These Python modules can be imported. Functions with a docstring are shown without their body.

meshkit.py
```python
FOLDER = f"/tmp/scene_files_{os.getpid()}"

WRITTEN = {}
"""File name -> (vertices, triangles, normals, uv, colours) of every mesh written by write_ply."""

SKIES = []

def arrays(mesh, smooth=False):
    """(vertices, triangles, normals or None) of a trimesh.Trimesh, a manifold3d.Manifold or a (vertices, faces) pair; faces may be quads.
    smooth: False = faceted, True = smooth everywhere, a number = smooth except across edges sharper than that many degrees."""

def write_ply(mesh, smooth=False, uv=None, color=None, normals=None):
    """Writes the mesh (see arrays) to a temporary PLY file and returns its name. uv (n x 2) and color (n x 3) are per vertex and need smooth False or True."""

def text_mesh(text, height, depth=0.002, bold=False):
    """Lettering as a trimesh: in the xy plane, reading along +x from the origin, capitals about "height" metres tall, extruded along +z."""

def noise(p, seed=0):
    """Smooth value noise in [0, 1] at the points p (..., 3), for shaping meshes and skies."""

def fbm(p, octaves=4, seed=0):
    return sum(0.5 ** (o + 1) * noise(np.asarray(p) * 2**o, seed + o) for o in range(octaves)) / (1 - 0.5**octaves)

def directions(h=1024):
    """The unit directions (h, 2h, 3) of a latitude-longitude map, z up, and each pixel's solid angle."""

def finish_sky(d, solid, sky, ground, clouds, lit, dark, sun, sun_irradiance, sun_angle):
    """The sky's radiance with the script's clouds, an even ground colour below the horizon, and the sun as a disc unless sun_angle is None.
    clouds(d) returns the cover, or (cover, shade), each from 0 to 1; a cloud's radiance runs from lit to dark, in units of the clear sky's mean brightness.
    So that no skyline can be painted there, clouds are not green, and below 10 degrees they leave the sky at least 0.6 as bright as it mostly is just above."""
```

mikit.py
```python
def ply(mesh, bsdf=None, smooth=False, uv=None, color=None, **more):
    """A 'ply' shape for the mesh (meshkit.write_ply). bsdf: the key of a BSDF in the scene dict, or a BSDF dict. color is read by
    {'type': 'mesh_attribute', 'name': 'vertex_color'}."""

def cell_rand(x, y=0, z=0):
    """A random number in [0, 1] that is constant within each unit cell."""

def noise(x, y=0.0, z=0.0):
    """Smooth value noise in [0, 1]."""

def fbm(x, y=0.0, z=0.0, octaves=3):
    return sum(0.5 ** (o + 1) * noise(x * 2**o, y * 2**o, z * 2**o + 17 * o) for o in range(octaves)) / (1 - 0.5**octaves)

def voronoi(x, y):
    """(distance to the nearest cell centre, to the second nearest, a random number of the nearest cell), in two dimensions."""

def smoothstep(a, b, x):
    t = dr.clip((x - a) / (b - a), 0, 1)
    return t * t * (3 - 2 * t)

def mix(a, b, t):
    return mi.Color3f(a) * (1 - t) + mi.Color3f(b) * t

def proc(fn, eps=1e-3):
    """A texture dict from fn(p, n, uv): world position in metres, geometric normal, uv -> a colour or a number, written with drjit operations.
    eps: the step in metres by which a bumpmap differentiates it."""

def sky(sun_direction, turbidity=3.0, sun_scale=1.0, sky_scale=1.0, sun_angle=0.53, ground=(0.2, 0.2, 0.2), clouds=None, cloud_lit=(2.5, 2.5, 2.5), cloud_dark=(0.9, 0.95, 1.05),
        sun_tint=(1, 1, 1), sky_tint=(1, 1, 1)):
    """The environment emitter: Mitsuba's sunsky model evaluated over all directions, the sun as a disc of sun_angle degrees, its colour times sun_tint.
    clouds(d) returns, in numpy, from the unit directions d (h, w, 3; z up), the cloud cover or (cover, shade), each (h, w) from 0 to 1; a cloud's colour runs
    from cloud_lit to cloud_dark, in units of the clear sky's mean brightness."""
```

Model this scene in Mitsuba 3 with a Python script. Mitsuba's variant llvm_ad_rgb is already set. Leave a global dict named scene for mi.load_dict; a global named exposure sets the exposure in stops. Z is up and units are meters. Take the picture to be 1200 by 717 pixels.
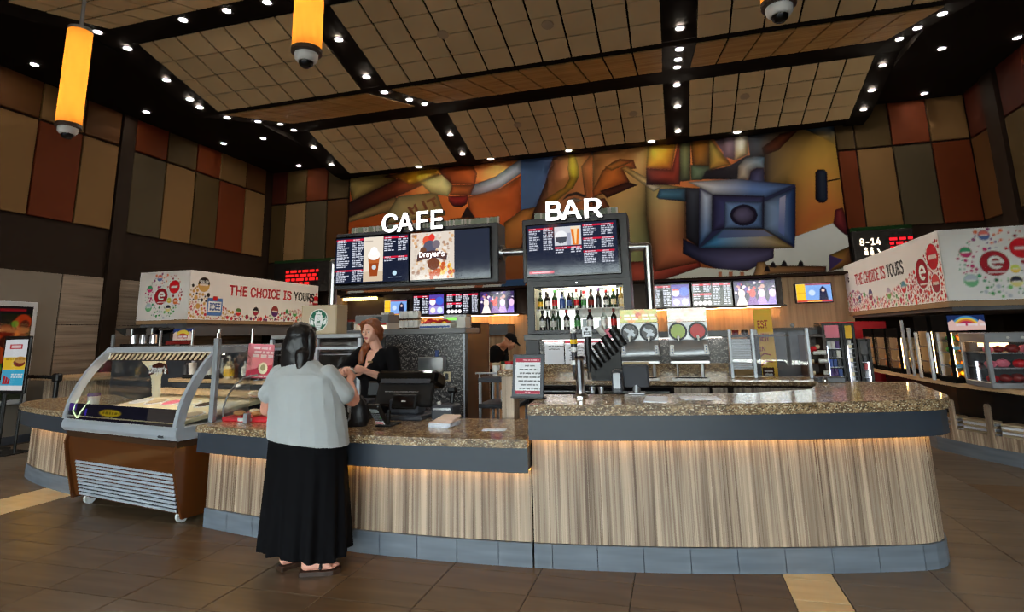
# Cinema lobby concession bar: cafe + bar island, menu boards, mural, faceted ceiling.  Metres, z up, camera at x=y=0.
import math, random
import numpy as np, trimesh, drjit as dr, mitsuba as mi, mikit, meshkit, manifold3d as m3
from shapely.geometry import Polygon, Point
from mikit import noise, fbm, voronoi, cell_rand, smoothstep, mix
T = mi.ScalarTransform4f
random.seed(4); RNG = np.random.default_rng(4)
scene = {'type': 'scene'}; labels = {}

# ------------------------------------------------------------------ camera, light, exposure
exposure = 0.75
SKY = 30.0          # daylight through the window wall behind the camera
LAMP = 105.0        # recessed downlights
WASH = 330.0        # mural wall washers
SCREEN = 0.75
scene['camera'] = {'type': 'perspective', 'fov': 84.91, 'fov_axis': 'x', 'near_clip': 0.05, 'far_clip': 200.0,
    'principal_point_offset_x': 0.0, 'principal_point_offset_y': 87.0 / 717,
    'to_world': T().look_at(origin=[0, 0, 1.55], target=[-0.26686, 0.94653, 1.55 + 0.18099], up=[0.069, -0.169, 0.983])}
scene['sky'] = mikit.sky((0.15, 0.75, 0.62), turbidity=4.0, sun_scale=0.0, sky_scale=SKY, ground=(0.12, 0.12, 0.12), sky_tint=(1.22, 1.0, .76))
scene['sky']['sampling_weight'] = 12.0

# ------------------------------------------------------------------ helpers
def C(r, g, b):
    return [float(((x / 255) / 12.92) if x / 255 <= 0.04045 else ((x / 255 + 0.055) / 1.055) ** 2.4) for x in (r, g, b)]
def rgb(c): return {'type': 'rgb', 'value': list(c)}
def mat(name, color, rough=0.5, metal=0.0, spec=0.5, bump=None, **kw):
    d = {'type': 'principled', 'base_color': color if isinstance(color, dict) else rgb(color), 'roughness': rough, 'metallic': metal, 'specular': spec, **kw}
    if bump: d = {'type': 'bumpmap', 'arbitrary': bump[0], 'scale': bump[1], 'bsdf': d}
    scene['mat_' + name] = {'type': 'twosided', 'bsdf': d}
    return 'mat_' + name
_n = {}
def uniq(k):
    i = _n.get(k, 0); _n[k] = i + 1
    return k if i == 0 else f'{k}_{i:03d}'
def thing(name, label, cat, group=None):
    k = uniq(name); labels[k] = {'label': label, 'category': cat}
    if group: labels[k]['group'] = group
    return k
def shape(mesh, m, smooth=30, **kw): return mikit.ply(mesh, m, smooth=smooth, **kw)
def part(parent, name, mesh, m=None, smooth=30, label=None, kind=None, **kw):
    k = uniq(parent + '__' + name)
    scene[k] = mesh if isinstance(mesh, dict) else shape(mesh, m, smooth, **kw)
    if label or kind: labels[k] = {a: b for a, b in (('label', label), ('kind', kind)) if b}
    return k
def solo(name, mesh, m, label, cat, group=None, smooth=30, **kw):
    k = thing(name, label, cat, group)
    scene[k] = mesh if isinstance(mesh, dict) else shape(mesh, m, smooth, **kw)
    return k
def struct(name, mesh, m, smooth=30, **kw):
    k = uniq(name); scene[k] = shape(mesh, m, smooth, **kw); labels[k] = {'kind': 'structure'}
    return k
def cat(*ms): return trimesh.util.concatenate([x for m in ms for x in (m if isinstance(m, (list, tuple)) else [m])])
def bx(x0, x1, y0, y1, z0, z1, b=0.0):
    if b <= 0:
        m = trimesh.creation.box((x1 - x0, y1 - y0, z1 - z0)); m.apply_translation(((x0 + x1) / 2, (y0 + y1) / 2, (z0 + z1) / 2)); return m
    pts = []
    for sx in (0, 1):
        for sy in (0, 1):
            for sz in (0, 1):
                p = np.array([(x0, x1)[sx], (y0, y1)[sy], (z0, z1)[sz]]); d = np.array([1 - 2 * sx, 1 - 2 * sy, 1 - 2 * sz]) * b
                for k in range(3):
                    q = p + d; q[k] = p[k]; pts.append(q)
    return trimesh.convex.convex_hull(np.array(pts))
def cyl(p0, p1, r, n=16, r1=None):
    p0, p1 = np.array(p0, float), np.array(p1, float); d = p1 - p0; L = np.linalg.norm(d); d /= L
    a = np.cross(d, [0, 0, 1] if abs(d[2]) < .9 else [1, 0, 0]); a /= np.linalg.norm(a); b = np.cross(d, a)
    t = np.arange(n) * 2 * np.pi / n; ring = np.cos(t)[:, None] * a + np.sin(t)[:, None] * b; r1 = r if r1 is None else r1
    v = np.vstack([p0 + ring * r, p1 + ring * r1, [p0], [p1]]); i = np.arange(n); j = (i + 1) % n
    f = np.vstack([np.stack([i, j, j + n], 1), np.stack([i, j + n, i + n], 1), np.stack([j, i, i * 0 + 2 * n], 1), np.stack([i + n, j + n, i * 0 + 2 * n + 1], 1)])
    m = trimesh.Trimesh(v, f, process=False); return m
def tube(pts, r, n=10):
    return cat([cyl(a, b, r, n) for a, b in zip(pts[:-1], pts[1:])] + [ball(p, r, 1) for p in pts[1:-1]])
def ball(c, r, sub=2, s=(1, 1, 1)):
    m = trimesh.creation.icosphere(subdivisions=sub, radius=r); m.apply_scale(s); m.apply_translation(c); return m
def lathe(prof, c=(0, 0, 0), n=16):
    m = trimesh.creation.revolve(np.array(prof, float), sections=n); m.apply_translation(c); return m
def prism(poly, h, engine='earcut'):
    p = Polygon(poly) if not isinstance(poly, Polygon) else poly
    return trimesh.creation.extrude_polygon(p, h, engine='earcut')
def xf(m, loc=(0, 0, 0), rz=0, rx=0, ry=0, s=None):
    m = m.copy()
    if s is not None: m.apply_scale(s)
    R = trimesh.transformations
    for a, ax in ((rx, (1, 0, 0)), (ry, (0, 1, 0)), (rz, (0, 0, 1))):
        if a: m.apply_transform(R.rotation_matrix(math.radians(a), ax))
    m.apply_translation(loc); return m
def frame(m, O, ex, ey):
    """local (s, t, z) -> world: O + s*ex + t*ey + z"""
    A = np.eye(4); A[:2, 0] = ex; A[:2, 1] = ey; A[:2, 3] = O[:2]; A[2, 3] = O[2] if len(O) > 2 else 0
    m = m.copy(); m.apply_transform(A); return m
def yz(poly, x0, x1):
    """extrude a (y, z) outline along x from x0 to x1"""
    m = prism(poly, x1 - x0); A = np.array([[0, 0, 1, x0], [1, 0, 0, 0], [0, 1, 0, 0], [0, 0, 0, 1.0]]); m.apply_transform(A); return m
def xz(poly, y0, y1):
    """extrude an (x, z) outline along y from y0 to y1"""
    m = prism(poly, y1 - y0); A = np.array([[1, 0, 0, 0], [0, 0, -1, y1], [0, 1, 0, 0], [0, 0, 0, 1.0]]); m.apply_transform(A); return m
def xy(poly, z0, z1):
    m = prism(poly, z1 - z0); m.apply_translation((0, 0, z0)); return m
def rrect(x0, x1, y0, y1, r, n=5):
    return Polygon([(x0 + r, y0 + r), (x1 - r, y0 + r), (x1 - r, y1 - r), (x0 + r, y1 - r)]).buffer(r, n)
def text(s, h, loc, face='-y', depth=.01, bold=True, width=None, rz=None):
    m = meshkit.text_mesh(s, h, depth, bold)
    if width: m.apply_scale((width / (m.bounds[1][0] - m.bounds[0][0]), 1, 1))
    m.apply_transform(trimesh.transformations.rotation_matrix(math.pi / 2, (1, 0, 0)))
    if rz: m.apply_transform(trimesh.transformations.rotation_matrix(math.radians(rz), (0, 0, 1)))
    m.apply_translation(loc); return m

class Canvas:
    """flat print / screen content: a colour grid w x h metres, painted with rectangles, discs, polygons and gradients"""
    def __init__(s, w, h, n, base=(20, 26, 44)):
        s.w, s.h, s.nx = w, h, n; s.ny = max(2, round(n * h / w))
        s.U, s.V = np.meshgrid(np.linspace(0, w, s.nx + 1), np.linspace(0, h, s.ny + 1))
        s.c = np.zeros(s.U.shape + (3,)) + C(*base); s.px = w / s.nx
    def put(s, m, c, a=1.0):
        m = np.clip(m, 0, 1)[..., None] * a; s.c = s.c * (1 - m) + np.asarray(c) * m
    def _in(s, d): return np.clip(.5 - d / s.px, 0, 1)
    def rect(s, u0, u1, v0, v1, c, a=1.0):
        d = np.maximum(np.maximum(u0 - s.U, s.U - u1), np.maximum(v0 - s.V, s.V - v1)); s.put(s._in(d), C(*c), a)
    def disc(s, u, v, r, c, ry=None, a=1.0):
        ry = ry or r; d = (np.hypot((s.U - u) / r, (s.V - v) / ry) - 1) * min(r, ry); s.put(s._in(d), C(*c), a)
    def ring(s, u, v, r0, r1, c):
        d = np.abs(np.hypot(s.U - u, s.V - v) - (r0 + r1) / 2) - (r1 - r0) / 2; s.put(s._in(d), C(*c))
    def sdf(s, pts):
        p = np.array(pts, float); q = np.roll(p, -1, 0); d = np.full(s.U.shape, 1e9); sg = np.ones(s.U.shape)
        for a, b in zip(p, q):
            ex, ey = b - a; wx, wy = s.U - a[0], s.V - a[1]; t = np.clip((wx * ex + wy * ey) / max(ex * ex + ey * ey, 1e-12), 0, 1)
            d = np.minimum(d, np.hypot(wx - ex * t, wy - ey * t))
            c1, c2, c3 = s.V >= a[1], s.V < b[1], ex * wy > ey * wx
            sg = np.where((c1 & c2 & c3) | (~c1 & ~c2 & ~c3), -sg, sg)
        return d * sg
    def poly(s, pts, c, c2=None, ax=None, edge=None, ew=.03, a=1.0, soft=0.0):
        """polygon filled with c, or with a gradient c -> c2 along ax=(u0,v0,u1,v1); edge: dark inner rim of width ew"""
        d = s.sdf(pts); col = np.array(C(*c))
        if c2 is not None:
            u0, v0, u1, v1 = ax; t = np.clip(((s.U - u0) * (u1 - u0) + (s.V - v0) * (v1 - v0)) / ((u1 - u0) ** 2 + (v1 - v0) ** 2), 0, 1)[..., None]
            col = col * (1 - t) + np.array(C(*c2)) * t
        if edge is not None:
            k = np.exp(-np.maximum(-d, 0) / ew)[..., None] * .94; col = col * (1 - k) + np.array(C(*edge)) * k
        m = s._in(d) if soft <= 0 else np.clip(.5 - d / soft, 0, 1)
        s.put(m, col, a)
    def dashes(s, u0, u1, v, h, c=(225, 230, 245), seed=0, fill=.9):
        r = random.Random(seed); u = u0; end = u0 + (u1 - u0) * r.uniform(.55, 1) * fill
        while u < end:
            L = h * r.uniform(1.2, 4.0); s.rect(u, min(u + L, end), v, v + h, c, .85); u += L + h * .7
    def menu(s, u0, u1, v0, v1, rows, heads=(0,), seed=0, cols=2, red=(205, 30, 60)):
        dv = (v1 - v0) / rows; w = u1 - u0
        for i in range(rows):
            v = v1 - (i + 1) * dv
            if i in heads: s.rect(u0, u1, v, v + dv * .95, red); s.dashes(u0 + w * .05, u0 + w * .5, v + dv * .3, dv * .4, seed=seed + i); s.dashes(u0 + w * .62, u1, v + dv * .3, dv * .4, seed=seed + i + 50)
            else:
                s.dashes(u0 + w * .02, u0 + w * .55, v + dv * .25, dv * .5, seed=seed + i)
                for k in range(cols): s.dashes(u0 + w * (.6 + .2 * k), u0 + w * (.78 + .2 * k), v + dv * .25, dv * .5, seed=seed + i + 90 * k, fill=1.2)
    def build(s, O, eu, ev, k=1.0):
        """(mesh, colours): origin O is the corner u=v=0"""
        O, eu, ev = (np.asarray(x, float) for x in (O, eu, ev))
        P = O + s.U[..., None] * eu + s.V[..., None] * ev; n1 = s.nx + 1
        i, j = np.meshgrid(np.arange(s.nx), np.arange(s.ny)); q = (j * n1 + i).ravel()
        return (P.reshape(-1, 3), np.stack([q, q + 1, q + 1 + n1, q + n1], 1)), s.c.reshape(-1, 3) * k
VC = {'type': 'mesh_attribute', 'name': 'vertex_color'}
def printed(parent, name, cv, O, eu, ev, rough=.5, **kw):
    m, c = cv.build(O, eu, ev)
    return part(parent, name, m, 'mat_print_matte' if rough > .8 else 'mat_print' if rough > .3 else 'mat_print_gloss', smooth=False, color=c, **kw)
def lit(parent, name, cv, O, eu, ev, k=1.0, **kw):
    m, c = cv.build(O, eu, ev, k * SCREEN)
    return part(parent, name, m, 'mat_screen', smooth=False, color=c, emitter={'type': 'area', 'radiance': VC, 'sampling_weight': 0.0}, **kw)
def glow(c, k, w=1.0): return {'type': 'area', 'radiance': rgb([x * k for x in c]), 'sampling_weight': w}
ORD = 'first second third fourth fifth sixth seventh eighth ninth tenth eleventh twelfth thirteenth fourteenth fifteenth sixteenth'.split()

# ------------------------------------------------------------------ materials
mat('print', VC, .45, spec=.4); mat('print_matte', VC, .9, spec=.05); mat('print_gloss', VC, .12); mat('screen', C(6, 6, 8), .08)
mat('black', C(14, 13, 13), .45); mat('black_matte', C(12, 11, 11), .9, spec=.05); mat('black_gloss', C(10, 10, 11), .12); mat('ceil_black', C(16, 11, 8), .8, spec=.1); mat('rubber', C(22, 22, 23), .7)
mat('charcoal', C(62, 64, 70), .42); mat('fascia', C(52, 58, 67), .36, spec=.6); mat('gray', C(120, 122, 125), .45); mat('housing', C(66, 69, 76), .4)
mat('white', C(235, 235, 232), .4); mat('paper', C(228, 230, 236), .7); mat('cream', C(236, 222, 186), .4); mat('offwhite', C(205, 203, 198), .5)
mat('steel', C(190, 192, 196), .28, 1.0); mat('chrome', C(215, 217, 220), .1, 1.0); mat('alu', C(186, 192, 200), .42, .35); mat('satin', C(150, 152, 156), .45, .9)
mat('red', C(190, 24, 34), .4); mat('red_dark', C(120, 22, 18), .5); mat('yellow', C(238, 190, 30), .45); mat('letter_red', C(178, 24, 40), .5); mat('letter_black', C(38, 34, 36), .5)
mat('brown_gloss', C(84, 44, 16), .12, clearcoat=.8, clearcoat_gloss=.9); mat('brown_dark', C(58, 38, 26), .4)
mat('green', C(60, 140, 70), .4); mat('blue', C(50, 80, 150), .4); mat('purple', C(70, 40, 110), .4); mat('orange', C(225, 120, 30), .4); mat('pink', C(225, 120, 140), .4)
mat('amber', C(120, 60, 20), .15); mat('bottle_green', C(24, 52, 28), .1); mat('bottle_dark', C(18, 14, 16), .1); mat('bottle_blue', C(40, 70, 130), .1); mat('bottle_clear', C(190, 205, 200), .1); mat('bottle_gold', C(180, 150, 80), .12)
mat('tan', C(178, 158, 128), .6); mat('leather', C(22, 20, 22), .35)
scene['mat_glass'] = {'type': 'thindielectric', 'int_ior': 1.5}
scene['mat_glass_tint'] = {'type': 'thindielectric', 'int_ior': 1.5, 'specular_transmittance': rgb([.86, .9, .9])}
A2 = -0.188 / (2 * .051)
def curve(x): return .051 * x * x + .188 * x + 4.153          # front line of the island counter
def lam(p, n, uv):     # striped laminate, the grain runs upright
    s = p.x + p.y * 1.3
    a = fbm(s * 42, p.z * .6, 3.0, 3); b = noise(s * 135, p.z * 1.1, 9.0); c = noise(s * 11, p.z * .2, 4.0)
    k = dr.clip(.5 + (a - .5) * 1.5 + (b - .5) * .5 + (c - .5) * .35, 0, 1)
    return mix(C(112, 90, 72), C(198, 174, 148), k)
mat('laminate', mikit.proc(lam), .45)
def granite(p, n, uv):
    a = fbm(p.x * 40, p.y * 40, p.z * 40, 3); b = noise(p.x * 190, p.y * 190, p.z * 190); c = noise(p.x * 120 + 7, p.y * 120, p.z * 120)
    k = mix(C(108, 82, 56), C(166, 136, 98), smoothstep(.35, .65, a))
    k = mix(k, C(52, 40, 32), smoothstep(.6, .74, b)); return mix(k, C(216, 200, 172), smoothstep(.62, .78, c))
mat('granite', mikit.proc(granite), .12, spec=.6)
def speck(p, n, uv):
    a = cell_rand(p.x * 95, p.y * 95, p.z * 95); b = cell_rand(p.x * 40, p.y * 40, p.z * 40)
    return mix(mix(C(38, 37, 40), C(92, 90, 92), b), C(205, 202, 198), smoothstep(.78, .95, a))
mat('speckle', mikit.proc(speck), .3)
def oak(p, n, uv):
    s = p.x + p.y; k = fbm(s * 22, p.z * .8, 2.0, 3); pl = cell_rand(dr.floor(s / .42), 3, 1)
    return mix(C(150, 116, 84), C(206, 172, 132), dr.clip(k * .9 + pl * .25, 0, 1))
mat('oak', mikit.proc(oak), .5)
def plankwall(p, n, uv):
    k = fbm(p.y * 1.4, p.z * 28, 1.0, 3); return mix(C(92, 80, 70), C(148, 132, 116), k)
mat('plank', mikit.proc(plankwall), .6)
def shelfwood(p, n, uv):
    k = fbm(p.x * 30, p.y * 2.2, p.z * 30, 3); return mix(C(168, 132, 94), C(212, 180, 140), k)
mat('shelfwood', mikit.proc(shelfwood), .45)
def tilegrain(lo, hi):
    def f(p, n, uv):
        i = cell_rand(dr.floor((p.x - .255) / .61), dr.floor((p.y - 3.9) / .305), 5); k = fbm(p.x * 2.4 + i * 9, p.y * 18, i, 3)
        return mix(lo, hi, dr.clip(k * .75 + i * .3, 0, 1))
    return mikit.proc(f)
mat('floor_brown', tilegrain(C(88, 68, 48), C(116, 92, 66)), .38, spec=.5)
mat('floor_gray', tilegrain(C(92, 80, 66), C(118, 104, 88)), .38, spec=.5)
mat('floor_light', tilegrain(C(218, 186, 130), C(240, 212, 160)), .34, spec=.5)
mat('grout', C(62, 52, 44), .8)
def basetile(p, n, uv):
    k = fbm(p.x * 3, p.y * 3, p.z * 26, 3); return mix(C(92, 99, 107), C(118, 125, 133), k)
mat('base_tile', mikit.proc(basetile), .4)
def cloudtile(p, n, uv):
    i = noise(p.x * 1.1, p.y * 1.1, 3.0); return mix(C(202, 180, 136), C(218, 196, 152), i)
mat('ceil_tile', mikit.proc(cloudtile), .8, spec=.1)
def ceilwood(p, n, uv):
    k = fbm(p.x * 1.2, p.y * 16, 2.0, 3); return mix(C(150, 114, 62), C(188, 152, 96), k)
mat('ceil_wood', mikit.proc(ceilwood), .6, spec=.2)
for nm, c in dict(tan=(108, 82, 50), rust=(86, 36, 13), olive=(64, 50, 27), slate=(66, 58, 42), maroon=(60, 23, 13), brown=(72, 44, 20), sand=(126, 100, 66)).items():
    mat('panel_' + nm, C(*c), .75, spec=.15)
mat('wall_dark', C(34, 24, 17), .7, spec=.15); mat('wall_plain', C(112, 104, 94), .8); mat('soffit_gray', C(84, 86, 92), .6); mat('soffit_wood', C(150, 122, 92), .6)
mat('skin', C(226, 172, 148), .5); mat('skin_arm', C(222, 156, 132), .5); mat('skin_tan', C(176, 116, 84), .5); mat('hair_black', C(20, 16, 16), .38); mat('hair_red', C(128, 70, 40), .42)
mat('shirt_gray', C(178, 180, 179), .85, spec=.1, sheen=.4); mat('cloth_black', C(15, 14, 16), .85, spec=.1); mat('lips', C(190, 96, 92), .45); mat('eye_white', C(205, 200, 195), .3); mat('iris', C(60, 70, 70), .2)

# ================================================================== STRUCTURE
# floor: grout bed, then tiles 0.61 x 0.305 laid in a grid; far strip keeps the material only
struct('floor', bx(-10.4, 6.0, -5.2, 12.7, -.06, -.004), 'mat_grout')
TILE = shape(bx(-.3025, .3025, -.150, .150, -.02, 0, .003), 'mat_floor_brown', False)
HALF = shape(bx(-.150, .150, -.150, .150, -.02, 0, .003), 'mat_floor_light', False)
def floor_tile(x, y, m, d=TILE):
    k = uniq('floor__tile'); scene[k] = {**d, 'bsdf': {'type': 'ref', 'id': m}, 'to_world': T().translate([x, y, 0])}
def zone(x, y):
    if y < 2.83: return 'mat_floor_gray'
    if .86 < x < 2.69: return 'mat_floor_gray'
    if x > 2.69: return 'mat_floor_brown' if y < 7.1 else 'mat_floor_gray'
    return 'mat_floor_gray' if x < -6.9 else 'mat_floor_brown'
def seen(x, y):   # the stretch of floor in front of and beside the counter
    if y > 9.2 or y < 2.4: return False
    if -5.9 < x < 1.7 and y > curve(x) + .25: return False
    if -10 < x < -5.9 and y > 7.5: return False
    return y > 2.45 + (x + 4.2) * .21 and -(x + .25) * .62 - .2 < y - .1 + .45 and (x < 1.7 or (y > 2.0 * x + .3 and y < 2.1 * x + 3.4))
built = []
for i in range(-17, 6):
    for j in range(-6, 18):
        x = .255 + .61 * i + .305; y = 3.9 + .305 * j + .1525
        if not seen(x, y): continue
        if i == 0:      # the column that the pale 0.3 m strip runs through
            floor_tile(.405, y, 'mat_floor_brown', HALF); floor_tile(.71, y, 'mat_floor_light', HALF)
        elif i == -12:
            floor_tile(x - .1525, y, 'mat_floor_gray', HALF); floor_tile(x + .1525, y, 'mat_floor_light', HALF)
        elif i == -11:
            floor_tile(x - .1525, y, 'mat_floor_light', HALF); floor_tile(x + .1525, y, 'mat_floor_brown', HALF)
        else: floor_tile(x, y, zone(x, y))
        built.append((i, j))
# the rest of the floor: one sheet of tile material with shallow grout rows
rest = []
for i in range(-18, 10):
    for j in range(-30, 29):
        if (i, j) in built: continue
        x = .255 + .61 * i + .305; y = 3.9 + .305 * j + .1525
        if -10.3 < x < 5.7 and -5 < y < 12.4: rest.append((x, y))
far = {}
for x, y in rest:
    if -5.6 < x < 1.5 and curve(x) + .6 < y < 6.2: continue
    i = round((x - .56) / .61)
    for sx, m_ in ((-.1525, zone(x, y) if i != -11 else 'mat_floor_light'), (.1525, zone(x, y) if i not in (0, -12) else 'mat_floor_light')):
        far.setdefault(m_, []).append(bx(x + sx - .150, x + sx + .150, y - .15, y + .15, -.02, 0))
for m_, mm in far.items(): part('floor', 'outlying_tiling', cat(mm), m_, False, kind='stuff')

# walls
struct('wall_back', bx(-10.4, 6.0, 12.5, 12.7, 0, 6.3), 'mat_wall_dark')
struct('wall_left', bx(-10.5, -10.3, -5.2, 12.7, 0, 6.3), 'mat_wall_dark')
struct('wall_right', bx(5.82, 6.0, -5.2, 12.7, 0, 6.3), 'mat_wall_dark')
struct('wall_front', cat(bx(-10.4, 6.0, -5.2, -5.0, 3.9, 6.3), bx(-10.4, -9.6, -5.2, -5.0, 0, 3.9), bx(5.2, 6.0, -5.2, -5.0, 0, 3.9)), 'mat_wall_plain')
for k in range(1, 8): struct('trim_%d' % k, bx(-9.6 + 14.8 * k / 8 - .05, -9.6 + 14.8 * k / 8 + .05, -5.18, -5.02, 0, 3.9), 'mat_charcoal')
# left wall: wood planks below, dark band, coloured fabric panels above
def lpanel(y0, y1, z0, z1, m, d=.05, nm='panel'): part('wall_left', nm, bx(-10.3, -10.3 + d, y0 + .015, y1 - .015, z0, z1, .008), 'mat_' + m, False)
for y0, y1, m, t in ((5.0, 5.82, 'tan', 'olive'), (5.82, 6.56, 'tan', 'brown'), (6.56, 7.32, 'rust', 'tan'), (7.32, 8.03, 'tan', 'brown'), (8.34, 9.11, 'slate', 'rust'), (9.11, 9.89, 'tan', 'olive'),
                     (9.89, 10.6, 'olive', 'rust'), (10.6, 11.46, 'rust', 'tan'), (11.46, 12.18, 'tan', 'brown')):
    lpanel(y0, y1, 3.69, 5.34, 'panel_' + m); lpanel(y0, y1, 5.385, 6.28, 'panel_' + t)
part('wall_left', 'pilaster', bx(-10.3, -10.22, 8.04, 8.32, 0, 6.28), 'mat_wall_dark', False)
for k, (y0, y1) in enumerate(((7.28, 8.03), (8.33, 9.6), (9.6, 11.0), (11.0, 12.4))):
    for r in range(3): part('wall_left', 'wood_panel', bx(-10.3, -10.27, y0 + .008, y1 - .008, .12 + r * .883, .12 + (r + 1) * .883 - .008, .004), 'mat_plank', False)
part('wall_left', 'plain_panel', bx(-10.3, -10.28, 3.0, 7.27, .1, 2.76), 'mat_wall_plain', False)
for k in range(1): struct('baseboard_left', bx(-10.3, -10.26, -5, 12.5, 0, .12), 'mat_charcoal')
# back wall wings
def bpanel(x0, x1, z0, z1, m): part('wall_back', 'panel', bx(x0 + .015, x1 - .015, 12.45, 12.5, z0, z1, .008), 'mat_panel_' + m, False)
for x0, x1, m, t in ((-10.28, -9.82, 'olive', 'maroon'), (-9.82, -9.19, 'sand', 'olive'), (-9.19, -8.54, 'slate', 'rust'), (-8.54, -7.9, 'brown', 'olive'),
                     (3.47, 3.82, 'rust', 'olive'), (3.82, 4.47, 'tan', 'olive'), (4.47, 5.14, 'slate', 'rust'), (5.14, 5.8, 'rust', 'tan')):
    bpanel(x0, x1, 3.5 if x0 > 0 else 3.56, 5.11, m); bpanel(x0, x1, 5.15, 6.28, t)
def rpanel(y0, y1, z0, z1, m): part('wall_right', 'panel', bx(5.77, 5.82, y0 + .015, y1 - .015, z0, z1, .008), 'mat_panel_' + m, False)
for y0, y1, m, t in ((11.72, 12.4, 'brown', 'maroon'), (10.5, 11.25, 'olive', 'maroon'), (9.7, 10.5, 'tan', 'rust'), (8.9, 9.7, 'rust', 'olive')):
    rpanel(y0, y1, 3.5, 5.08, m); rpanel(y0, y1, 5.12, 6.28, t)
part('wall_right', 'pilaster', bx(5.72, 5.82, 11.28, 11.7, 2.6, 6.28), 'mat_wall_dark', False)
# back of house wall under the mural
part('wall_back', 'oak_panelling', cat(bx(-6.9, 3.4, 12.46, 12.5, .1, 2.0), bx(2.15, 3.4, 12.45, 12.5, 2.0, 2.6)), 'mat_oak', False)
part('wall_back', 'soffit_board', bx(-7.9, 2.15, 12.40, 12.5, 2.0, 2.6), 'mat_brown_dark', False)
part('wall_back', 'soffit_shelf', bx(-7.9, 3.45, 12.0, 12.4, 2.58, 2.62), 'mat_wall_dark', False)
part('wall_back', 'red_recess', bx(-7.8, -6.9, 12.42, 12.5, 0, 2.45), 'mat_red_dark', False)
part('wall_back', 'kitchen_side_wall', bx(-7.98, -7.8, 12.2, 12.5, 0, 2.6), 'mat_soffit_wood', False)
for x0, x1 in ((-5.95, -3.35), (-1.9, 2.05)):
    k = solo('cove_light', bx(x0, x1, 12.24, 12.27, 1.985, 2.0), 'mat_white', 'thin warm light strip under the screens on the back wall, ' + ('cafe side' if x0 < -3 else 'bar side'), 'light', emitter=glow(C(255, 184, 110), 26, .6))
part('wall_back', 'light_ledge', cat(bx(-6.9, -3.3, 12.1, 12.4, 2.0, 2.03), bx(-2.0, 2.15, 12.1, 12.4, 2.0, 2.03)), 'mat_brown_dark', False)
k = thing('tube_light', 'yellow light tube over the dark red recess behind the cafe', 'light')
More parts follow.
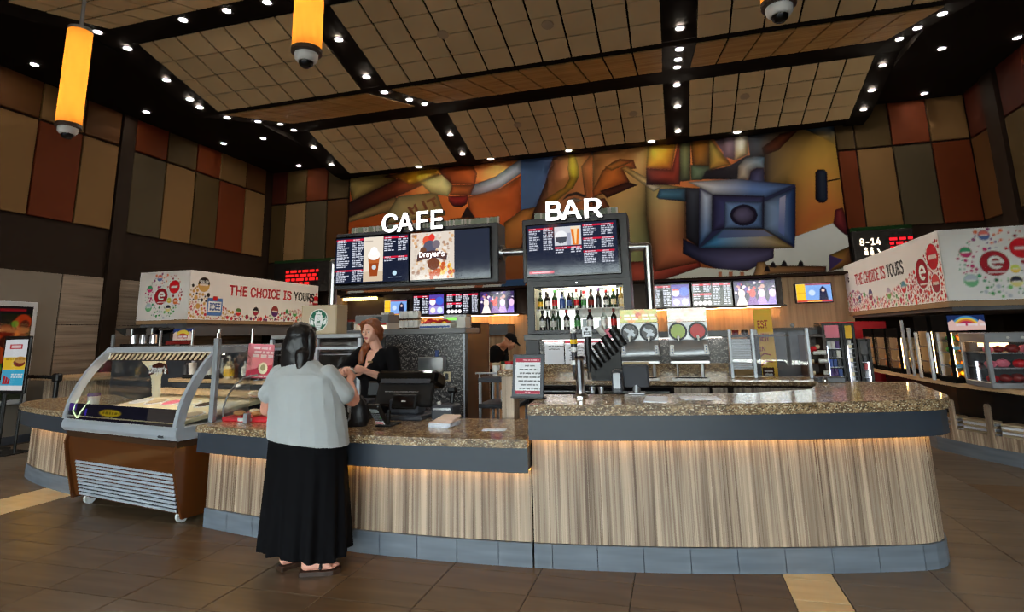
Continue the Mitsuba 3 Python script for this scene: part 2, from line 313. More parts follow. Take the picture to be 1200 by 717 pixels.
part(k, 'tube', bx(-7.75, -6.85, 12.1, 12.2, 2.44, 2.52, .01), 'mat_white', emitter=glow(C(255, 214, 120), 2.2, .3)); part(k, 'housing', bx(-7.8, -6.82, 12.08, 12.42, 2.52, 2.56), 'mat_black')

# ------------------------------------------------------------------ ceiling: black deck, folded clouds of square tiles, black strips with downlights
struct('ceiling', bx(-10.4, 6.0, 5.5, 12.7, 6.3, 6.4), 'mat_ceil_black')
part('ceiling', 'front_deck', bx(-10.4, 6.0, -5.2, 5.5, 6.3, 6.4), 'mat_ceil_tile')
PROF = [(0.0, 5.6), (4.0, 5.6), (5.6, 6.03), (6.05, 6.03), (7.68, 5.58), (7.83, 5.58), (9.70, 6.10), (10.25, 6.12), (11.98, 5.62), (12.5, 5.6)]
def prof(y): return float(np.interp(y, *zip(*PROF)))
BLK = [(-7.59, -4.70), (-4.245, .12), (.577, 3.63)]
def cloud_tile(xa, xb, ya, yb, m):
    za, zb = prof(ya), prof(yb); g = .014; gy = .014 if ya < 9 else .022; dy = yb - ya
    v = [(x, y, z + dz) for dz in (0, .02) for x, y, z in ((xa + g, ya + gy, za), (xb - g, ya + gy, za), (xb - g, yb - gy, zb), (xa + g, yb - gy, zb))]
    f = [(0, 2, 1), (0, 3, 2), (4, 5, 6), (4, 6, 7)] + [q for i in range(4) for q in ((i, (i + 1) % 4, 4 + (i + 1) % 4), (i, 4 + (i + 1) % 4, 4 + i))]
    part('ceiling', 'tile', trimesh.Trimesh(np.array(v), f, process=False), m, False)
for b, (xa, xb) in enumerate(BLK):
    n = 7 if b != 1 else 10; xs = [xb - .4364 * i for i in range(n)] + [xa] if b == 0 else [xa + (xb - xa) * i / n for i in range(n + 1)]
    xs = sorted(xs)
    for i in range(n):
        for r in range(4): cloud_tile(xs[i], xs[i + 1], 11.98 - 1.73 / 4 * (4 - r), 11.98 - 1.73 / 4 * (3 - r), 'mat_ceil_tile')
        cloud_tile(xs[i], xs[i + 1], 7.83, 9.70, 'mat_ceil_wood')
        for r in range(4): cloud_tile(xs[i], xs[i + 1], 7.68 - 1.63 / 4 * (4 - r), 7.68 - 1.63 / 4 * (3 - r), 'mat_ceil_tile')
        for r in range(3 if b == 0 else 0): cloud_tile(xs[i], xs[i + 1], 5.6 - .43 * (r + 1), 5.6 - .43 * r, 'mat_ceil_tile')
    for y0, y1 in ((10.25, 11.98), (7.83, 9.70), (6.05, 7.68), (4.2, 5.6)):   # dark backing that shows in the joints
        part('ceiling', 'cloud_backing', yz([(y0, prof(y0) + .022), (y1, prof(y1) + .022), (y1, prof(y1) + .06), (y0, prof(y0) + .06)], xa, xb), 'mat_ceil_black', False)
for xa, xb in ((-4.70, -4.245), (.12, .577)):
    P = [q for q in PROF if q[0] >= 5.6]
    part('ceiling', 'black_strip', yz([(y, z + .03) for y, z in P] + [(y, z + .08) for y, z in P[::-1]], xa, xb), 'mat_ceil_black', False)
part('ceiling', 'cross_beam', bx(-7.6, 3.63, 9.68, 10.27, 6.13, 6.3), 'mat_ceil_black', False)
part('ceiling', 'cross_beam', bx(-7.6, 3.63, 7.69, 7.82, 5.60, 6.3), 'mat_ceil_black', False)
part('ceiling', 'cross_beam', bx(-7.6, -4.7, 5.61, 6.04, 6.05, 6.3), 'mat_ceil_black', False)
part('ceiling', 'cross_beam', bx(-4.245, 3.63, 5.0, 6.04, 6.05, 6.3), 'mat_ceil_black', False)
P = [q for q in PROF if q[0] >= 4]
for xa, xb in ((-8.1, -7.6), (3.64, 4.0)): part('ceiling', 'edge_strip', yz([(y, z + .03) for y, z in P] + [(y, 6.3) for y, z in P[::-1]], xa, xb), 'mat_ceil_black', False)
part('ceiling', 'side_soffit', bx(-10.3, -8.1, 2.0, 12.5, 6.03, 6.3), 'mat_ceil_black', False)
part('ceiling', 'side_soffit', bx(4.0, 5.82, 5.0, 12.5, 6.03, 6.3), 'mat_ceil_black', False)
part('ceiling', 'wash_trough', bx(-8.1, 4.0, 12.0, 12.42, 5.655, 6.3), 'mat_ceil_black', False)
for x, y, w_ in ((-2.9, 6.85, 'small one over the cafe'), (-5.9, 10.9, 'beyond the middle beam by the coloured panels'), (-2.9, 10.9, 'beyond the middle beam over the cafe board'), (-.5, 11.0, 'just before the mural over the bar'), (1.6, 10.9, 'in the tiles on the candy side'), (-1.4, 7.0, 'larger one between cafe and bar strips')):
    k = solo('ceiling_speaker', xf(cyl((0, 0, -.006), (0, 0, .004), .085, 20), (x, y, prof(y) - .002), rx=-16.5 if y > 7.7 else -15), 'mat_tan', 'round speaker grille in a ceiling tile, ' + w_, 'ceiling speaker', 'ceiling speakers in the tiled clouds')

# downlights
RING = shape(lathe([(.055, -.004), (.088, -.01), (.092, .0), (.055, .004), (.055, -.004)], n=18), 'mat_black', 30)
LENS = shape(cyl((0, 0, -.006), (0, 0, .002), .056, 16), 'mat_white', False)
_row = {}
def downlight(x, y, z, where, k=LAMP, tint=(255, 240, 220), sc=1.0, w=.35):
    i = _row[where] = _row.get(where, 0) + 1
    t = thing('downlight', f'{ORD[i - 1]} round downlight, {where}', 'ceiling light', 'downlights, ' + where)
    m = T().translate([x, y, z]).scale([sc, sc, 1])
    part(t, 'trim_ring', {**RING, 'to_world': m}); part(t, 'lens', {**LENS, 'to_world': m, 'emitter': glow(C(*tint), k, w)})
for y in (6.64, 7.44, 8.03, 8.97, 9.63, 10.18, 10.98, 11.73): downlight(-4.47, y, prof(y) + .022, 'counted towards the mural, in the black strip above the cafe', LAMP * 1.7, w=.6)
for y in (7.47, 8.10, 8.87, 9.55, 10.36, 10.98, 11.78): downlight(.36, y, prof(y) + .022, 'counted towards the mural, in the black strip above the bar', LAMP * 1.7, w=.6)
for x in (-6.40, -5.65, -4.99): downlight(x, 5.73, 6.04, 'counted towards the cafe strip, in the short black cross strip')
for y in (8.36, 9.11, 9.76, 10.56, 11.2, 11.75): downlight(3.82, y, prof(y) + .022, 'counted towards the mural, along the ceiling edge on the candy side')
for y in (5.62, 6.1, 6.82, 7.31, 7.53, 8.17, 8.98, 9.64, 10.09, 10.83, 11.56): downlight(-7.85, y, prof(y) + .022, 'counted towards the mural, along the ceiling edge by the amber pendants')
for x, y in ((-8.3, 5.05), (-9.69, 6.01), (-9.72, 8.07), (-9.69, 10.04), (-8.62, 10.05), (-9.17, 12.06)): downlight(x, y, 6.02, 'in the dark soffit over the coloured panels by the poster')
for x, y in ((4.53, 10.11), (5.01, 12.1), (5.55, 10.09)): downlight(x, y, 6.02, 'in the dark soffit over the candy counter')
for x in (-5.75, -3.9, -2.03, -.2, 1.56): downlight(x, 12.1, 5.65, 'counted from the cafe end, along the top of the mural', WASH, (255, 238, 214), 1.25, .8)
for x, y in ((-6.5, 1.0), (-3.5, 1.5), (-.5, 1.5), (2.5, 1.5), (-6.5, -2), (-2, -2), (2, -2), (-4.5, 3.4), (-1.6, 3.0), (1.4, 3.0)): downlight(x, y, 6.28, 'in the plain lobby ceiling by the doors', LAMP * 1.3, w=.5)

# pendants: amber cylinders with a dome camera under each
def pendant(x, y, z, lab):
    t = thing('pendant_light', lab, 'pendant light', None)
    part(t, 'shade', lathe([(.0, .0), (.09, 0), (.1, .006), (.1, .95), (.09, .956), (0, .956)], (x, y, z), 32), 'mat_pendant', 40, emitter=None) if False else None
    sh = part(t, 'shade', lathe([(.1, .0), (.1, .95)], (x, y, z), 40), 'mat_pendant', True)
    part(t, 'lamp_tube', cyl((x, y, z + .03), (x, y, z + .92), .028, 14), 'mat_white', True, emitter=glow(C(255, 208, 140), 4.6, .4))
    part(t, 'cap', cyl((x, y, z + .94), (x, y, z + .97), .101, 28), 'mat_satin'); part(t, 'rod', cyl((x, y, z + .97), (x, y, 6.3), .016, 10), 'mat_satin')
    part(t, 'collar', lathe([(0, .012), (.104, .012), (.104, -.018), (.086, -.024), (0, -.024)], (x, y, z), 28), 'mat_brown_dark')
    c = part(t, 'camera_housing', lathe([(0, -.02), (.08, -.024), (.078, -.06), (.06, -.082), (0, -.084)], (x, y, z), 24), 'mat_white', 40)
    part(c, 'camera_dome', lathe([(.05, -.08), (.048, -.1), (.03, -.12), (0, -.128)], (x, y, z), 20), 'mat_black_gloss', True)
scene['mat_pendant'] = {'type': 'principledthin', 'base_color': rgb(C(250, 184, 92)), 'roughness': .6, 'diff_trans': 1.25, 'spec_trans': 0.0, 'eta': 1.3}
pendant(-5.25, 3.6, 3.53, 'amber cylinder pendant with dome camera, in front of the coloured wall panels')
pendant(-2.34, 3.1, 3.53, 'amber cylinder pendant with dome camera, in front of tan ceiling tiles over the cafe')
pendant(.77, 3.55, 3.56, 'amber pendant showing only its lower end and dome camera, above the bar')

# ------------------------------------------------------------------ mural
MURAL = [
 ([(-0.15, 3.5), (4.65, 3.45), (4.59, 0.77), (-0.04, 0.81)], (150, 64, 28), (196, 104, 52), (0.09, 2.57, 4.55, 1.63), None, 0.06, 0.0),
 ([(-0.13, 3.13), (0.92, 3.21), (1.34, 2.88), (0.09, 2.43)], (178, 146, 82), (120, 84, 40), (0.13, 3.17, 1.25, 2.7), (22, 14, 14), 0.06, 0.0),
 ([(-0.1, 2.37), (1.37, 2.9), (2.43, 2.97), (2.58, 2.84), (1.38, 2.44), (-0.09, 1.92)], (52, 24, 20), (130, 52, 22), (0.1, 2.21, 2.49, 2.93), (22, 14, 14), 0.06, 0.0),
 ([(0.92, 3.0), (1.5, 3.06), (1.87, 3.23), (2.42, 3.23), (2.55, 2.93), (1.69, 2.69), (1.4, 2.89)], (226, 138, 34), (120, 40, 16), (1.69, 2.95, 1.06, 2.78), (22, 14, 14), 0.06, 0.0),
 ([(-0.09, 1.98), (1.25, 2.43), (1.69, 2.32), (1.39, 2.1), (-0.08, 1.86)], (202, 164, 104), (140, 90, 50), (0.17, 2.02, 1.57, 2.32), (22, 14, 14), 0.06, 0.0),
 ([(1.38, 2.44), (2.43, 2.45), (2.67, 1.85), (0.89, 1.73)], (186, 158, 104), (150, 116, 66), (1.45, 2.33, 2.55, 1.78), (22, 14, 14), 0.06, 0.0),
 ([(1.97, 2.75), (2.68, 2.94), (2.88, 2.54), (2.73, 2.32), (2.28, 2.43)], (236, 212, 140), (196, 140, 66), (2.73, 2.68, 2.06, 2.68), (22, 14, 14), 0.06, 0.0),
 ([(2.42, 3.23), (3.27, 3.26), (3.5, 2.83), (3.44, 2.55), (2.85, 2.61), (2.55, 2.9)], (120, 44, 20), (176, 80, 34), (2.55, 3.1, 3.44, 2.67), (22, 14, 14), 0.06, 0.0),
 ([(3.31, 2.3), (3.38, 2.55), (3.96, 2.7), (4.64, 3.11), (4.63, 2.74), (4.07, 2.41), (3.61, 2.25)], (128, 122, 126), (206, 206, 210), (3.32, 2.39, 4.58, 2.89), (22, 14, 14), 0.06, 0.0),
 ([(2.84, 2.6), (3.44, 2.55), (3.31, 2.28), (2.78, 2.35)], (182, 92, 40), (120, 54, 24), (2.85, 2.49, 3.38, 2.39), (22, 14, 14), 0.06, 0.0),
 ([(3.23, 2.26), (4.07, 2.39), (4.63, 2.69), (4.59, 0.77), (3.42, 0.84)], (188, 88, 40), (150, 58, 30), (3.49, 2.27, 4.54, 0.98), (60, 26, 18), 0.06, 0.0),
 ([(2.73, 2.33), (3.26, 2.29), (3.23, 2.09), (3.08, 2.01), (2.88, 2.05), (2.75, 2.19)], (150, 34, 28), (60, 18, 18), (3.0, 2.25, 2.99, 2.03), (22, 14, 14), 0.06, 0.0),
 ([(3.07, 1.76), (3.23, 2.03), (3.44, 1.73)], (40, 24, 20), None, None, (22, 14, 14), 0.06, 0.0),
 ([(2.79, 1.76), (3.08, 1.76), (3.49, 1.73), (4.05, 1.66), (4.04, 0.8), (2.79, 0.87)], (190, 120, 66), (140, 70, 40), (2.91, 1.75, 3.99, 1.12), (22, 14, 14), 0.06, 0.0),
 ([(1.64, 2.13), (1.71, 2.15), (1.86, 1.95), (1.8, 1.92)], (96, 44, 24), None, None, None, 0.06, 0.0),
 ([(1.81, 2.19), (1.87, 2.21), (1.96, 1.99), (1.9, 1.96)], (96, 44, 24), None, None, None, 0.06, 0.0),
 ([(1.68, 2.13), (1.81, 2.11), (1.8, 2.06), (1.71, 2.1)], (96, 44, 24), None, None, None, 0.06, 0.0),
 ([(1.8, 2.11), (1.83, 2.19), (1.87, 2.17), (1.82, 2.07)], (96, 44, 24), None, None, None, 0.06, 0.0),
 ([(2.02, 2.25), (2.09, 2.27), (2.2, 2.06), (2.13, 2.03)], (96, 44, 24), None, None, None, 0.06, 0.0),
 ([(2.15, 2.26), (2.39, 2.34), (2.42, 2.28), (2.18, 2.2)], (96, 44, 24), None, None, None, 0.06, 0.0),
 ([(2.27, 2.28), (2.33, 2.3), (2.44, 2.11), (2.38, 2.08)], (96, 44, 24), None, None, None, 0.06, 0.0),
 ([(0.04, 0.29), (4.36, 0.2), (4.35, -0.16), (0.05, 0.0)], (186, 120, 80), (140, 70, 50), (0.17, 0.22, 4.3, 0.05), None, 0.06, 0.0),
 ([(0.19, 0.38), (0.64, 0.4), (0.43, -0.01), (-0.01, 0.0)], (196, 190, 178), None, None, None, 0.06, 0.0),
 ([(1.41, 0.33), (1.87, 0.34), (1.67, -0.06), (1.21, -0.04)], (190, 182, 172), None, None, None, 0.06, 0.0),
 ([(2.51, 0.28), (3.5, 0.26), (3.3, -0.12), (2.32, -0.08)], (204, 198, 186), None, None, None, 0.06, 0.0),
 ([(3.69, 0.22), (4.16, 0.23), (3.97, -0.15), (3.49, -0.13)], (198, 196, 190), None, None, None, 0.06, 0.0),
 ([(4.13, 0.2), (4.7, 0.21), (4.51, -0.17), (3.94, -0.15)], (60, 86, 120), None, None, None, 0.06, 0.0),
 ([(4.62, 3.45), (6.54, 3.39), (6.41, 0.66), (4.56, 0.77)], (58, 76, 104), (72, 84, 112), (4.64, 3.0, 6.19, 1.5), None, 0.06, 0.0),
 ([(4.16, 1.55), (4.61, 1.84), (4.94, 1.87), (4.75, 0.76), (4.04, 0.8)], (206, 128, 62), (120, 60, 36), (4.28, 1.65, 4.81, 0.86), (22, 14, 14), 0.06, 0.0),
 ([(4.48, 0.77), (4.88, 1.76), (5.14, 2.33), (5.38, 3.03), (6.27, 3.15), (6.52, 2.0), (6.46, 0.66)], (84, 46, 32), (196, 120, 74), (5.06, 2.13, 6.31, 1.86), (22, 14, 14), 0.06, 0.0),
 ([(6.04, 2.74), (6.26, 2.99), (6.78, 2.98), (6.69, 1.36), (6.14, 1.4)], (196, 112, 62), (150, 70, 44), (6.14, 2.57, 6.6, 1.47), (22, 14, 14), 0.06, 0.0),
 ([(5.05, 1.96), (5.3, 2.11), (5.63, 2.28), (5.75, 2.47), (5.72, 2.72), (5.76, 3.04), (5.9, 3.08), (5.98, 2.75), (5.98, 2.5), (5.84, 2.25), (5.56, 2.06), (5.29, 1.86)], (226, 172, 48), (176, 116, 30), (5.73, 2.94, 5.27, 1.95), (22, 14, 14), 0.06, 0.0),
 ([(5.56, 1.97), (5.7, 2.11), (5.91, 2.15), (6.14, 2.03), (6.06, 2.0), (5.89, 2.07), (5.72, 2.05)], (30, 20, 20), None, None, None, 0.06, 0.0),
 ([(5.69, 1.97), (5.85, 2.02), (6.04, 1.94), (5.9, 1.89)], (206, 176, 150), None, None, (40, 26, 24), 0.06, 0.0),
 ([(6.33, 3.32), (7.62, 3.34), (7.55, 2.57), (7.43, 1.49), (7.55, -0.08), (6.79, -0.16), (6.17, -0.13)], (206, 136, 78), (150, 146, 98), (6.52, 2.67, 7.58, 1.06), (70, 36, 24), 0.1, 0.0),
 ([(6.88, 0.47), (8.47, 0.46), (8.48, 0.27), (7.51, -0.03), (6.85, -0.05)], (200, 92, 72), (176, 70, 56), (6.92, 0.25, 8.42, 0.38), (22, 14, 14), 0.06, 0.0),
 ([(7.45, 2.25), (8.3, 2.03), (8.22, 0.91), (8.46, 0.38), (7.52, 0.22), (7.43, 1.49)], (168, 142, 92), (196, 100, 70), (7.58, 1.86, 8.22, 0.39), (60, 40, 30), 0.08, 0.0),
 ([(7.58, 3.05), (8.2, 3.17), (8.04, 2.46), (7.49, 2.55)], (238, 160, 46), (160, 70, 24), (7.71, 3.11, 7.98, 2.47), (22, 14, 14), 0.06, 0.0),
 ([(6.28, 2.14), (6.52, 2.59), (6.74, 2.76), (6.93, 2.83), (7.23, 2.77), (7.28, 2.56), (6.99, 2.56), (7.12, 2.27), (6.68, 2.09), (6.45, 2.03), (6.27, 1.97)], (206, 110, 48), (120, 48, 22), (6.52, 2.67, 7.08, 2.17), (22, 14, 14), 0.06, 0.0),
 ([(6.57, 2.67), (6.93, 2.81), (7.22, 2.75), (7.06, 2.68), (6.73, 2.57)], (236, 150, 70), (170, 80, 36), (6.63, 2.66, 7.16, 2.72), (22, 14, 14), 0.06, 0.0),
 ([(6.44, 2.12), (7.09, 2.27), (7.29, 2.18), (6.97, 2.07), (6.59, 1.94)], (90, 40, 24), (60, 26, 20), (6.49, 2.12, 7.19, 2.22), (22, 14, 14), 0.06, 0.0),
 ([(6.93, 2.6), (7.05, 2.65), (7.79, 2.09), (7.62, 2.0)], (232, 176, 90), (244, 210, 160), (7.0, 2.63, 7.69, 2.06), (22, 14, 14), 0.06, 0.0),
 ([(7.4, 2.24), (7.79, 2.09), (7.62, 2.0), (7.52, 2.08)], (248, 226, 190), None, None, (40, 24, 20), 0.06, 0.0),
 ([(6.27, 1.91), (6.54, 1.95), (6.68, 1.66), (6.55, 1.13), (6.62, 0.48), (6.2, 0.4)], (150, 84, 56), (90, 44, 34), (6.32, 1.91, 6.52, 0.49), (22, 14, 14), 0.06, 0.0),
 ([(8.04, 2.46), (8.26, 3.2), (8.19, 2.1), (7.47, 2.16), (7.49, 2.55)], (150, 44, 22), (44, 20, 20), (8.16, 2.94, 7.6, 2.18), (22, 14, 14), 0.06, 0.0),
 ([(8.26, 3.22), (8.49, 3.2), (8.41, 2.17), (8.18, 2.17)], (128, 128, 82), (70, 74, 54), (8.28, 3.15, 8.36, 2.21), (22, 14, 14), 0.06, 0.0),
 ([(8.48, 3.2), (8.89, 3.19), (8.83, 2.46), (8.48, 2.45)], (178, 104, 34), (90, 60, 30), (8.53, 3.12, 8.78, 2.5), (22, 14, 14), 0.06, 0.0),
 ([(8.44, 2.53), (8.82, 2.46), (9.26, 2.46), (8.81, 2.36), (8.65, 2.16), (8.42, 2.18)], (98, 116, 86), (60, 60, 56), (8.48, 2.47, 8.85, 2.17), (22, 14, 14), 0.06, 0.0),
 ([(8.87, 3.18), (8.9, 3.05), (9.27, 2.44), (8.82, 2.39)], (226, 190, 98), (170, 110, 40), (8.91, 2.91, 9.16, 2.45), (22, 14, 14), 0.06, 0.0),
 ([(8.91, 3.17), (9.17, 3.16), (9.13, 2.67), (9.27, 2.44)], (40, 30, 36), None, None, None, 0.06, 0.0),
 ([(9.16, 3.16), (9.4, 3.15), (9.34, 2.53), (9.13, 2.65)], (118, 88, 96), (60, 44, 56), (9.16, 3.05, 9.32, 2.6), (22, 14, 14), 0.06, 0.0),
 ([(9.39, 3.15), (9.66, 3.14), (9.61, 2.63), (9.34, 2.53)], (232, 206, 160), (200, 160, 110), (9.4, 3.02, 9.6, 2.62), (22, 14, 14), 0.06, 0.0),
 ([(9.65, 3.15), (10.68, 3.18), (11.35, 3.17), (11.34, 0.22), (10.3, 0.55), (10.44, 1.86), (9.88, 1.9), (9.93, 2.58), (9.65, 2.59)], (44, 50, 56), (190, 140, 62), (9.72, 2.34, 11.05, 2.0), (30, 26, 28), 0.08, 0.0),
 ([(9.9, 2.75), (10.3, 3.02), (10.67, 3.08), (10.22, 2.66), (9.93, 2.58)], (150, 70, 34), (60, 30, 24), (10.57, 3.04, 9.98, 2.63), (22, 14, 14), 0.06, 0.0),
 ([(10.66, 3.13), (11.33, 3.19), (11.31, 2.64), (11.08, 2.83)], (62, 104, 118), (44, 70, 84), (10.71, 3.07, 11.25, 2.69), (22, 14, 14), 0.06, 0.0),
 ([(10.56, 2.0), (11.09, 2.83), (11.33, 2.58), (11.36, 1.67), (11.31, 1.09), (10.4, 0.86)], (196, 150, 70), (176, 82, 50), (11.03, 2.62, 10.84, 0.88), None, 0.08, 0.5),
 ([(8.64, 2.18), (8.75, 2.36), (9.23, 2.42), (9.59, 2.61), (9.94, 2.58), (9.91, 2.32), (9.63, 2.37), (9.44, 2.1)], (18, 16, 20), None, None, None, 0.06, 0.0),
 ([(9.36, 2.11), (9.4, 2.4), (9.55, 2.55), (9.74, 2.58), (9.94, 2.54), (9.91, 2.3), (9.76, 2.32), (9.64, 2.27), (9.58, 2.09)], (232, 196, 160), (126, 164, 186), (9.42, 2.16, 9.92, 2.48), (22, 14, 14), 0.06, 0.0),
 ([(9.58, 2.09), (9.64, 2.27), (9.76, 2.32), (9.91, 2.3), (9.88, 1.9), (9.56, 1.94)], (40, 36, 66), (80, 80, 110), (9.62, 2.25, 9.87, 1.96), (22, 14, 14), 0.06, 0.0),
 ([(7.67, 1.87), (7.75, 2.05), (8.31, 2.02), (8.29, 1.71), (7.72, 1.82)], (74, 116, 136), (50, 76, 92), (7.74, 2.0, 8.27, 1.74), (22, 14, 14), 0.06, 0.0),
 ([(8.3, 2.03), (8.62, 1.98), (8.49, 0.68), (8.22, 0.91)], (54, 58, 66), (30, 34, 44), (8.34, 1.95, 8.45, 0.79), (22, 14, 14), 0.06, 0.0),
 ([(8.16, 0.91), (8.49, 0.71), (9.93, 0.59), (9.91, 0.39), (9.45, 0.17), (8.99, 0.14), (8.58, 0.31), (8.13, 0.59)], (40, 46, 74), (96, 88, 120), (8.25, 0.8, 9.26, 0.34), (22, 14, 14), 0.06, 0.0),
 ([(8.59, 2.05), (10.47, 1.88), (10.33, 0.57), (8.47, 0.68)], (40, 40, 66), None, None, None, 0.06, 0.0),
 ([(8.35, 2.15), (9.37, 2.12), (10.47, 1.89), (9.88, 1.65), (8.83, 1.82), (8.62, 1.98)], (226, 214, 204), (96, 120, 166), (8.55, 2.09, 9.57, 1.71), (22, 14, 14), 0.06, 0.0),
 ([(8.6, 1.96), (8.83, 1.81), (8.76, 1.02), (8.48, 0.71)], (206, 208, 222), (78, 128, 184), (8.67, 1.81, 8.59, 0.78), (22, 14, 14), 0.06, 0.0),
 ([(10.46, 1.84), (10.33, 0.59), (9.77, 1.01), (9.83, 1.58)], (52, 80, 134), (140, 160, 190), (10.35, 1.26, 9.95, 1.29), (22, 14, 14), 0.06, 0.0),
 ([(10.14, 1.63), (10.26, 1.68), (10.15, 0.83), (10.05, 0.93)], (156, 150, 170), (90, 100, 150), (10.16, 1.58, 10.13, 0.88), None, 0.06, 0.0),
 ([(8.47, 0.68), (9.0, 1.07), (9.78, 1.01), (10.32, 0.57)], (84, 150, 196), (206, 170, 116), (8.83, 0.76, 10.03, 0.79), (22, 14, 14), 0.06, 0.0),
 ([(8.84, 0.87), (8.99, 1.03), (9.78, 0.97), (9.95, 0.84)], (70, 84, 120), (110, 110, 130), (8.94, 0.96, 9.86, 0.9), None, 0.06, 0.0),
 ([(8.83, 1.82), (9.85, 1.7), (9.77, 1.0), (9.0, 1.07), (8.76, 1.02)], (46, 48, 84), (84, 80, 120), (8.86, 1.74, 9.74, 1.06), (22, 14, 14), 0.06, 0.0),
 ([(9.07, 1.65), (9.81, 1.58), (9.76, 1.02), (9.01, 1.07)], (126, 150, 186), (88, 110, 150), (9.09, 1.62, 9.74, 1.06), (40, 44, 70), 0.04, 0.0),
 ([(9.69, 1.3), (9.67, 1.25), (9.65, 1.2), (9.61, 1.16), (9.56, 1.13), (9.51, 1.11), (9.45, 1.1), (9.38, 1.1), (9.32, 1.11), (9.27, 1.14), (9.22, 1.17), (9.18, 1.22), (9.16, 1.27), (9.15, 1.32), (9.15, 1.37), (9.17, 1.42), (9.2, 1.47), (9.25, 1.51), (9.3, 1.53), (9.36, 1.55), (9.42, 1.56), (9.48, 1.55), (9.54, 1.53), (9.59, 1.5), (9.64, 1.46), (9.67, 1.41), (9.68, 1.36)], (26, 22, 40), None, None, None, 0.06, 0.0),
 ([(9.63, 1.31), (9.62, 1.26), (9.59, 1.22), (9.55, 1.18), (9.5, 1.16), (9.45, 1.15), (9.39, 1.15), (9.33, 1.16), (9.28, 1.19), (9.24, 1.23), (9.22, 1.27), (9.2, 1.32), (9.21, 1.37), (9.23, 1.41), (9.26, 1.45), (9.31, 1.48), (9.36, 1.5), (9.42, 1.5), (9.48, 1.5), (9.53, 1.48), (9.57, 1.44), (9.61, 1.4), (9.63, 1.36)], (104, 94, 118), (70, 62, 86), (9.27, 1.45, 9.57, 1.17), (30, 26, 44), 0.03, 0.0),
 ([(10.86, 2.11), (10.92, 2.17), (11.03, 2.16), (11.08, 2.09), (11.03, 1.53), (10.96, 1.46), (10.86, 1.47), (10.8, 1.55)], (26, 34, 50), (60, 70, 90), (10.84, 1.72, 11.01, 1.71), (22, 14, 14), 0.06, 0.0),
 ([(11.06, 1.92), (11.3, 1.95), (11.3, 1.92), (11.06, 1.89)], (24, 18, 18), None, None, None, 0.06, 0.0),
 ([(10.35, 0.8), (11.11, 1.04), (11.28, 1.04), (11.4, 0.41), (11.31, -0.34), (9.8, -0.28), (9.34, 0.13), (9.91, 0.39), (9.93, 0.58), (10.32, 0.57)], (212, 206, 198), (196, 186, 170), (10.47, 0.76, 10.57, -0.02), None, 0.06, 0.0),
 ([(11.07, 1.01), (11.14, 1.3), (11.28, 1.34), (11.35, 0.89), (11.29, 0.75), (11.18, 0.86)], (176, 66, 66), (110, 40, 50), (11.14, 1.25, 11.3, 0.85), (22, 14, 14), 0.06, 0.0),
 ([(7.47, -0.03), (8.46, 0.27), (9.52, 0.12), (9.48, -0.27), (7.2, -0.17)], (214, 206, 190), None, None, None, 0.06, 0.0),
 ([(8.82, 0.16), (8.89, 0.16), (8.86, -0.24), (8.79, -0.24)], (176, 110, 80), None, None, None, 0.06, 0.0),
 ([(9.02, 0.15), (9.1, 0.15), (9.06, -0.25), (8.99, -0.25)], (176, 110, 80), None, None, None, 0.06, 0.0),
 ([(9.24, 0.14), (9.32, 0.13), (9.28, -0.26), (9.21, -0.25)], (176, 110, 80), None, None, None, 0.06, 0.0),
 ([(9.46, -0.01), (9.59, 0.32), (9.72, 0.33), (9.76, 0.25), (10.85, 0.17), (10.84, 0.05), (9.78, 0.06), (9.62, -0.27), (9.44, -0.26)], (226, 166, 108), (150, 84, 60), (9.53, 0.27, 10.84, 0.11), (80, 44, 40), 0.05, 0.0),
 ([(9.81, 0.2), (9.85, 0.29), (9.89, 0.32), (9.92, 0.28), (9.94, 0.19)], (30, 24, 28), None, None, None, 0.06, 0.0),
 ([(10.02, 0.21), (10.06, 0.3), (10.1, 0.33), (10.13, 0.29), (10.15, 0.2)], (30, 24, 28), None, None, None, 0.06, 0.0),
 ([(10.33, 0.19), (10.37, 0.29), (10.41, 0.31), (10.44, 0.27), (10.45, 0.18)], (30, 24, 28), None, None, None, 0.06, 0.0),
 ([(9.7, 0.12), (9.73, 0.21), (9.77, 0.24), (9.8, 0.2), (9.82, 0.11)], (30, 24, 28), None, None, None, 0.06, 0.0),
 ([(10.93, 0.39), (11.32, 0.55), (11.37, 0.17), (10.89, 0.06)], (196, 140, 66), (120, 70, 50), (10.99, 0.34, 11.28, 0.23), (22, 14, 14), 0.06, 0.0),
 ([(10.93, 0.39), (11.16, 0.28), (10.9, 0.08)], (64, 48, 84), None, None, None, 0.06, 0.0),
]

cv = Canvas(11.3, 3.22, 860, (120, 70, 40))
def vivid(c): m = sum(c) / 3; return tuple(max(0, min(255, (m + (x - m) * 1.06) * k)) for x, k in zip(c, (.85, .92, .98)))
for p, c, c2, ax, e, ew, sf in MURAL: cv.poly(p, vivid(c), vivid(c2) if c2 else None, ax, (16, 10, 12) if e else None, ew * 2.6, soft=sf)
k = thing('mural', 'huge cubist mural in orange, brown and blue across the back wall', 'mural')
part(k, 'board', bx(-7.85, 3.45, 12.425, 12.45, 2.60, 5.82), 'mat_black', False)
printed(k, 'painting', cv, (-7.85, 12.42, 2.60), (1, 0, 0), (0, 0, 1), rough=.9)

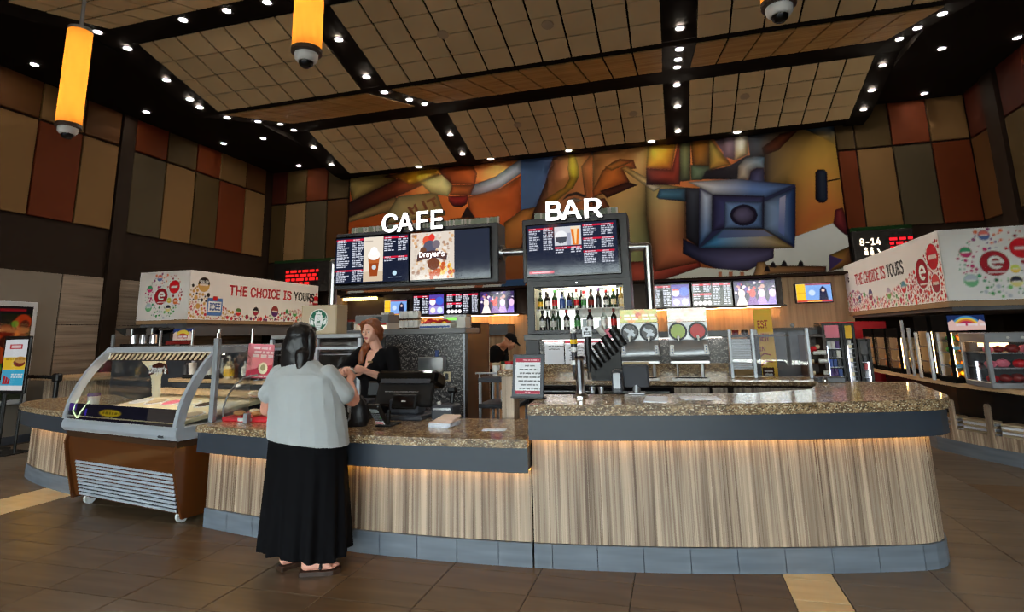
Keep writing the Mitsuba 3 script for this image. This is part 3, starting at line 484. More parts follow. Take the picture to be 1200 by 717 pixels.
# ------------------------------------------------------------------ soffit signs
LOGO = [(1, .0), (.92, .0)]
def dots(cv, n, box, cols, seed, keep=lambda u, v: True, rmin=.008, rmax=.04, free=()):
    r = random.Random(seed); put = list(free); k = 0
    for _ in range(n * 40):
        if k >= n: break
        u, v = r.uniform(box[0], box[1]), r.uniform(box[2], box[3]); rad = r.uniform(rmin, rmax) * (1 if r.random() < .5 else .6)
        if not keep(u, v) or any(math.hypot(u - a, v - b) < rad + c + .004 for a, b, c in put): continue
        put.append((u, v, rad)); cv.disc(u, v, rad, cols(u, v, r)); k += 1
def e_logo(cv, u, v, r):
    cv.disc(u, v, r, (158, 22, 38)); cv.ring(u + r * .08, v + r * .06, r * .30, r * .52, (246, 244, 242))
    cv.rect(u - r * .3, u + r * .62, v - r * .02, v + r * .17, (246, 244, 242)); cv.poly([(u + r * .1, v - r * .02), (u + r * .7, v - r * .02), (u + r * .62, v - r * .3), (u + r * .2, v - r * .2)], (158, 22, 38))
    cv.rect(u - r * .5, u + r * .72, v - r * .86 + .1 * r, v - r * .72 + .06 * r, (240, 226, 226))
def hues(u, v, r): return r.choice([(190, 26, 44), (214, 60, 40), (226, 120, 50), (60, 150, 90), (120, 60, 140), (196, 30, 90), (150, 26, 50), (40, 110, 70), (230, 190, 90)])
def face_logo(cv, mir=False):      # the ring of dots and small badges round the big letter
    w = cv.w; X = (lambda u: w - u) if mir else (lambda u: u); uc, vc = .60, .46
    e_logo(cv, uc - .06, vc - .02, .155); F = [(uc - .06, vc - .02, .16)]
    for du, dv, r, c, c2 in ((.24, .15, .125, (206, 26, 40), (206, 26, 40)), (-.12, .33, .062, (226, 120, 110), (90, 110, 170)), (-.34, .13, .066, (60, 160, 110), (200, 50, 110)), (-.33, -.22, .078, (190, 200, 210), (120, 190, 140)), (.13, -.25, .066, (40, 40, 60), (230, 220, 150)), (.29, -.12, .058, (206, 84, 40), (226, 130, 60)), (.14, -.10, .05, (200, 210, 90), (230, 200, 60))):
        cv.disc(uc + du, vc + dv, r, c2); cv.poly([(uc + du + r * .97 * math.cos(t), vc + dv + r * .97 * math.sin(t)) for t in np.linspace(0, math.pi, 12)], c)
        cv.rect(uc + du - r * .6, uc + du + r * .6, vc + dv - r * .14, vc + dv + r * .14, (240, 236, 236), .8); F.append((uc + du, vc + dv, r))
    def col(u, v, r):
        a = math.degrees(math.atan2(v - vc, u - uc))
        return r.choice([(196, 26, 44), (150, 26, 50), (214, 90, 60)] if -30 < a < 80 else [(110, 60, 140), (226, 110, 60), (150, 60, 120)] if 80 <= a < 130 else [(196, 30, 110), (60, 150, 110)] if abs(a) > 130 else [(60, 150, 80), (120, 190, 110), (40, 110, 70), (200, 205, 210)])
    dots(cv, 95, (uc - .45, uc + .45, vc - .43, vc + .43), col, 5, lambda u, v: .17 < math.hypot(u - uc, v - vc) < .44, .008, .028, F)
def soffit_sign(name, lab, corner, x_wall, mirrored):
    x, y0 = corner; y1 = 12.27; zb, zt = 1.95, 2.86; t = thing(name, lab, 'sign'); xo = x_wall
    if mirrored: zb, zt = 1.85, 2.735
    part(t, 'box', bx(min(x, xo), max(x, xo), y0, y1, zb, zt), 'mat_white', False)
    part(t, 'edge_trim', bx(min(x, xo) - .004, max(x, xo) + .004, y0 - .004, y1, zb - .07, zb), 'mat_soffit_wood', False)
    part(t, 'under_soffit', bx(min(x, xo) + .05, max(x, xo) - .05, y0 + .05, y1, zb - (.12 if mirrored else .30), zb - .07), 'mat_soffit_gray', False)
    h = zt - zb; L = y1 - y0; cv = Canvas(L, h, 420, (238, 236, 234))
    def wave(u, s=1.0): return (.26 if mirrored else .17) + .10 * math.sin(u * 2.1 + 1) * s + (.36 * math.exp(-(u / .55) ** 2) if not mirrored else .5 * math.exp(-((L - u) / .7) ** 2))
    F = []
    def badge(u, v, r, c, c2):
        cv.disc(u, v, r, c2); cv.poly([(u + r * math.cos(t), v + r * math.sin(t)) for t in np.linspace(0, math.pi, 14)], c); cv.rect(u - r * .7, u + r * .7, v - r * .16, v + r * .16, (240, 232, 226), .75); F.append((u, v, r))
    if not mirrored:
        badge(.32, .66, .14, (26, 22, 22), (206, 164, 90)); badge(1.75, .2, .09, (30, 30, 40), (150, 30, 60)); badge(2.35, .22, .12, (150, 60, 60), (90, 50, 110)); badge(3.05, .2, .08, (190, 170, 170), (80, 160, 80)); badge(3.85, .5, .15, (196, 26, 40), (176, 22, 36)); badge(1.25, .17, .08, (90, 130, 70), (196, 40, 50))
        u, v, w, hh = .62, .25, .19, .17; cv.rect(u - w, u + w, v - hh, v + hh, (70, 120, 190)); cv.rect(u - w * .85, u + w * .85, v - hh * .6, v + hh * .6, (236, 240, 244)); cv.rect(u - w * .3, u + w * .3, v + hh * .7, v + hh * 1.2, (200, 30, 40)); F.append((u, v, .2))
    else:
        e_logo(cv, L - .62, .40, .20); F.append((L - .62, .40, .21)); badge(L - .24, .58, .17, (196, 26, 40), (190, 22, 36)); badge(L - .25, .24, .12, (200, 60, 60), (150, 30, 50)); badge(L - 1.3, .27, .09, (90, 150, 170), (196, 40, 50)); badge(1.35, .25, .10, (80, 80, 130), (150, 60, 80)); badge(.75, .2, .07, (60, 70, 110), (120, 120, 150)); badge(2.2, .22, .09, (190, 170, 190), (120, 170, 90)); badge(.22, .6, .05, (30, 26, 26), (60, 40, 40))
    def colr(u, v, r):
        s = (u / L if not mirrored else 1 - u / L)
        if mirrored: return r.choice([(196, 26, 44), (176, 30, 60), (214, 60, 50)] if u > L - 1.1 else [(190, 60, 90), (150, 80, 130), (206, 90, 90), (90, 150, 90)] )
        return r.choice([(30, 26, 28), (206, 160, 84)] if u < .75 and v > .35 else [(206, 160, 84), (190, 30, 50)] if u < 1.1 else [(190, 26, 50), (150, 26, 60), (214, 90, 60), (110, 40, 100), (60, 140, 80)] if u < 3.4 else [(196, 26, 44), (170, 24, 40)])
    dots(cv, 420 if mirrored else 300, (.02, L - .02, .02, h - .05), colr, 11 + mirrored, lambda u, v: v < wave(u) + .02 or (not mirrored and u > 3.6 and v < .7), .014, .055, F)
    if mirrored:
        printed(t, 'side_print', cv, (x - .006, y1, zb), (0, -1, 0), (0, 0, 1)); rz = -90; g = lambda u: y1 - u; xs = x - .006
        us = (.62, 1.32, 1.96, 2.12)
    else:
        printed(t, 'side_print', cv, (x + .006, y0, zb), (0, 1, 0), (0, 0, 1)); rz = 90; g = lambda u: y0 + u; xs = x + .006
    if not mirrored: W = ((.92, .62, 'THE', 'red'), (1.62, 1.05, 'CHOICE', 'red'), (2.78, .3, 'IS', 'red'), (3.2, .78, 'YOURS', 'black')); hh, zz = .2, .50
    else: W = ((.62, .42, 'THE', 'red'), (1.12, .74, 'CHOICE', 'red'), (1.95, .2, 'IS', 'red'), (2.24, .66, 'YOURS', 'black')); hh, zz = .2, .46
    if not mirrored: W = ((.95, .50, 'THE', 'red'), (1.55, .93, 'CHOICE', 'red'), (2.6, .28, 'IS', 'red'), (2.98, .78, 'YOURS', 'black'))
    for u, w, s, c in W: part(t, 'lettering', text(s, hh, (xs, g(u), zb + zz), depth=.006, width=w, rz=rz, bold=not mirrored), 'mat_letter_' + c, False)
    if not mirrored:
        part(t, 'lettering', text('ICEE', .13, (xs + .002, g(.49), zb + .19), depth=.004, width=.26, rz=rz), 'mat_blue', False)
        part(t, 'lettering', text('Coca-Cola', .045, (xs + .002, g(.21), zb + .70), depth=.004, width=.22, rz=rz), 'mat_white', False)
    cf = Canvas(abs(x - xo), h, 180, (240, 238, 236)); face_logo(cf)
    printed(t, 'end_print', cf, (min(x, xo), y0 - .006, zb), (1, 0, 0), (0, 0, 1))
    return t
soffit_sign('soffit_sign', 'white overhead sign box with coloured dots, above the ice cream counter side', (-8.57, 8.34), -9.76, False)
soffit_sign('soffit_sign', 'white overhead sign box with coloured dots, above the candy and pretzel counter', (3.27, 8.15), 5.80, True)
struct('wall_left_bulkhead', bx(-10.3, -9.76, 8.9, 12.5, 1.7, 2.8), 'mat_soffit_gray')
struct('wall_left_return', bx(-9.0, -8.6, 11.6, 12.5, 0, 1.95), 'mat_soffit_gray')

# led boards on the wings
for x0, x1, z0, z1, lab, side in ((-9.95, -8.0, 2.72, 3.5, 'black ticker board with red text on the wall beside the cafe sign', 0), (3.5, 4.54, 2.6, 3.42, 'black showtime board reading 8-14 above the candy side sign', 1)):
    t = thing('led_board', lab, 'display board'); part(t, 'case', bx(x0, x1, 12.30, 12.45, z0, z1, .01), 'mat_black')
    part(t, 'glass_crest', bx(x0, x1, 12.31, 12.44, z1, z1 + .07), 'mat_bottle_green', False)
    if side == 0:
        for r in range(4):
            w = (.95, .9, .8, .55)[r]; xx = -9.58; k = 0
            cvx = Canvas(.98, .085, 90, (12, 4, 4)); cvx.dashes(.0, w, .012, .062, (255, 30, 30), 7 + r, 1.6); lit(t, 'text_line', cvx, (xx, 12.295, 3.22 - r * .105), (1, 0, 0), (0, 0, 1), 1.6)
    else:
        part(t, 'lettering', text('8-14', .13, (3.60, 12.296, 3.13), depth=.008, width=.36), 'mat_white', False, emitter=glow(C(255, 230, 190), 1.6, .02))
        for k in range(2):
            px = 3.70 + k * .1; part(t, 'person_pictogram', cat(xf(ball((0, 0, 0), .028, 1, (1, .15, 1)), (px, 12.294, 3.06)), bx(px - .03, px + .03, 12.291, 12.297, 2.94, 3.02)), 'mat_white', False, emitter=glow(C(255, 230, 190), 1.6, .02))
        part(t, 'slash', xf(bx(-.012, .012, -.004, .004, -.07, .07), (3.93, 12.292, 2.99), ry=-25), 'mat_white', False, emitter=glow(C(255, 230, 190), 1.6, .02))
        for r in range(3):
            cvx = Canvas(.4, .07, 50, (12, 4, 4)); cvx.dashes(0, (.4, .28, .2)[r], .01, .05, (255, 30, 40), 3 + r, 1.6); lit(t, 'text_line', cvx, (4.12, 12.295, 3.19 - r * .085), (1, 0, 0), (0, 0, 1), 1.6)

# ================================================================== THE ISLAND
def slope(x): return .102 * x + .188
def off(x, o):       # point on the front line moved o metres towards the lobby
    d = slope(x); n = math.hypot(1, d); return (x + o * d / n, curve(x) - o / n)
END = [(1.50, 4.556), (1.585, 4.61), (1.64, 4.685), (1.672, 4.78), (1.69, 4.9), (1.74, 5.2), (1.80, 5.55), (1.85, 5.85)]
def front(x0, x1, n=40): return [off(x, 0) for x in np.linspace(x0, x1, n)]
BARP = front(-1.02, 1.42, 40) + END
CAFP = front(-3.96, -1.03, 40)
def offset(path, o):
    p = np.array(path); t = np.gradient(p, axis=0); t /= np.linalg.norm(t, axis=1, keepdims=True); nrm = np.stack([t[:, 1], -t[:, 0]], 1)
    return [tuple(q) for q in p + nrm * o]
def ribbon(path, o0, o1, z0, z1): return xy(Polygon(offset(path, o1) + offset(path, o0)[::-1]).buffer(0), z0, z1)
def sub(path, s0, s1, n=4):
    p = np.array(path); s = np.r_[0, np.cumsum(np.linalg.norm(np.diff(p, axis=0), axis=1))]
    q = np.linspace(s0, min(s1, s[-1]), n); return [(np.interp(a, s, p[:, 0]), np.interp(a, s, p[:, 1])) for a in q]
def plen(path): return float(np.linalg.norm(np.diff(np.array(path), axis=0), axis=1).sum())
def counter(name, lab, path, inner, zf, shift):
    t = thing(name, lab, 'counter')
    poly = Polygon(path + inner); core = poly.buffer(-.03)
    part(t, 'carcass', xy(core, .0, zf), 'mat_wall_dark', False)
    part(t, 'front_panel', ribbon(path, -.03, 0, .155, zf + .02), 'mat_laminate', 20)
    part(t, 'fascia', cat(ribbon(path, -.03, .12, zf + .012, zf + .165), ribbon(path, .105, .12, zf, zf + .165)), 'mat_fascia', 20)
    part(t, 'led_strip', ribbon(path, .03, .045, zf + .004, zf + .012), 'mat_white', 20, emitter=glow(C(255, 184, 44), 7.5, .8))
    L = plen(path); s = shift - .301 if shift > .02 else shift
    while s < L - .03:
        part(t, 'base_tile', ribbon(sub(path, max(s, 0) + .002, min(s + .301, L) - .002), -.03, .014, .0, .152), 'mat_base_tile', False); s += .301
    return t
INB = [(1.22, 5.88), (1.14, 5.5), (1.0, 5.1)] + [off(x, -.52) for x in np.linspace(.7, -1.02, 12)]
INC = [off(x, -.8) for x in np.linspace(-1.03, -3.9, 16)]
counter('bar_counter', 'tall curved bar counter with striped wood front, slate fascia and glowing orange underside', BARP, INB, .84, .125)
counter('cafe_counter', 'lower striped wood cafe counter section that the woman in the long skirt stands at', CAFP, INC, .625, .0)
def granite_top(name, lab, path, inner, z0, z1, o=.145):
    poly = Polygon(offset(path, o) + inner); return solo(name, cat(xy(poly.buffer(-.006), z1 - .01, z1), xy(poly, z0, z1 - .006)), 'mat_granite', lab, 'countertop', smooth=25)
granite_top('bar_countertop', 'speckled brown granite top on the tall bar counter', BARP, INB, 1.005, 1.075)
granite_top('cafe_countertop', 'speckled brown granite top on the lower cafe counter', CAFP, INC, .79, .845)
k = thing('counter_end_post', 'wood clad post with a granite cap at the inner end of the tall bar', 'post')
part(k, 'shaft', bx(-1.50, -1.39, 4.88, 5.06, 0, 1.19), 'mat_laminate', False); part(k, 'cap', bx(-1.53, -1.36, 4.85, 5.08, 1.19, 1.24, .01), 'mat_granite', False)
# the piece of counter beyond the ice cream cabinet
FAR = [(-7.95, 5.75), (-7.8, 5.42), (-7.6, 5.24), (-7.3, 5.10), (-6.9, 4.95), (-6.45, 4.82), (-6.0, 4.70)]; INF = [(-5.85, 5.4), (-6.6, 5.7), (-7.5, 6.2), (-7.85, 6.1)]
counter('end_counter', 'short striped wood counter end beyond the ice cream cabinet, beside the poster stand', FAR, INF, .625, .1)
granite_top('end_countertop', 'granite top of the short counter end beyond the ice cream cabinet', FAR, INF, .79, .845)
solo('napkin_sheet', bx(-.24, -.08, 4.1, 4.45, 1.075, 1.079), 'mat_paper', 'white paper sheet lying flat on the granite bar beside the bar till', 'paper')
solo('napkin_sheet', xf(bx(-.13, .13, -.09, .09, 0, .004), (.14, 4.38, 1.075), rz=6), 'mat_paper', 'white printed paper mat lying on the granite bar in front of the drink machines', 'paper')

# ------------------------------------------------------------------ back bar
t = thing('back_bar_wall', 'black speckled low wall with gray cap behind the cashier', 'partition')
part(t, 'body', bx(-4.75, -2.6, 6.9, 7.35, 0, 1.58), 'mat_speckle', False); part(t, 'cap', bx(-4.85, -2.58, 6.84, 7.40, 1.58, 1.655, .008), 'mat_gray', False)
part(t, 'end_panel', bx(-2.6, -2.56, 6.88, 7.75, 0, 1.58), 'mat_brown_dark', False); part(t, 'corner_trim', bx(-2.625, -2.6, 6.885, 6.90, 0, 1.58), 'mat_alu', False)
t = thing('back_bar_wall', 'black speckled low wall with gray cap under the bottle cabinet', 'partition')
part(t, 'body', bx(-1.9, .62, 7.45, 7.6, 0, 1.47), 'mat_speckle', False); part(t, 'cap', bx(-1.95, .66, 7.38, 7.64, 1.47, 1.55, .008), 'mat_gray', False); part(t, 'end_panel', bx(-1.93, -1.75, 7.40, 7.44, 0, 1.47), 'mat_charcoal', False)
part(t, 'splashback', bx(-1.75, .60, 7.42, 7.45, 1.0, 1.16), 'mat_granite', False); part(t, 'cap_light', bx(-1.7, .55, 7.385, 7.395, 1.462, 1.47), 'mat_white', False, emitter=glow(C(255, 244, 228), 9, .3))
t = thing('back_counter', 'granite topped back counter under the drink machines', 'counter')
part(t, 'granite_top', cat(bx(-1.8, .62, 6.7, 7.45, .955, 1.0, .006), bx(.6, 1.5, 6.72, 7.4, .955, 1.0, .006)), 'mat_granite', False)
part(t, 'carcass', bx(-1.75, 1.45, 6.82, 7.42, 0, .95), 'mat_wall_dark', False)
for x0, x1, h in ((-.05, .33, .95), (.36, .52, .95), (.58, 1.42, .95)): part(t, 'front_panel', bx(x0, x1, 6.77, 6.82, .12, h - .02, .003), 'mat_laminate', False)
part(t, 'cable_hole', cyl((.02, 6.764, .83), (.02, 6.772, .83), .035, 18), 'mat_black'); part(t, 'side_trim', bx(1.43, 1.46, 6.74, 6.86, .0, .95), 'mat_steel', False)
for i, (x0, x1) in enumerate(((-1.72, -.92), (-.9, -.08))):
    t = thing('bottle_cooler', 'black undercounter cooler with a bright edge, ' + ('below the posted papers' if i == 0 else 'below the first drink machine'), 'cooler')
    part(t, 'cabinet', bx(x0, x1, 6.74, 6.818, .06, .92, .005), 'mat_black_gloss', False); part(t, 'handle_rail', bx(x0 + .02, x1 - .02, 6.71, 6.74, .865, .885, .004), 'mat_chrome', False); part(t, 'toe_panel', bx(x0 + .02, x1 - .02, 6.75, 6.8, .0, .06), 'mat_black', False)
cols = ['a plain white sheet', 'with a maroon heading and short lines', 'with maroon bands above and below', 'with blue side lines']
for i, x in enumerate((-1.67, -1.40, -1.135, -.86)):
    t = thing('posted_notice', ORD[i] + ' paper notice from the doorway below the bottles, ' + cols[i], 'notice', 'notices under the bottle cabinet'); w, h = .255, .30
    cv = Canvas(w, h, 60, (226, 229, 238)); cv.rect(0, w, h - .028, h, (130, 28, 48)) if i else cv.rect(0, w, h - .01, h, (150, 60, 70))
    if i > 1: cv.rect(0, w, 0, .018, (130, 28, 48))
    r = random.Random(i)
    for q in range(7 if i else 2):
        v = h - .07 - q * (.03 if i else .04); L = r.uniform(.09, .17); cv.dashes(w / 2 - L / 2, w / 2 + L / 2, v, .012, (70, 74, 90), i * 9 + q, 1.6)
    part(t, 'sheet', bx(x, x + w, 7.41, 7.42, 1.155, 1.155 + h), 'mat_paper', False); printed(t, 'print', cv, (x, 7.408, 1.155), (1, 0, 0), (0, 0, 1))

# ------------------------------------------------------------------ bar tower: menu board over bottle cabinet
t = thing('bar_menu_tower', 'gray bar tower with a menu screen over the lit bottle cabinet', 'menu board')
part(t, 'housing', cat(bx(-1.93, -.5, 7.36, 7.75, 2.24, 3.11, .01), bx(-1.88, -1.78, 7.34, 7.8, 1.55, 2.26, .006), bx(-.60, -.50, 7.34, 7.8, 1.55, 2.26, .006), bx(-1.88, -.5, 7.34, 7.8, 2.17, 2.25, .006), bx(-1.88, -.5, 7.34, 7.8, 1.55, 1.60, .006)), 'mat_housing', False)
part(t, 'screw_cap', cyl((-1.2, 7.33, 2.21), (-1.2, 7.34, 2.21), .012, 10), 'mat_chrome')
part(t, 'back_light', bx(-1.78, -.60, 7.76, 7.78, 1.6, 2.17), 'mat_white', False, emitter=glow(C(226, 240, 228), .9, .5))
part(t, 'side_liner', bx(-1.785, -1.77, 7.36, 7.76, 1.6, 2.17), 'mat_cream', False); part(t, 'side_liner', bx(-.61, -.598, 7.36, 7.76, 1.6, 2.17), 'mat_cream', False); part(t, 'top_liner', bx(-1.78, -.6, 7.36, 7.76, 2.155, 2.17), 'mat_black', False)
part(t, 'cabinet_lamp', bx(-1.7, -.7, 7.42, 7.45, 2.14, 2.155), 'mat_white', False, emitter=glow(C(255, 236, 200), 9, .4))
for z in (1.875,): part(t, 'shelf', bx(-1.77, -.61, 7.42, 7.76, z - .012, z), 'mat_glass', False)
part(t, 'shelf_edge', bx(-1.77, -.61, 7.41, 7.42, 1.862, 1.878), 'mat_offwhite', False)
for k, (x, w, z, h) in enumerate(((-1.30, .55, 1.76, .12), (-.75, .14, 1.74, .13), (-1.66, .1, 1.78, .1), (-1.2, .12, 1.64, .1), (-.98, .12, 1.62, .1))): part(t, 'mirror_tile', bx(x, x + w, 7.74, 7.755, z, z + h), 'mat_alu' if k > 2 else 'mat_white', False)
cv = Canvas(1.21, .68, 230, (30, 36, 56)); W, H = 1.21, .68
cv.menu(.02, .36, .33, .64, 11, (0,), 1); cv.menu(.38, .74, .28, .37, 3, (0,), 2); cv.menu(.76, 1.17, .50, .65, 6, (0,), 3); cv.menu(.76, 1.17, .33, .47, 6, (0,), 4); cv.menu(.76, 1.17, .13, .30, 7, (0,), 5)
cv.rect(.02, .36, .02, .055, (214, 40, 70)); cv.rect(.06, .31, .032, .042, (240, 200, 210)); cv.rect(.38, .74, .385, .64, (206, 208, 214)); cv.disc(.47, .50, .085, (236, 238, 240)); cv.poly([(.39, .5), (.55, .5), (.54, .44), (.47, .405), (.40, .44)], (70, 74, 84)); cv.rect(.46, .48, .385, .42, (220, 222, 226))
cv.poly([(.60, .62), (.72, .62), (.70, .385), (.63, .385)], (226, 120, 36)); cv.poly([(.64, .60), (.69, .60), (.67, .40), (.655, .40)], (250, 214, 160)); cv.rect(.60, .72, .60, .635, (240, 220, 190)); cv.rect(.55, .60, .385, .55, (90, 96, 140), .5)
part(t, 'screen_bezel', bx(-1.87, -.60, 7.30, 7.36, 2.30, 3.02, .006), 'mat_black_gloss', False); lit(t, 'menu_screen', cv, (-1.845, 7.296, 2.325), (1.0, 0, 0), (0, 0, 1), .85)
def crest(t, x0, x1, z):
    x = x0; r = random.Random(int(x0 * 100))
    while x < x1:
        w = r.uniform(.014, .03); part(t, 'crest_slat', bx(x, x + w - .003, 7.45, 7.5, z, z + .1 + r.uniform(-.006, .006)), 'mat_crest' if r.random() < .6 else 'mat_offwhite', False); x += w
mat('crest', C(150, 165, 148), .3)
def letters(t, s, xs, h, z):
    for ch, x, w in zip(s, xs[::2], xs[1::2]):
        part(t, 'letter_' + ch.lower(), text(ch, h, (x, 7.27, z), depth=.012, width=w), 'mat_white', False, emitter=glow(C(250, 250, 250), 1.25, .1)); 
        part(t, 'letter_body_' + ch.lower(), text(ch, h, (x, 7.34, z), depth=.06, width=w), 'mat_black', False)
crest(t, -1.77, -.64, 3.11); letters(t, 'BAR', (-1.6, .22, -1.37, .28, -1.08, .24), .25, 3.06)
# cafe board
t = thing('cafe_menu_board', 'wide gray cafe menu board hung on steel pipes, two screens', 'menu board')
part(t, 'housing', bx(-4.86, -2.28, 7.36, 7.72, 2.27, 3.11, .01), 'mat_housing', False)
part(t, 'screen_bezel', bx(-4.83, -3.605, 7.30, 7.36, 2.32, 3.05, .006), 'mat_black_gloss', False); part(t, 'screen_bezel', bx(-3.6, -2.37, 7.30, 7.36, 2.32, 3.05, .006), 'mat_black_gloss', False)
cv = Canvas(1.2, .68, 230, (24, 30, 50)); cv.menu(.01, .46, .23, .66, 15, (0,), 11); cv.menu(.01, .46, .02, .20, 7, (0,), 12); cv.menu(.80, 1.18, .44, .66, 7, (0,), 13); cv.menu(.80, 1.18, .29, .37, 3, (0,), 14)
cv.rect(.47, .79, .015, .67, (226, 214, 196)); cv.rect(.47, .79, .015, .16, (206, 186, 160)); cv.poly([(.545, .36), (.735, .36), (.70, .09), (.58, .09)], (176, 92, 44)); cv.poly([(.56, .28), (.72, .28), (.70, .09), (.58, .09)], (150, 66, 28)); cv.disc(.64, .40, .10, (244, 240, 236), .075); cv.disc(.64, .46, .06, (250, 248, 246)); cv.disc(.645, .22, .035, (196, 206, 214)); cv.rect(.48, .62, .60, .62, (150, 140, 130), .6)
cv.disc(.98, .12, .035, (190, 222, 236)); cv.rect(.88, 1.09, .055, .063, (150, 170, 190)); lit(t, 'menu_screen', cv, (-4.815, 7.296, 2.345), (1, 0, 0), (0, 0, 1), .9)
cv = Canvas(1.2, .68, 230, (40, 46, 62)); cv.rect(0, .675, .0, .68, (222, 210, 196)); r = random.Random(8)
for i in range(150):
    u, v = r.uniform(.02, .65), r.uniform(.02, .66); cv.disc(u, v, r.uniform(.008, .03), r.choice([(236, 226, 214), (214, 160, 90), (196, 140, 80), (240, 234, 226), (150, 96, 60), (206, 190, 176)]), a=.7)
for i in range(40): cv.disc(r.uniform(.32, .66), r.uniform(.02, .24), r.uniform(.012, .035), r.choice([(222, 120, 36), (236, 190, 80), (200, 90, 40), (246, 220, 140)]))
for u, v, q, c in ((.26, .56, .07, (220, 90, 60)), (.33, .6, .05, (226, 60, 50)), (.30, .46, .10, (90, 90, 110)), (.40, .50, .06, (120, 110, 120)), (.2, .42, .05, (110, 70, 50)), (.36, .22, .09, (120, 66, 44))): cv.disc(u, v, q, c)
cv.poly([(.10, .26), (.11, .36), (.22, .40), (.34, .415), (.46, .40), (.57, .36), (.56, .26), (.45, .295), (.34, .305), (.22, .29)], (74, 56, 62)); cv.poly([(.115, .275), (.125, .35), (.22, .385), (.34, .40), (.46, .385), (.55, .35), (.545, .275), (.45, .31), (.34, .32), (.22, .305)], (92, 62, 56))
lit(t, 'dessert_screen', cv, (-3.585, 7.296, 2.345), (1, 0, 0), (0, 0, 1), .85)
part(t, 'lettering', text("Dreyer's", .075, (-3.455, 7.292, 2.668), depth=.004, width=.39), 'mat_white', False, emitter=glow(C(245, 240, 240), 1.0, .02))
crest(t, -4.66, -2.3, 3.11); letters(t, 'CAFE', (-4.06, .25, -3.80, .26, -3.51, .18, -3.285, .18), .26, 3.07)
def flange(c, d, r=.075): return cyl(c, (c[0] + d, c[1], c[2]), r, 20)
k = solo('support_pipe', cat(tube([(-.5, 7.5, 2.66), (-.27, 7.5, 2.66), (-.27, 7.5, 1.55)], .056, 16), flange((-.5, 7.5, 2.66), .03)), 'mat_steel', 'bent steel pipe coming down beside the bar menu screen', 'pipe')
k = solo('support_pipe', cat(tube([(-2.28, 7.5, 2.69), (-1.93, 7.5, 2.69)], .056, 16), flange((-2.28, 7.5, 2.69), .05, .11)), 'mat_steel', 'short level steel pipe joining the cafe and bar menu boards', 'pipe')
k = solo('support_pipe', cat(tube([(-4.86, 7.5, 2.70), (-4.98, 7.5, 2.70), (-4.98, 7.5, .0)], .062, 16)), 'mat_steel', 'bent steel pipe standing beside the cafe menu screens above the coffee logo box', 'pipe')
solo('support_pipe', cat(tube([(-4.86, 7.6, 2.5), (-4.7, 7.6, 2.5), (-4.7, 7.6, 1.66)], .03, 10)) if False else cyl((-2.2, 7.6, 1.0), (-2.2, 7.6, 1.01), .01, 6), 'mat_steel', 'x', 'pipe') if False else None

# bottles
def bottle_mesh(h, r, neck, sh):     # profile: base, body, shoulder, neck
    return [(0, 0), (r, 0), (r, h * sh), (r * .72, h * (sh + .09)), (neck, h * (sh + .17)), (neck, h * .97), (neck * 1.25, h * .97), (neck * 1.25, h), (0, h)]
def bottle(x, y, z, h, r, body, label, cap, lab, group, sh=.58):
    t = thing('bottle', lab, 'bottle', group); neck = r * .34
    part(t, 'glass', lathe(bottle_mesh(h, r, neck, sh), (x, y, z), 16), 'mat_' + body, 40)
    part(t, 'label', lathe([(r * 1.012, h * .16), (r * 1.012, h * (sh - .1))], (x, y, z), 16), 'mat_' + label, True)
    part(t, 'cap', lathe([(0, h * 1.004), (neck * 1.35, h * 1.004), (neck * 1.35, h * .84)], (x, y, z), 12), 'mat_' + cap, 40)
low = [(-1.715, 'bottle_dark', 'white', 'black', .31, .041), (-1.565, 'bottle_green', 'offwhite', 'bottle_dark', .30, .042), (-1.385, 'bottle_dark', 'white', 'red', .31, .042), (-1.235, 'bottle_green', 'green', 'black', .30, .043), (-1.07, 'bottle_dark', 'white', 'red_dark', .31, .045), (-.885, 'bottle_clear', 'white', 'offwhite', .31, .045), (-.755, 'bottle_dark', 'red', 'red_dark', .31, .038), (-.645, 'bottle_dark', 'white', 'yellow', .27, .035)]
dn = ['dark, white label', 'green, off-white label', 'dark with red cap', 'green with green label', 'dark, broad white label', 'clear glass', 'slim dark with red label', 'dark with yellow cap']
for i, (x, b, l, c, h, r) in enumerate(low): bottle(x, 7.52 + .01 * (i % 3), 1.60, h * .86, r, b, l, c, f'{ORD[i]} wine bottle from the doorway on the lower lit shelf, {dn[i]}', 'wine bottles on the lower shelf')
solo('bottle', lathe(bottle_mesh(.26, .04, .013, .58), (-1.675, 7.66, 1.6), 14), 'mat_bottle_dark', 'dark wine bottle standing behind the first one on the lower lit shelf', 'bottle', smooth=40); solo('bottle', lathe(bottle_mesh(.26, .04, .013, .58), (-1.525, 7.66, 1.6), 14), 'mat_bottle_green', 'green wine bottle standing behind the second one on the lower lit shelf', 'bottle', smooth=40)
up = [('bottle_green', 'yellow', 'black'), ('bottle_dark', 'white', 'offwhite'), ('bottle_green', 'red', 'green'), ('bottle_blue', 'blue', 'black'), ('bottle_dark', 'blue', 'offwhite'), ('bottle_clear', 'red', 'red_dark'), ('bottle_clear', 'green', 'red'), ('bottle_dark', 'red_dark', 'black'), ('bottle_dark', 'charcoal', 'purple'), ('bottle_dark', 'white', 'red'), ('bottle_green', 'cream', 'yellow'), ('bottle_gold', 'cream', 'yellow')]
pretty = dict(bottle_green='green', bottle_dark='dark', bottle_blue='blue', bottle_clear='clear', bottle_gold='golden', offwhite='off-white', red_dark='dark red')
for i, (b, l, c) in enumerate(up):
    bottle(-1.73 + i * .0985, 7.50 + .02 * (i % 2), 1.878, .235 + .015 * ((i * 7) % 3), .036, b, l, c, f'{ORD[i]} spirit bottle from the doorway, upper shelf, {pretty[b]} glass, {pretty.get(l, l)} label', 'spirit bottles on the upper shelf', .55)
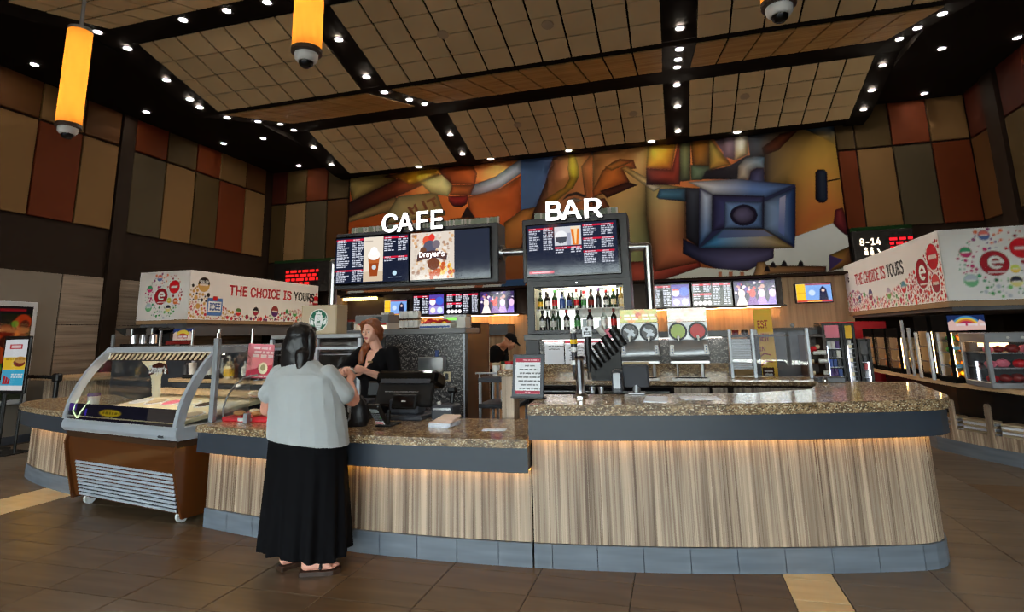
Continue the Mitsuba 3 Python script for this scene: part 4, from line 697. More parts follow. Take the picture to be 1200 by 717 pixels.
for i in range(9): solo('bottle', lathe(bottle_mesh(.25 - .02 * (i % 2), .034, .012, .55), (-1.68 + i * .122, 7.64, 1.878), 12), ['mat_bottle_dark', 'mat_amber', 'mat_bottle_clear', 'mat_bottle_green'][i % 4], f'{ORD[i]} bottle from the doorway end in the rear row of the upper lit shelf', 'bottle', 'spirit bottles in the rear row', smooth=40)

# drink machines
def slush(x, lab, fills, head):
    t = thing('slush_machine', lab, 'drink machine'); y = 6.78; w = .215; z = 1.215
    prof_ = [(y + .05, z), (y + .012, z + .015), (y - .004, z + .05), (y - .006, z + .09), (y + .004, z + .14), (y + .026, z + .19), (y + .045, z + .225), (y + .05, z + .25), (y + .05, z + .44), (y + .5, z + .44), (y + .5, z)]
    part(t, 'body', yz(prof_, x - w, x + w), 'mat_steel_panel', 35)
    part(t, 'drip_lip', bx(x - w, x + w, y - .02, y + .1, z - .03, z + .012, .008), 'mat_steel', False)
    hd = part(t, 'header_sign', bx(x - w, x + w, y + .04, y + .2, z + .445, z + .60, .004), 'mat_white', False); cv = Canvas(2 * w, .15, 70, head[0]); r = random.Random(3)
    for i in range(34): cv.disc(r.uniform(0, 2 * w), r.uniform(0, .15), r.uniform(.008, .03), r.choice(head[1]), a=.75)
    for u in (.05, .26): cv.dashes(u, u + .13, .07, .024, (250, 250, 244), 3, 1.6); cv.dashes(u, u + .12, .03, .024, (250, 250, 244), 5, 1.6)
    if head[2]: cv.disc(.215, .085, .035, (200, 40, 30)); cv.disc(.235, .06, .02, (240, 150, 50))
    lit(t, 'header_print', cv, (x - w, y + .037, z + .447), (1, 0, 0), (0, 0, 1), .7)
    for s, f in ((-1, fills[0]), (1, fills[1])):
        cx, cz = x + s * .108, z + .335
        part(t, 'port_ring', xf(lathe([(.082, -.012), (.098, -.012), (.102, .02), (.082, .02), (.082, -.012)], n=28), (cx, y + .045, cz), rx=90), 'mat_charcoal')
        part(t, 'window', cyl((cx, y + .04, cz), (cx, y + .048, cz), .084, 28), f, 30)
        if f == 'mat_gray': part(t, 'paddle', cat(xf(bx(-.07, .07, -.004, .004, -.018, .018), (cx, y + .032, cz), ry=35), xf(bx(-.05, .05, -.004, .004, -.02, .02), (cx + .01, y + .03, cz - .02), ry=-60)), 'mat_alu', False)
        part(t, 'spigot', cat(cyl((cx, y + .05, cz - .06), (cx, y - .02, cz - .07), .016, 12), bx(cx - .01, cx + .01, y - .03, y - .012, cz - .11, cz - .05, .003)), 'mat_white')
        for q in range(3): part(t, 'corner_latch', ball((cx + .085 * math.cos(2.4 + q * 2.4), y + .04, cz + .085 * math.sin(2.4 + q * 2.4)), .011, 1), 'mat_white')
        cp = part(t, 'control_panel', bx(x + s * .185 - .022, x + s * .185 + .022, y - .012, y + .03, z + .075, z + .185, .003), 'mat_white', False)
        for q in range(3): part(cp, 'button', cyl((x + s * .185, y - .02, z + .1 + q * .032), (x + s * .185, y - .01, z + .1 + q * .032), .008, 10), 'mat_blue')
    for sx in (-1, 1):
        for yy in (y + .1, y + .44): part(t, 'leg', cyl((x + sx * .14, yy, 1.0), (x + sx * .14, yy, z), .013, 10), 'mat_steel')
    part(t, 'drip_tray', cat(bx(x - .2, x + .2, y - .04, y + .12, 1.0, 1.03, .006)), 'mat_white', False); part(t, 'drip_grid', bx(x - .17, x + .17, y - .02, y + .1, 1.03, 1.034), 'mat_black', False)
mat('steel_panel', C(150, 152, 154), .33, .8); mat('slush_green', C(176, 200, 96), .3); mat('slush_red', C(206, 24, 30), .3)
slush(-.40, 'steel frozen drink machine with two empty round ports and a fruit header', ('mat_gray', 'mat_gray'), ((190, 196, 90), [(220, 70, 50), (230, 200, 90), (160, 190, 80), (236, 150, 60)], 1))
slush(.145, 'steel frozen drink machine with one green and one red port', ('mat_slush_green', 'mat_slush_red'), ((232, 236, 224), [(206, 226, 170), (240, 220, 214), (220, 236, 220), (244, 200, 190)], 0))
t = thing('lid_dispenser', 'black slanted rack of tubes with pale ends between taps and drink machine', 'dispenser')
part(t, 'base', xz([(-.97, 1.0), (-.63, 1.0), (-.62, 1.26), (-.66, 1.52), (-.88, 1.26), (-1.03, 1.2)], 6.80, 7.0), 'mat_black', False)
for k in range(4):
    x, z = -1.0 + k * .098, 1.20 + k * .085; a = np.array([x, 6.80, z + .13]); d = np.array([.12, 0, -.19])
    part(t, 'tube', cyl(a, a + d, .052, 16), 'mat_black'); part(t, 'tube_rim', cyl(a + d * -.05, a, .055, 16), 'mat_black'); part(t, 'tag', xf(bx(-.010, .010, -.004, .004, -.026, .026), a + d * .5 + [0.0, -.053, 0], ry=-32), 'mat_gray', False)
part(t, 'cup_stack', xf(lathe([(.035, 0), (.05, .12), (.0, .12)], n=14), (-.80, 6.80, 1.52), ry=-32), 'mat_offwhite'); part(t, 'cup_stack', xf(lathe([(.035, 0), (.05, .1), (.0, .1)], n=14), (-.73, 6.82, 1.50), ry=-32), 'mat_pink')

# beer tap
t = thing('beer_tap', 'chrome beer tower with two tall tap handles on the granite bar', 'beer tap')
part(t, 'column', lathe([(0, 0), (.06, 0), (.06, .012), (.032, .03), (.03, .27), (.04, .285), (.036, .305), (0, .312)], (-.715, 4.36, 1.075), 24), 'mat_chrome', 40)
for x, h, m, tag in ((-.765, .33, 'charcoal', 'ring'), (-.655, .33, 'black', 'card')):
    part(t, 'faucet', tube([(-.715, 4.38, 1.30), (x, 4.43, 1.27), (x, 4.44, 1.2)], .013, 10), 'mat_chrome')
    hd = part(t, 'tap_handle', lathe([(0, 0), (.014, 0), (.02, .1), (.026, h * .8), (.02, h * .92), (0, h * .93)], (x, 4.43, 1.25), 14), 'mat_' + m, 40)
    if tag == 'ring':
        for q, mm_ in ((.06, 'white'), (.16, 'white'), (.22, 'yellow')): part(hd, 'band', lathe([(.0285, q), (.0285, q + .035)], (x, 4.43, 1.25), 14), 'mat_' + mm_)
        part(hd, 'finial', ball((x, 4.43, 1.25 + h * .97), .026, 2), 'mat_white')
    else:
        cvp = Canvas(.075, .08, 22, (232, 234, 238)); cvp.rect(.012, .063, .012, .04, (40, 40, 46)); cvp.rect(.02, .056, .02, .034, (210, 212, 216)); cvp.disc(.037, .058, .011, (40, 40, 46))
        part(hd, 'badge', bx(x - .04, x + .04, 4.405, 4.42, 1.52, 1.605, .003), 'mat_gray', False); printed(hd, 'badge_print', cvp, (x - .0375, 4.404, 1.5225), (1, 0, 0), (0, 0, 1))
# sign stand on the bar
t = thing('notice_stand', 'black framed notice with maroon bands standing on the end of the granite bar', 'sign')
def tilt(m): return xf(m, (-1.095, 4.22, 1.078), rx=-9, rz=-4)
part(t, 'frame', tilt(bx(-.125, .125, -.008, .008, 0, .325, .004)), 'mat_charcoal', False); part(t, 'foot', tilt(cat(bx(-.125, .125, -.03, .09, 0, .012))), 'mat_black', False)
cv = Canvas(.2, .265, 80, (232, 232, 234)); cv.rect(0, .2, .235, .265, (176, 30, 60)); cv.rect(0, .2, 0, .026, (176, 30, 60)); cv.dashes(.06, .14, .246, .009, (240, 210, 215), 2, 1.6); cv.dashes(.08, .12, .009, .008, (240, 210, 215), 3, 1.6)
for q in range(7):
    L = (.05, .14, .13, .17, .15, .11, .13)[q]; cv.dashes(.1 - L / 2, .1 + L / 2, .203 - q * .028, .011, (96, 96, 100) if q in (0, 5, 6) else (44, 44, 48), 20 + q, 1.7)
m, c = cv.build((0, 0, 0), (1, 0, 0), (0, 0, 1)); mm = trimesh.Trimesh(m[0] - [.1, .0095, -.03], np.vstack([m[1][:, :3], m[1][:, [0, 2, 3]]]), process=False); part(t, 'sheet', tilt(mm), 'mat_print', False, color=c)
# bar till
t = thing('bar_till', 'small dark till screen seen from behind on the granite bar', 'till')
part(t, 'screen_back', xf(bx(-.1, .1, -.018, .018, -.09, .09, .012), (-.315, 4.6, 1.215), rx=12, rz=-6), 'mat_charcoal', 30); part(t, 'top_edge', xf(bx(-.1, .1, -.02, .02, -.012, .012, .004), (-.315, 4.63, 1.305), rx=12, rz=-6), 'mat_tan', False)
part(t, 'printer', bx(-.50, -.42, 4.56, 4.72, 1.08, 1.26, .015), 'mat_charcoal', False); part(t, 'printer_lid', bx(-.49, -.43, 4.552, 4.562, 1.12, 1.24, .003), 'mat_satin', False); part(t, 'stand', cat(bx(-.38, -.25, 4.56, 4.68, 1.075, 1.09, .004), cyl((-.315, 4.62, 1.08), (-.315, 4.63, 1.2), .03, 12)), 'mat_satin')
for q in range(2): solo('shot_glass', lathe([(0, 0), (.018, 0), (.026, .06), (.023, .06), (.016, .006), (0, .006)], (-.655 + q * .07, 4.55, 1.075), 14), 'mat_glass', ('clear small glass beside the beer tower', 'clear small glass beside the bar till printer')[q], 'glass', 'small glasses on the bar')

# ------------------------------------------------------------------ service cart, worker's table, shelves seen through the gap
t = thing('service_cart', 'gray two shelf service cart in the doorway beside the bar', 'cart')
for z in (1.08, .80, .42): part(t, 'shelf', bx(-2.17, -1.72, 6.15, 6.66, z - .05, z, .008), 'mat_charcoal', False)
for x in (-2.15, -1.74):
    for y in (6.17, 6.64): part(t, 'post', bx(x - .014, x + .014, y - .014, y + .014, .08, 1.08), 'mat_alu', False)
for x in (-2.13, -1.76):
    for y in (6.2, 6.6): part(t, 'caster', cyl((x - .015, y, .04), (x + .015, y, .04), .04, 14), 'mat_rubber')
part(t, 'top_rail', cat(cyl((-2.2, 6.16, 1.13), (-1.72, 6.16, 1.13), .01, 8), cyl((-2.15, 6.16, 1.05), (-2.15, 6.16, 1.13), .008, 8)), 'mat_alu')
def tub(x, y, z, r, h, m, lab, cat_='container', cap=None):
    t = thing('tub', lab, cat_); part(t, 'body', lathe([(0, 0), (r * .9, 0), (r, h), (0, h)], (x, y, z), 16), 'mat_' + m, 40)
    if cap: part(t, 'lid', lathe([(0, h * 1.18), (r * 1.04, h * 1.18), (r * 1.04, h * .95)], (x, y, z), 16), 'mat_' + cap, 40)
tub(-2.03, 6.4, 1.08, .045, .13, 'white', 'white squeeze bottle on the top shelf of the service cart', 'bottle', 'tan'); tub(-1.87, 6.42, 1.08, .055, .14, 'white', 'white tub with a red lid on the top shelf of the service cart', cap='red'); tub(-1.95, 6.5, 1.08, .05, .14, 'cream', 'cream tub at the back of the service cart top shelf', cap='bottle_green'); tub(-1.77, 6.45, 1.08, .045, .08, 'alu', 'steel cup on the top shelf of the service cart', 'cup')
t = thing('carton', 'red and white carton on the middle shelf of the service cart', 'carton'); part(t, 'box', bx(-1.97, -1.78, 6.36, 6.6, .80, .93, .004), 'mat_white', False); part(t, 'flap', xz([(-1.9, .815), (-1.785, .815), (-1.785, .925), (-1.86, .925)], 6.354, 6.36), 'mat_red', False)
solo('carton', bx(-1.99, -1.8, 6.36, 6.6, .42, .58, .006), 'mat_purple', 'dark purple box on the bottom shelf of the service cart', 'carton')
t = thing('prep_table', 'steel prep table that the stooping worker leans over', 'table')
part(t, 'top', bx(-2.62, -1.9, 8.15, 8.75, .90, .94, .006), 'mat_steel', False)
for x in (-2.58, -1.94):
    for y in (8.2, 8.7): part(t, 'leg', bx(x - .02, x + .02, y - .02, y + .02, 0, .9), 'mat_alu', False)
part(t, 'lower_shelf', bx(-2.6, -1.92, 8.18, 8.72, .25, .27), 'mat_alu', False)
t = thing('wall_hood', 'dark flat hood on the oak wall behind the stooping worker', 'hood'); part(t, 'shell', xz([(-4.4, 1.55), (-3.5, 1.55), (-3.5, 1.78), (-4.2, 1.78), (-4.42, 1.68)], 11.9, 12.46), 'mat_charcoal', False); part(t, 'face', xz([(-4.36, 1.57), (-4.0, 1.57), (-4.0, 1.75), (-4.2, 1.75), (-4.38, 1.66)], 11.88, 11.9), 'mat_satin', False)
t = thing('glass_cabinet', 'narrow brown cabinet with shelves in the doorway beyond the cashier wall', 'cabinet')
part(t, 'top_box', bx(-3.0, -2.7, 7.8, 8.2, 1.52, 1.73, .006), 'mat_brown_dark', False)
for x in (-2.985, -2.715): part(t, 'post', bx(x - .015, x + .015, 7.8, 7.83, 0, 1.52), 'mat_brown_dark', False)
part(t, 'back_panel', bx(-3.0, -2.7, 8.17, 8.2, 0, 1.52), 'mat_offwhite', False)
for z in (.85, 1.02, 1.2, 1.36): part(t, 'shelf', bx(-2.98, -2.72, 7.83, 8.17, z - .012, z), 'mat_alu', False)
part(t, 'cabinet_lamp', bx(-2.95, -2.75, 7.9, 7.95, 1.505, 1.515), 'mat_white', False, emitter=glow(C(255, 230, 200), 3, .1))
for i, (z, m) in enumerate(((1.36, 'charcoal'), (1.2, 'brown_dark'), (1.02, 'red'), (1.02, 'offwhite'))): tub(-2.9 + .1 * (i % 2), 7.95, z, .04, .09, m, f'{ORD[i]} little tub from the top in the narrow brown cabinet')
# things on the cap of the cashier's wall
for r_ in range(2):
    for c_ in range(4):
        x = -3.60 + c_ * .072; z = 1.655 + r_ * .125
        t = thing('cup_box', f'white cup pack, {ORD[c_]} of the {"lower" if r_ == 0 else "upper"} row on the cap behind the cashier', 'cup pack', 'white cup packs behind the cashier')
        part(t, 'pack', bx(x, x + .066, 7.0, 7.1, z + .018, z + .116, .006), 'mat_white', False); part(t, 'stand', bx(x - .003, x + .069, 6.99, 7.12, z, z + .016), 'mat_brown_dark', False)
t = thing('candy_bin', 'blue and white open bin heaped with red and yellow packets on the wall cap', 'bin')
part(t, 'box', bx(-3.24, -2.8, 6.88, 7.15, 1.655, 1.715, .004), 'mat_white', False); part(t, 'stripe', bx(-3.23, -2.81, 6.876, 6.88, 1.662, 1.685), 'mat_blue', False)
for i in range(14):
    part(t, 'packet', xf(bx(-.035, .035, -.03, .03, -.012, .012, .006), (-3.17 + .045 * (i % 8) + .02 * (i // 8), 6.93 + .08 * (i // 8), 1.73 + .016 * (i // 8) + .01 * (i % 3)), rz=17 * i, ry=11 * (i % 3) - 10), 'mat_' + ('yellow' if i in (3, 6, 11) else 'red'), False)
t = thing('label_machine', 'gray machine with a green display on the wall cap behind the cashier', 'machine'); part(t, 'body', bx(-3.02, -2.68, 7.16, 7.36, 1.655, 1.84, .008), 'mat_satin', False); part(t, 'display', bx(-2.97, -2.82, 7.152, 7.16, 1.76, 1.80, .002), 'mat_green', False, emitter=glow(C(130, 220, 80), .8, .02)); part(t, 'keypad', bx(-2.78, -2.72, 7.152, 7.16, 1.73, 1.81, .002), 'mat_charcoal', False); part(t, 'tower', bx(-2.74, -2.62, 6.95, 7.15, 1.655, 1.8, .004), 'mat_offwhite', False)
t = thing('food_warmer', 'gray hooded food warmer on the wall cap beside the red doorway', 'warmer'); part(t, 'hood', bx(-4.28, -3.76, 7.0, 7.36, 1.745, 1.86, .012), 'mat_gray', False); part(t, 'vent', bx(-4.0, -3.86, 6.992, 7.0, 1.77, 1.83), 'mat_charcoal', False); part(t, 'lid_stack', bx(-3.9, -3.78, 7.05, 7.2, 1.86, 1.89), 'mat_offwhite', False)
for x in (-4.29, -3.79): part(t, 'side', bx(x, x + .03, 7.0, 7.36, 1.655, 1.745), 'mat_offwhite', False)
part(t, 'lit_tray', bx(-4.2, -3.95, 7.03, 7.3, 1.66, 1.72, .004), 'mat_white', False, emitter=glow(C(255, 226, 190), .9, .05)); part(t, 'red_bar', bx(-4.24, -3.8, 7.01, 7.03, 1.725, 1.742), 'mat_red', False)
solo('speaker_box', bx(-4.55, -4.45, 7.2, 7.34, 1.655, 1.78, .006), 'mat_black', 'small black box on the wall cap beside the coffee logo box', 'box')
t = thing('towel_dispenser', 'steel paper towel dispenser on the speckled wall behind the cashier', 'dispenser'); part(t, 'case', bx(-3.22, -2.86, 6.80, 6.9, 1.12, 1.29, .012), 'mat_steel', False); part(t, 'lip', bx(-3.2, -2.88, 6.79, 6.85, 1.105, 1.125, .004), 'mat_offwhite', False); part(t, 'spray', cat(cyl((-2.98, 6.86, 1.29), (-2.98, 6.86, 1.34), .022, 10), bx(-3.0, -2.95, 6.85, 6.87, 1.34, 1.37)), 'mat_blue')
t = thing('wall_socket', 'pale socket plate on the speckled wall behind the tills', 'socket'); part(t, 'plate', bx(-2.9, -2.8, 6.888, 6.9, .98, 1.1, .003), 'mat_cream', False); part(t, 'insert', bx(-2.87, -2.83, 6.884, 6.888, 1.0, 1.08), 'mat_charcoal', False)

# ------------------------------------------------------------------ screens on the back wall
def crowd(cv, u0, u1, v0, v1, seed):
    r = random.Random(seed); cv.rect(u0, u1, v0, v1, (40, 30, 70)); w = u1 - u0; h = v1 - v0
    for i in range(46): cv.disc(u0 + r.uniform(.03, .97) * w, v0 + h * r.uniform(.4, .97), h * r.uniform(.04, .085), r.choice([(190, 140, 130), (90, 60, 140), (60, 40, 90), (220, 200, 220), (200, 50, 60), (40, 30, 50)]))
    for a, c, b in ((.18, (236, 206, 196), (240, 220, 210)), (.66, (232, 190, 210), (170, 130, 230)), (.92, (220, 180, 210), (140, 110, 200)), (.44, (200, 60, 60), (120, 70, 150))):
        cv.poly([(u0 + w * (a - .14), v0), (u0 + w * (a - .06), v0 + h * .36), (u0 + w * (a + .06), v0 + h * .36), (u0 + w * min(a + .14, .99), v0)], b); cv.disc(u0 + w * a, v0 + h * .48, h * .13, c, h * .17)
def menuscreen(parts):
    t, x0, x1, z0, z1, kind = parts; W, H = x1 - x0 - .03, z1 - z0 - .03; cv = Canvas(W, H, 120, (6, 6, 12))
    if kind == 0: cv.menu(.02 * W, .5 * W, .06 * H, .94 * H, 10, (0,), 31, red=(180, 24, 50)); cv.rect(.52 * W, .98 * W, .04 * H, .96 * H, (80, 60, 150)); cv.rect(.52 * W, .98 * W, .04 * H, .4 * H, (150, 140, 200)); cv.disc(.63 * W, .62 * H, .16 * H, (236, 220, 226)); cv.rect(.55 * W, .71 * W, .7 * H, .78 * H, (200, 50, 60)); cv.disc(.85 * W, .66 * H, .2 * H, (60, 90, 190)); cv.disc(.64 * W, .22 * H, .13 * H, (240, 220, 200)); cv.disc(.86 * W, .22 * H, .14 * H, (200, 220, 240))
    elif kind == 1: cv.menu(.02 * W, .48 * W, .6 * H, .95 * H, 5, (0,), 33); cv.menu(.02 * W, .48 * W, .3 * H, .55 * H, 3, (0,), 34); [cv.disc((.08 + .115 * q) * W, .14 * H, .09 * H, (236, 230, 232)) for q in range(4)]; cv.menu(.52 * W, .98 * W, .05 * H, .95 * H, 11, (0,), 35)
    else: crowd(cv, 0, W, 0, H, 5)
    lit(t, 'screen', cv, (x0 + .015, 12.275, z0 + .015), (1, 0, 0), (0, 0, 1), 1.15)
for side, (xa, xb) in (('cafe', (-5.97, -3.42)), ('bar', (-.43, 2.03))):
    w = (xb - xa) / 3
    for q in range(3):
        x0, x1 = xa + w * q, xa + w * (q + 1) - .01
        t = thing('wall_screen', ('menu screen with a purple advert', 'menu screen with two black price columns', 'screen showing a cheering crowd')[q] + f' on the back wall behind the {side}', 'screen', 'menu screens behind the ' + side)
        part(t, 'case', bx(x0, x1, 12.28, 12.40, 2.03, 2.55, .006), 'mat_black', False); menuscreen((t, x0, x1, 2.03, 2.55, q))
for x0, x1, lab in ((-6.72, -6.1, 'small screen with a yellow side bar on the back wall behind the cafe'), (2.36, 3.02, 'small screen with a yellow side bar on the oak wall beyond the bar')):
    t = thing('wall_screen', lab, 'screen'); part(t, 'case', bx(x0, x1, 12.28, 12.40, 2.05, 2.44, .006), 'mat_black', False); W, H = x1 - x0 - .03, .36; cv = Canvas(W, H, 60, (120, 160, 220))
    cv.rect(0, .27 * W, 0, H, (236, 190, 40)); cv.rect(0, .27 * W, H * .48, H * .51, (190, 140, 20)); cv.rect(0, W, 0, .1 * H, (200, 40, 20)); cv.rect(.3 * W, .7 * W, 0, .05 * H, (240, 200, 60)); cv.rect(.27 * W, W, .92 * H, H, (160, 60, 60)); cv.poly([(.64 * W, .1 * H), (.68 * W, .7 * H), (.76 * W, .86 * H), (.86 * W, .7 * H), (.9 * W, .1 * H)], (20, 26, 60)); cv.disc(.77 * W, .62 * H, .08 * H, (220, 190, 180)); cv.disc(.45 * W, .5 * H, .16 * H, (190, 210, 240))
    lit(t, 'screen', cv, (x0 + .015, 12.275, 2.065), (1, 0, 0), (0, 0, 1), 1.0)
    part(t, 'bracket', bx(x0 + .2, x1 - .2, 12.40, 12.46, 2.15, 2.3), 'mat_black', False)

# ================================================================== ICE CREAM CABINET (local frame: s along the front, t towards the back)
CO, CE, CV = (-5.807, 4.457), (.982, -.188), (.188, .982); CW = 1.676
def cf(m): return frame(m, CO, CE, CV)
def tz(poly, s0, s1): return cf(yz(poly, s0, s1))
t = thing('ice_cream_cabinet', 'brown and steel dipping cabinet with curved glass front, on casters', 'freezer')
part(t, 'body', tz([(.03, .09), (-.06, .45), (-.085, .62), (-.08, .655), (.86, .655), (.86, .09)], .0, CW), 'mat_brown_gloss', 25)
for s0, s1 in ((-.025, .0), (CW, CW + .025)):
    part(t, 'side_panel', tz(Polygon([(.01, .07), (-.07, .40), (-.105, .60), (-.09, .66), (.87, .66), (.87, .07)]).buffer(.008), s0, s1), 'mat_brown_gloss', 25)
part(t, 'grille_recess', tz([(.024, .1), (-.052, .44), (-.05, .44), (.03, .1)], .10, CW - .06), 'mat_black', False)
for k in range(10):
    z = .105 + k * .034; y = .022 - (z - .09) * .212
    part(t, 'louvre_slat', cf(xf(bx(.11, CW - .06, -.012, .006, -.012, .010, .003), (0, y - .006, z + .012), rx=-14)), 'mat_alu', False)
part(t, 'lip', tz([(-.085, .655), (-.10, .70), (-.09, .715), (.86, .715), (.86, .655)], -.03, CW + .03), 'mat_brown_dark', False)
part(t, 'steel_band', tz(Polygon([(-.11, .715), (-.135, .75), (-.135, .80), (-.115, .825), (.86, .825), (.86, .715)]), -.06, CW + .06), 'mat_alu', 25)
part(t, 'maker_plate', cf(bx(CW - .18, CW - .10, -.139, -.134, .735, .755, .002)), 'mat_charcoal', False)
cv = Canvas(CW + .04, .145, 200, (20, 18, 30)); r = random.Random(2)
cv.disc(.72, .075, .17, (150, 120, 20), .032); cv.dashes(.60, .86, .066, .02, (60, 50, 10), 4, 1.6); cv.rect(0, .14, .08, .145, (60, 30, 110)); cv.rect(.3, .33, .02, .1, (60, 40, 150)); cv.rect(1.3, 1.7, .0, .145, (60, 52, 50))
m, c = cv.build((-.02, -.118, .828), (1, 0, 0), (0, .10, .995)); part(t, 'display_strip', frame(trimesh.Trimesh(m[0], np.vstack([m[1][:, :3], m[1][:, [0, 2, 3]]]), process=False), CO, CE, CV), 'mat_print_gloss', False, color=c)
for k, ss in enumerate((.10, .24)): part(t, 'neon_squiggle', cf(tube([(ss + .07 - .14 * k * .9, -.122 - .0, .84), (ss - .02, -.118, .90), (ss + (.06 if k else -.02), -.09, 1.0)], .006, 6)), 'mat_offwhite', 30, emitter=glow(C(190, 230, 150), .5, .02))
ARC = [(-.12, .825), (-.112, .88), (-.095, .97), (-.062, 1.07), (-.015, 1.17), (.045, 1.27), (.12, 1.37), (.20, 1.455), (.24, 1.485)]
def arcband(o0, o1, s0, s1): 
    a = np.array(ARC); tt = np.gradient(a, axis=0); tt /= np.linalg.norm(tt, axis=1, keepdims=True); nn = np.stack([tt[:, 1], -tt[:, 0]], 1)
    return tz([tuple(p) for p in a - nn * o0] + [tuple(p) for p in (a - nn * o1)[::-1]], s0, s1)
for s0, s1 in ((-.06, -.015), (CW + .015, CW + .06)): part(t, 'arched_frame', arcband(.02, -.055, s0, s1), 'mat_alu', 25)
for s0 in (-.03, CW + .03): part(t, 'end_glass', tz([(-.06, .84), (-.04, .97), (.0, 1.1), (.10, 1.28), (.24, 1.44), (.5, 1.46), (.78, 1.2), (.84, .84)], s0 - .003, s0 + .003), 'mat_glass_tint', False)
a = np.array(ARC); n_ = len(ARC); gv = np.vstack([np.c_[np.full(n_, s), a] for s in (-.015, CW + .015)]); i = np.arange(n_ - 1); part(t, 'curved_glass', frame(trimesh.Trimesh(gv, np.vstack([np.c_[i, i + 1, i + 1 + n_], np.c_[i, i + 1 + n_, i + n_]]), process=False), CO, CE, CV), 'mat_glass', True)
part(t, 'top_rail', tz(Polygon([(.19, 1.455), (.205, 1.50), (.50, 1.50), (.52, 1.47), (.5, 1.44), (.26, 1.44)]), -.06, CW + .06), 'mat_alu', 25)
for k in range(22):
    s = .03 + k * .074; part(t, 'valance_stripe', cf(trimesh.Trimesh(np.array([(s, .215, 1.435), (s + .036, .215, 1.435), (s + .012, .19, 1.375), (s - .024, .19, 1.375), (s, .221, 1.435), (s + .036, .221, 1.435), (s + .012, .196, 1.375), (s - .024, .196, 1.375)]), np.array([(0, 1, 2), (0, 2, 3), (4, 6, 5), (4, 7, 6), (0, 4, 1), (1, 4, 5), (1, 5, 2), (2, 5, 6), (2, 6, 3), (3, 6, 7), (3, 7, 0), (0, 7, 4)]), process=False)), 'mat_cream', False)
part(t, 'valance_back', tz([(.222, 1.44), (.226, 1.44), (.202, 1.37), (.198, 1.37)], .0, CW), 'mat_brown_dark', False)
part(t, 'deck', tz([(-.06, .86), (.80, .97), (.80, .93), (-.05, .83)], .02, CW - .02), 'mat_cream', False)
part(t, 'rear_ledge', tz([(.68, .99), (.84, .99), (.84, 1.04), (.68, 1.04)], .0, CW), 'mat_shelfwood', False)
part(t, 'rear_panel', tz([(.80, .93), (.84, .93), (.84, 1.0), (.80, 1.0)], .0, CW), 'mat_charcoal', False)
part(t, 'cabinet_lamp', tz([(.30, 1.42), (.36, 1.42), (.36, 1.435), (.30, 1.435)], .05, CW - .05), 'mat_white', False, emitter=glow(C(255, 240, 214), 8, .6))
for r_ in range(2):
    for q in range(6):
        s = .17 + q * .268; tt_ = .15 + r_ * .33; z = .86 + (tt_ + .06) * .128
        tb = part(t, 'tub_opening', cf(xf(cyl((0, 0, 0), (0, 0, .006), .115, 24), (s, tt_, z + .002), rx=7.3)), 'mat_white', 30)
        part(tb, 'ice_cream', cf(xf(ball((0, 0, 0), .10, 2, (1, 1, .16)), (s, tt_, z + .004), rx=7.3)), ('mat_cream', 'mat_pink', 'mat_offwhite', 'mat_brown_dark', 'mat_cream', 'mat_tan', 'mat_offwhite', 'mat_tan', 'mat_pink', 'mat_cream', 'mat_brown_dark', 'mat_offwhite')[r_ * 6 + q], 40)
for q, m_ in enumerate(('blue', 'pink', 'cream', 'blue', 'pink', 'tan')): part(t, 'flavour_card', cf(xf(bx(-.035, .035, -.004, .004, 0, .055, .002), (.32 + q * .24, -.03 + .01 * (q % 2), .87), rx=18)), 'mat_' + m_, False)
sg = part(t, 'hanging_sign', cf(xz(Polygon([(.66, 1.22), (.70, 1.32), (.80, 1.35), (.92, 1.33), (.96, 1.24), (.85, 1.26), (.76, 1.255)]), .24, .25)), 'mat_panel_maroon', False)
part(sg, 'lettering', frame(text("Dreyer's", .07, (.67, .236, 1.245), depth=.004, width=.27), CO, CE, CV), 'mat_white', False)
part(sg, 'cone', cf(xz(Polygon([(.46, 1.36), (.86, 1.36), (.80, 1.20), (.82, 1.02), (.70, 1.0), (.66, 1.18), (.60, 1.28)]), .27, .28)), 'mat_cream', False)
for s in (.12, CW - .12):
    for tt_ in (.10, .78):
        c = part(t, 'caster', cf(cyl((s - .018, tt_, .05), (s + .018, tt_, .05), .05, 18)), 'mat_offwhite'); part(c, 'fork', cf(bx(s - .026, s + .026, tt_ - .02, tt_ + .04, .05, .10, .004)), 'mat_steel', False)

# ------------------------------------------------------------------ behind and beside the cabinet
t = thing('low_wall', 'dark low wall with gray cap behind the ice cream cabinet', 'partition')
part(t, 'body', bx(-8.72, -5.9, 7.1, 7.5, 0, 1.44), 'mat_charcoal', False); part(t, 'cap', bx(-8.74, -5.88, 7.02, 7.55, 1.44, 1.49, .006), 'mat_gray', False)
t = thing('coffee_brewer', 'black coffee brewer with three steel urns on the low wall behind the ice cream', 'coffee machine')
part(t, 'hood', xz([(-8.78, 1.78), (-7.9, 1.78), (-7.88, 1.74), (-8.0, 1.68), (-8.55, 1.66)], 7.12, 7.45), 'mat_black_gloss', False); part(t, 'base', bx(-8.6, -7.85, 7.1, 7.45, 1.49, 1.53, .006), 'mat_black', False); part(t, 'back_panel', bx(-8.56, -7.9, 7.38, 7.45, 1.53, 1.7), 'mat_black', False)
for i, x in enumerate((-8.44, -8.24, -8.03)):
    part(t, 'urn', lathe([(0, 0), (.055, 0), (.05, .14), (.03, .155), (0, .155)], (x, 7.2, 1.53), 16), 'mat_chrome', 40)
    if i != 1: part(t, 'brew_head', bx(x - .06, x + .06, 7.10, 7.14, 1.66, 1.77, .006), 'mat_steel', False)
t = thing('pretzel_sign', 'small colourful sunrise sign on the shelf behind the ice cream cabinet', 'sign'); part(t, 'board', bx(-7.60, -7.22, 7.16, 7.19, 1.57, 1.75, .003), 'mat_blue', False)
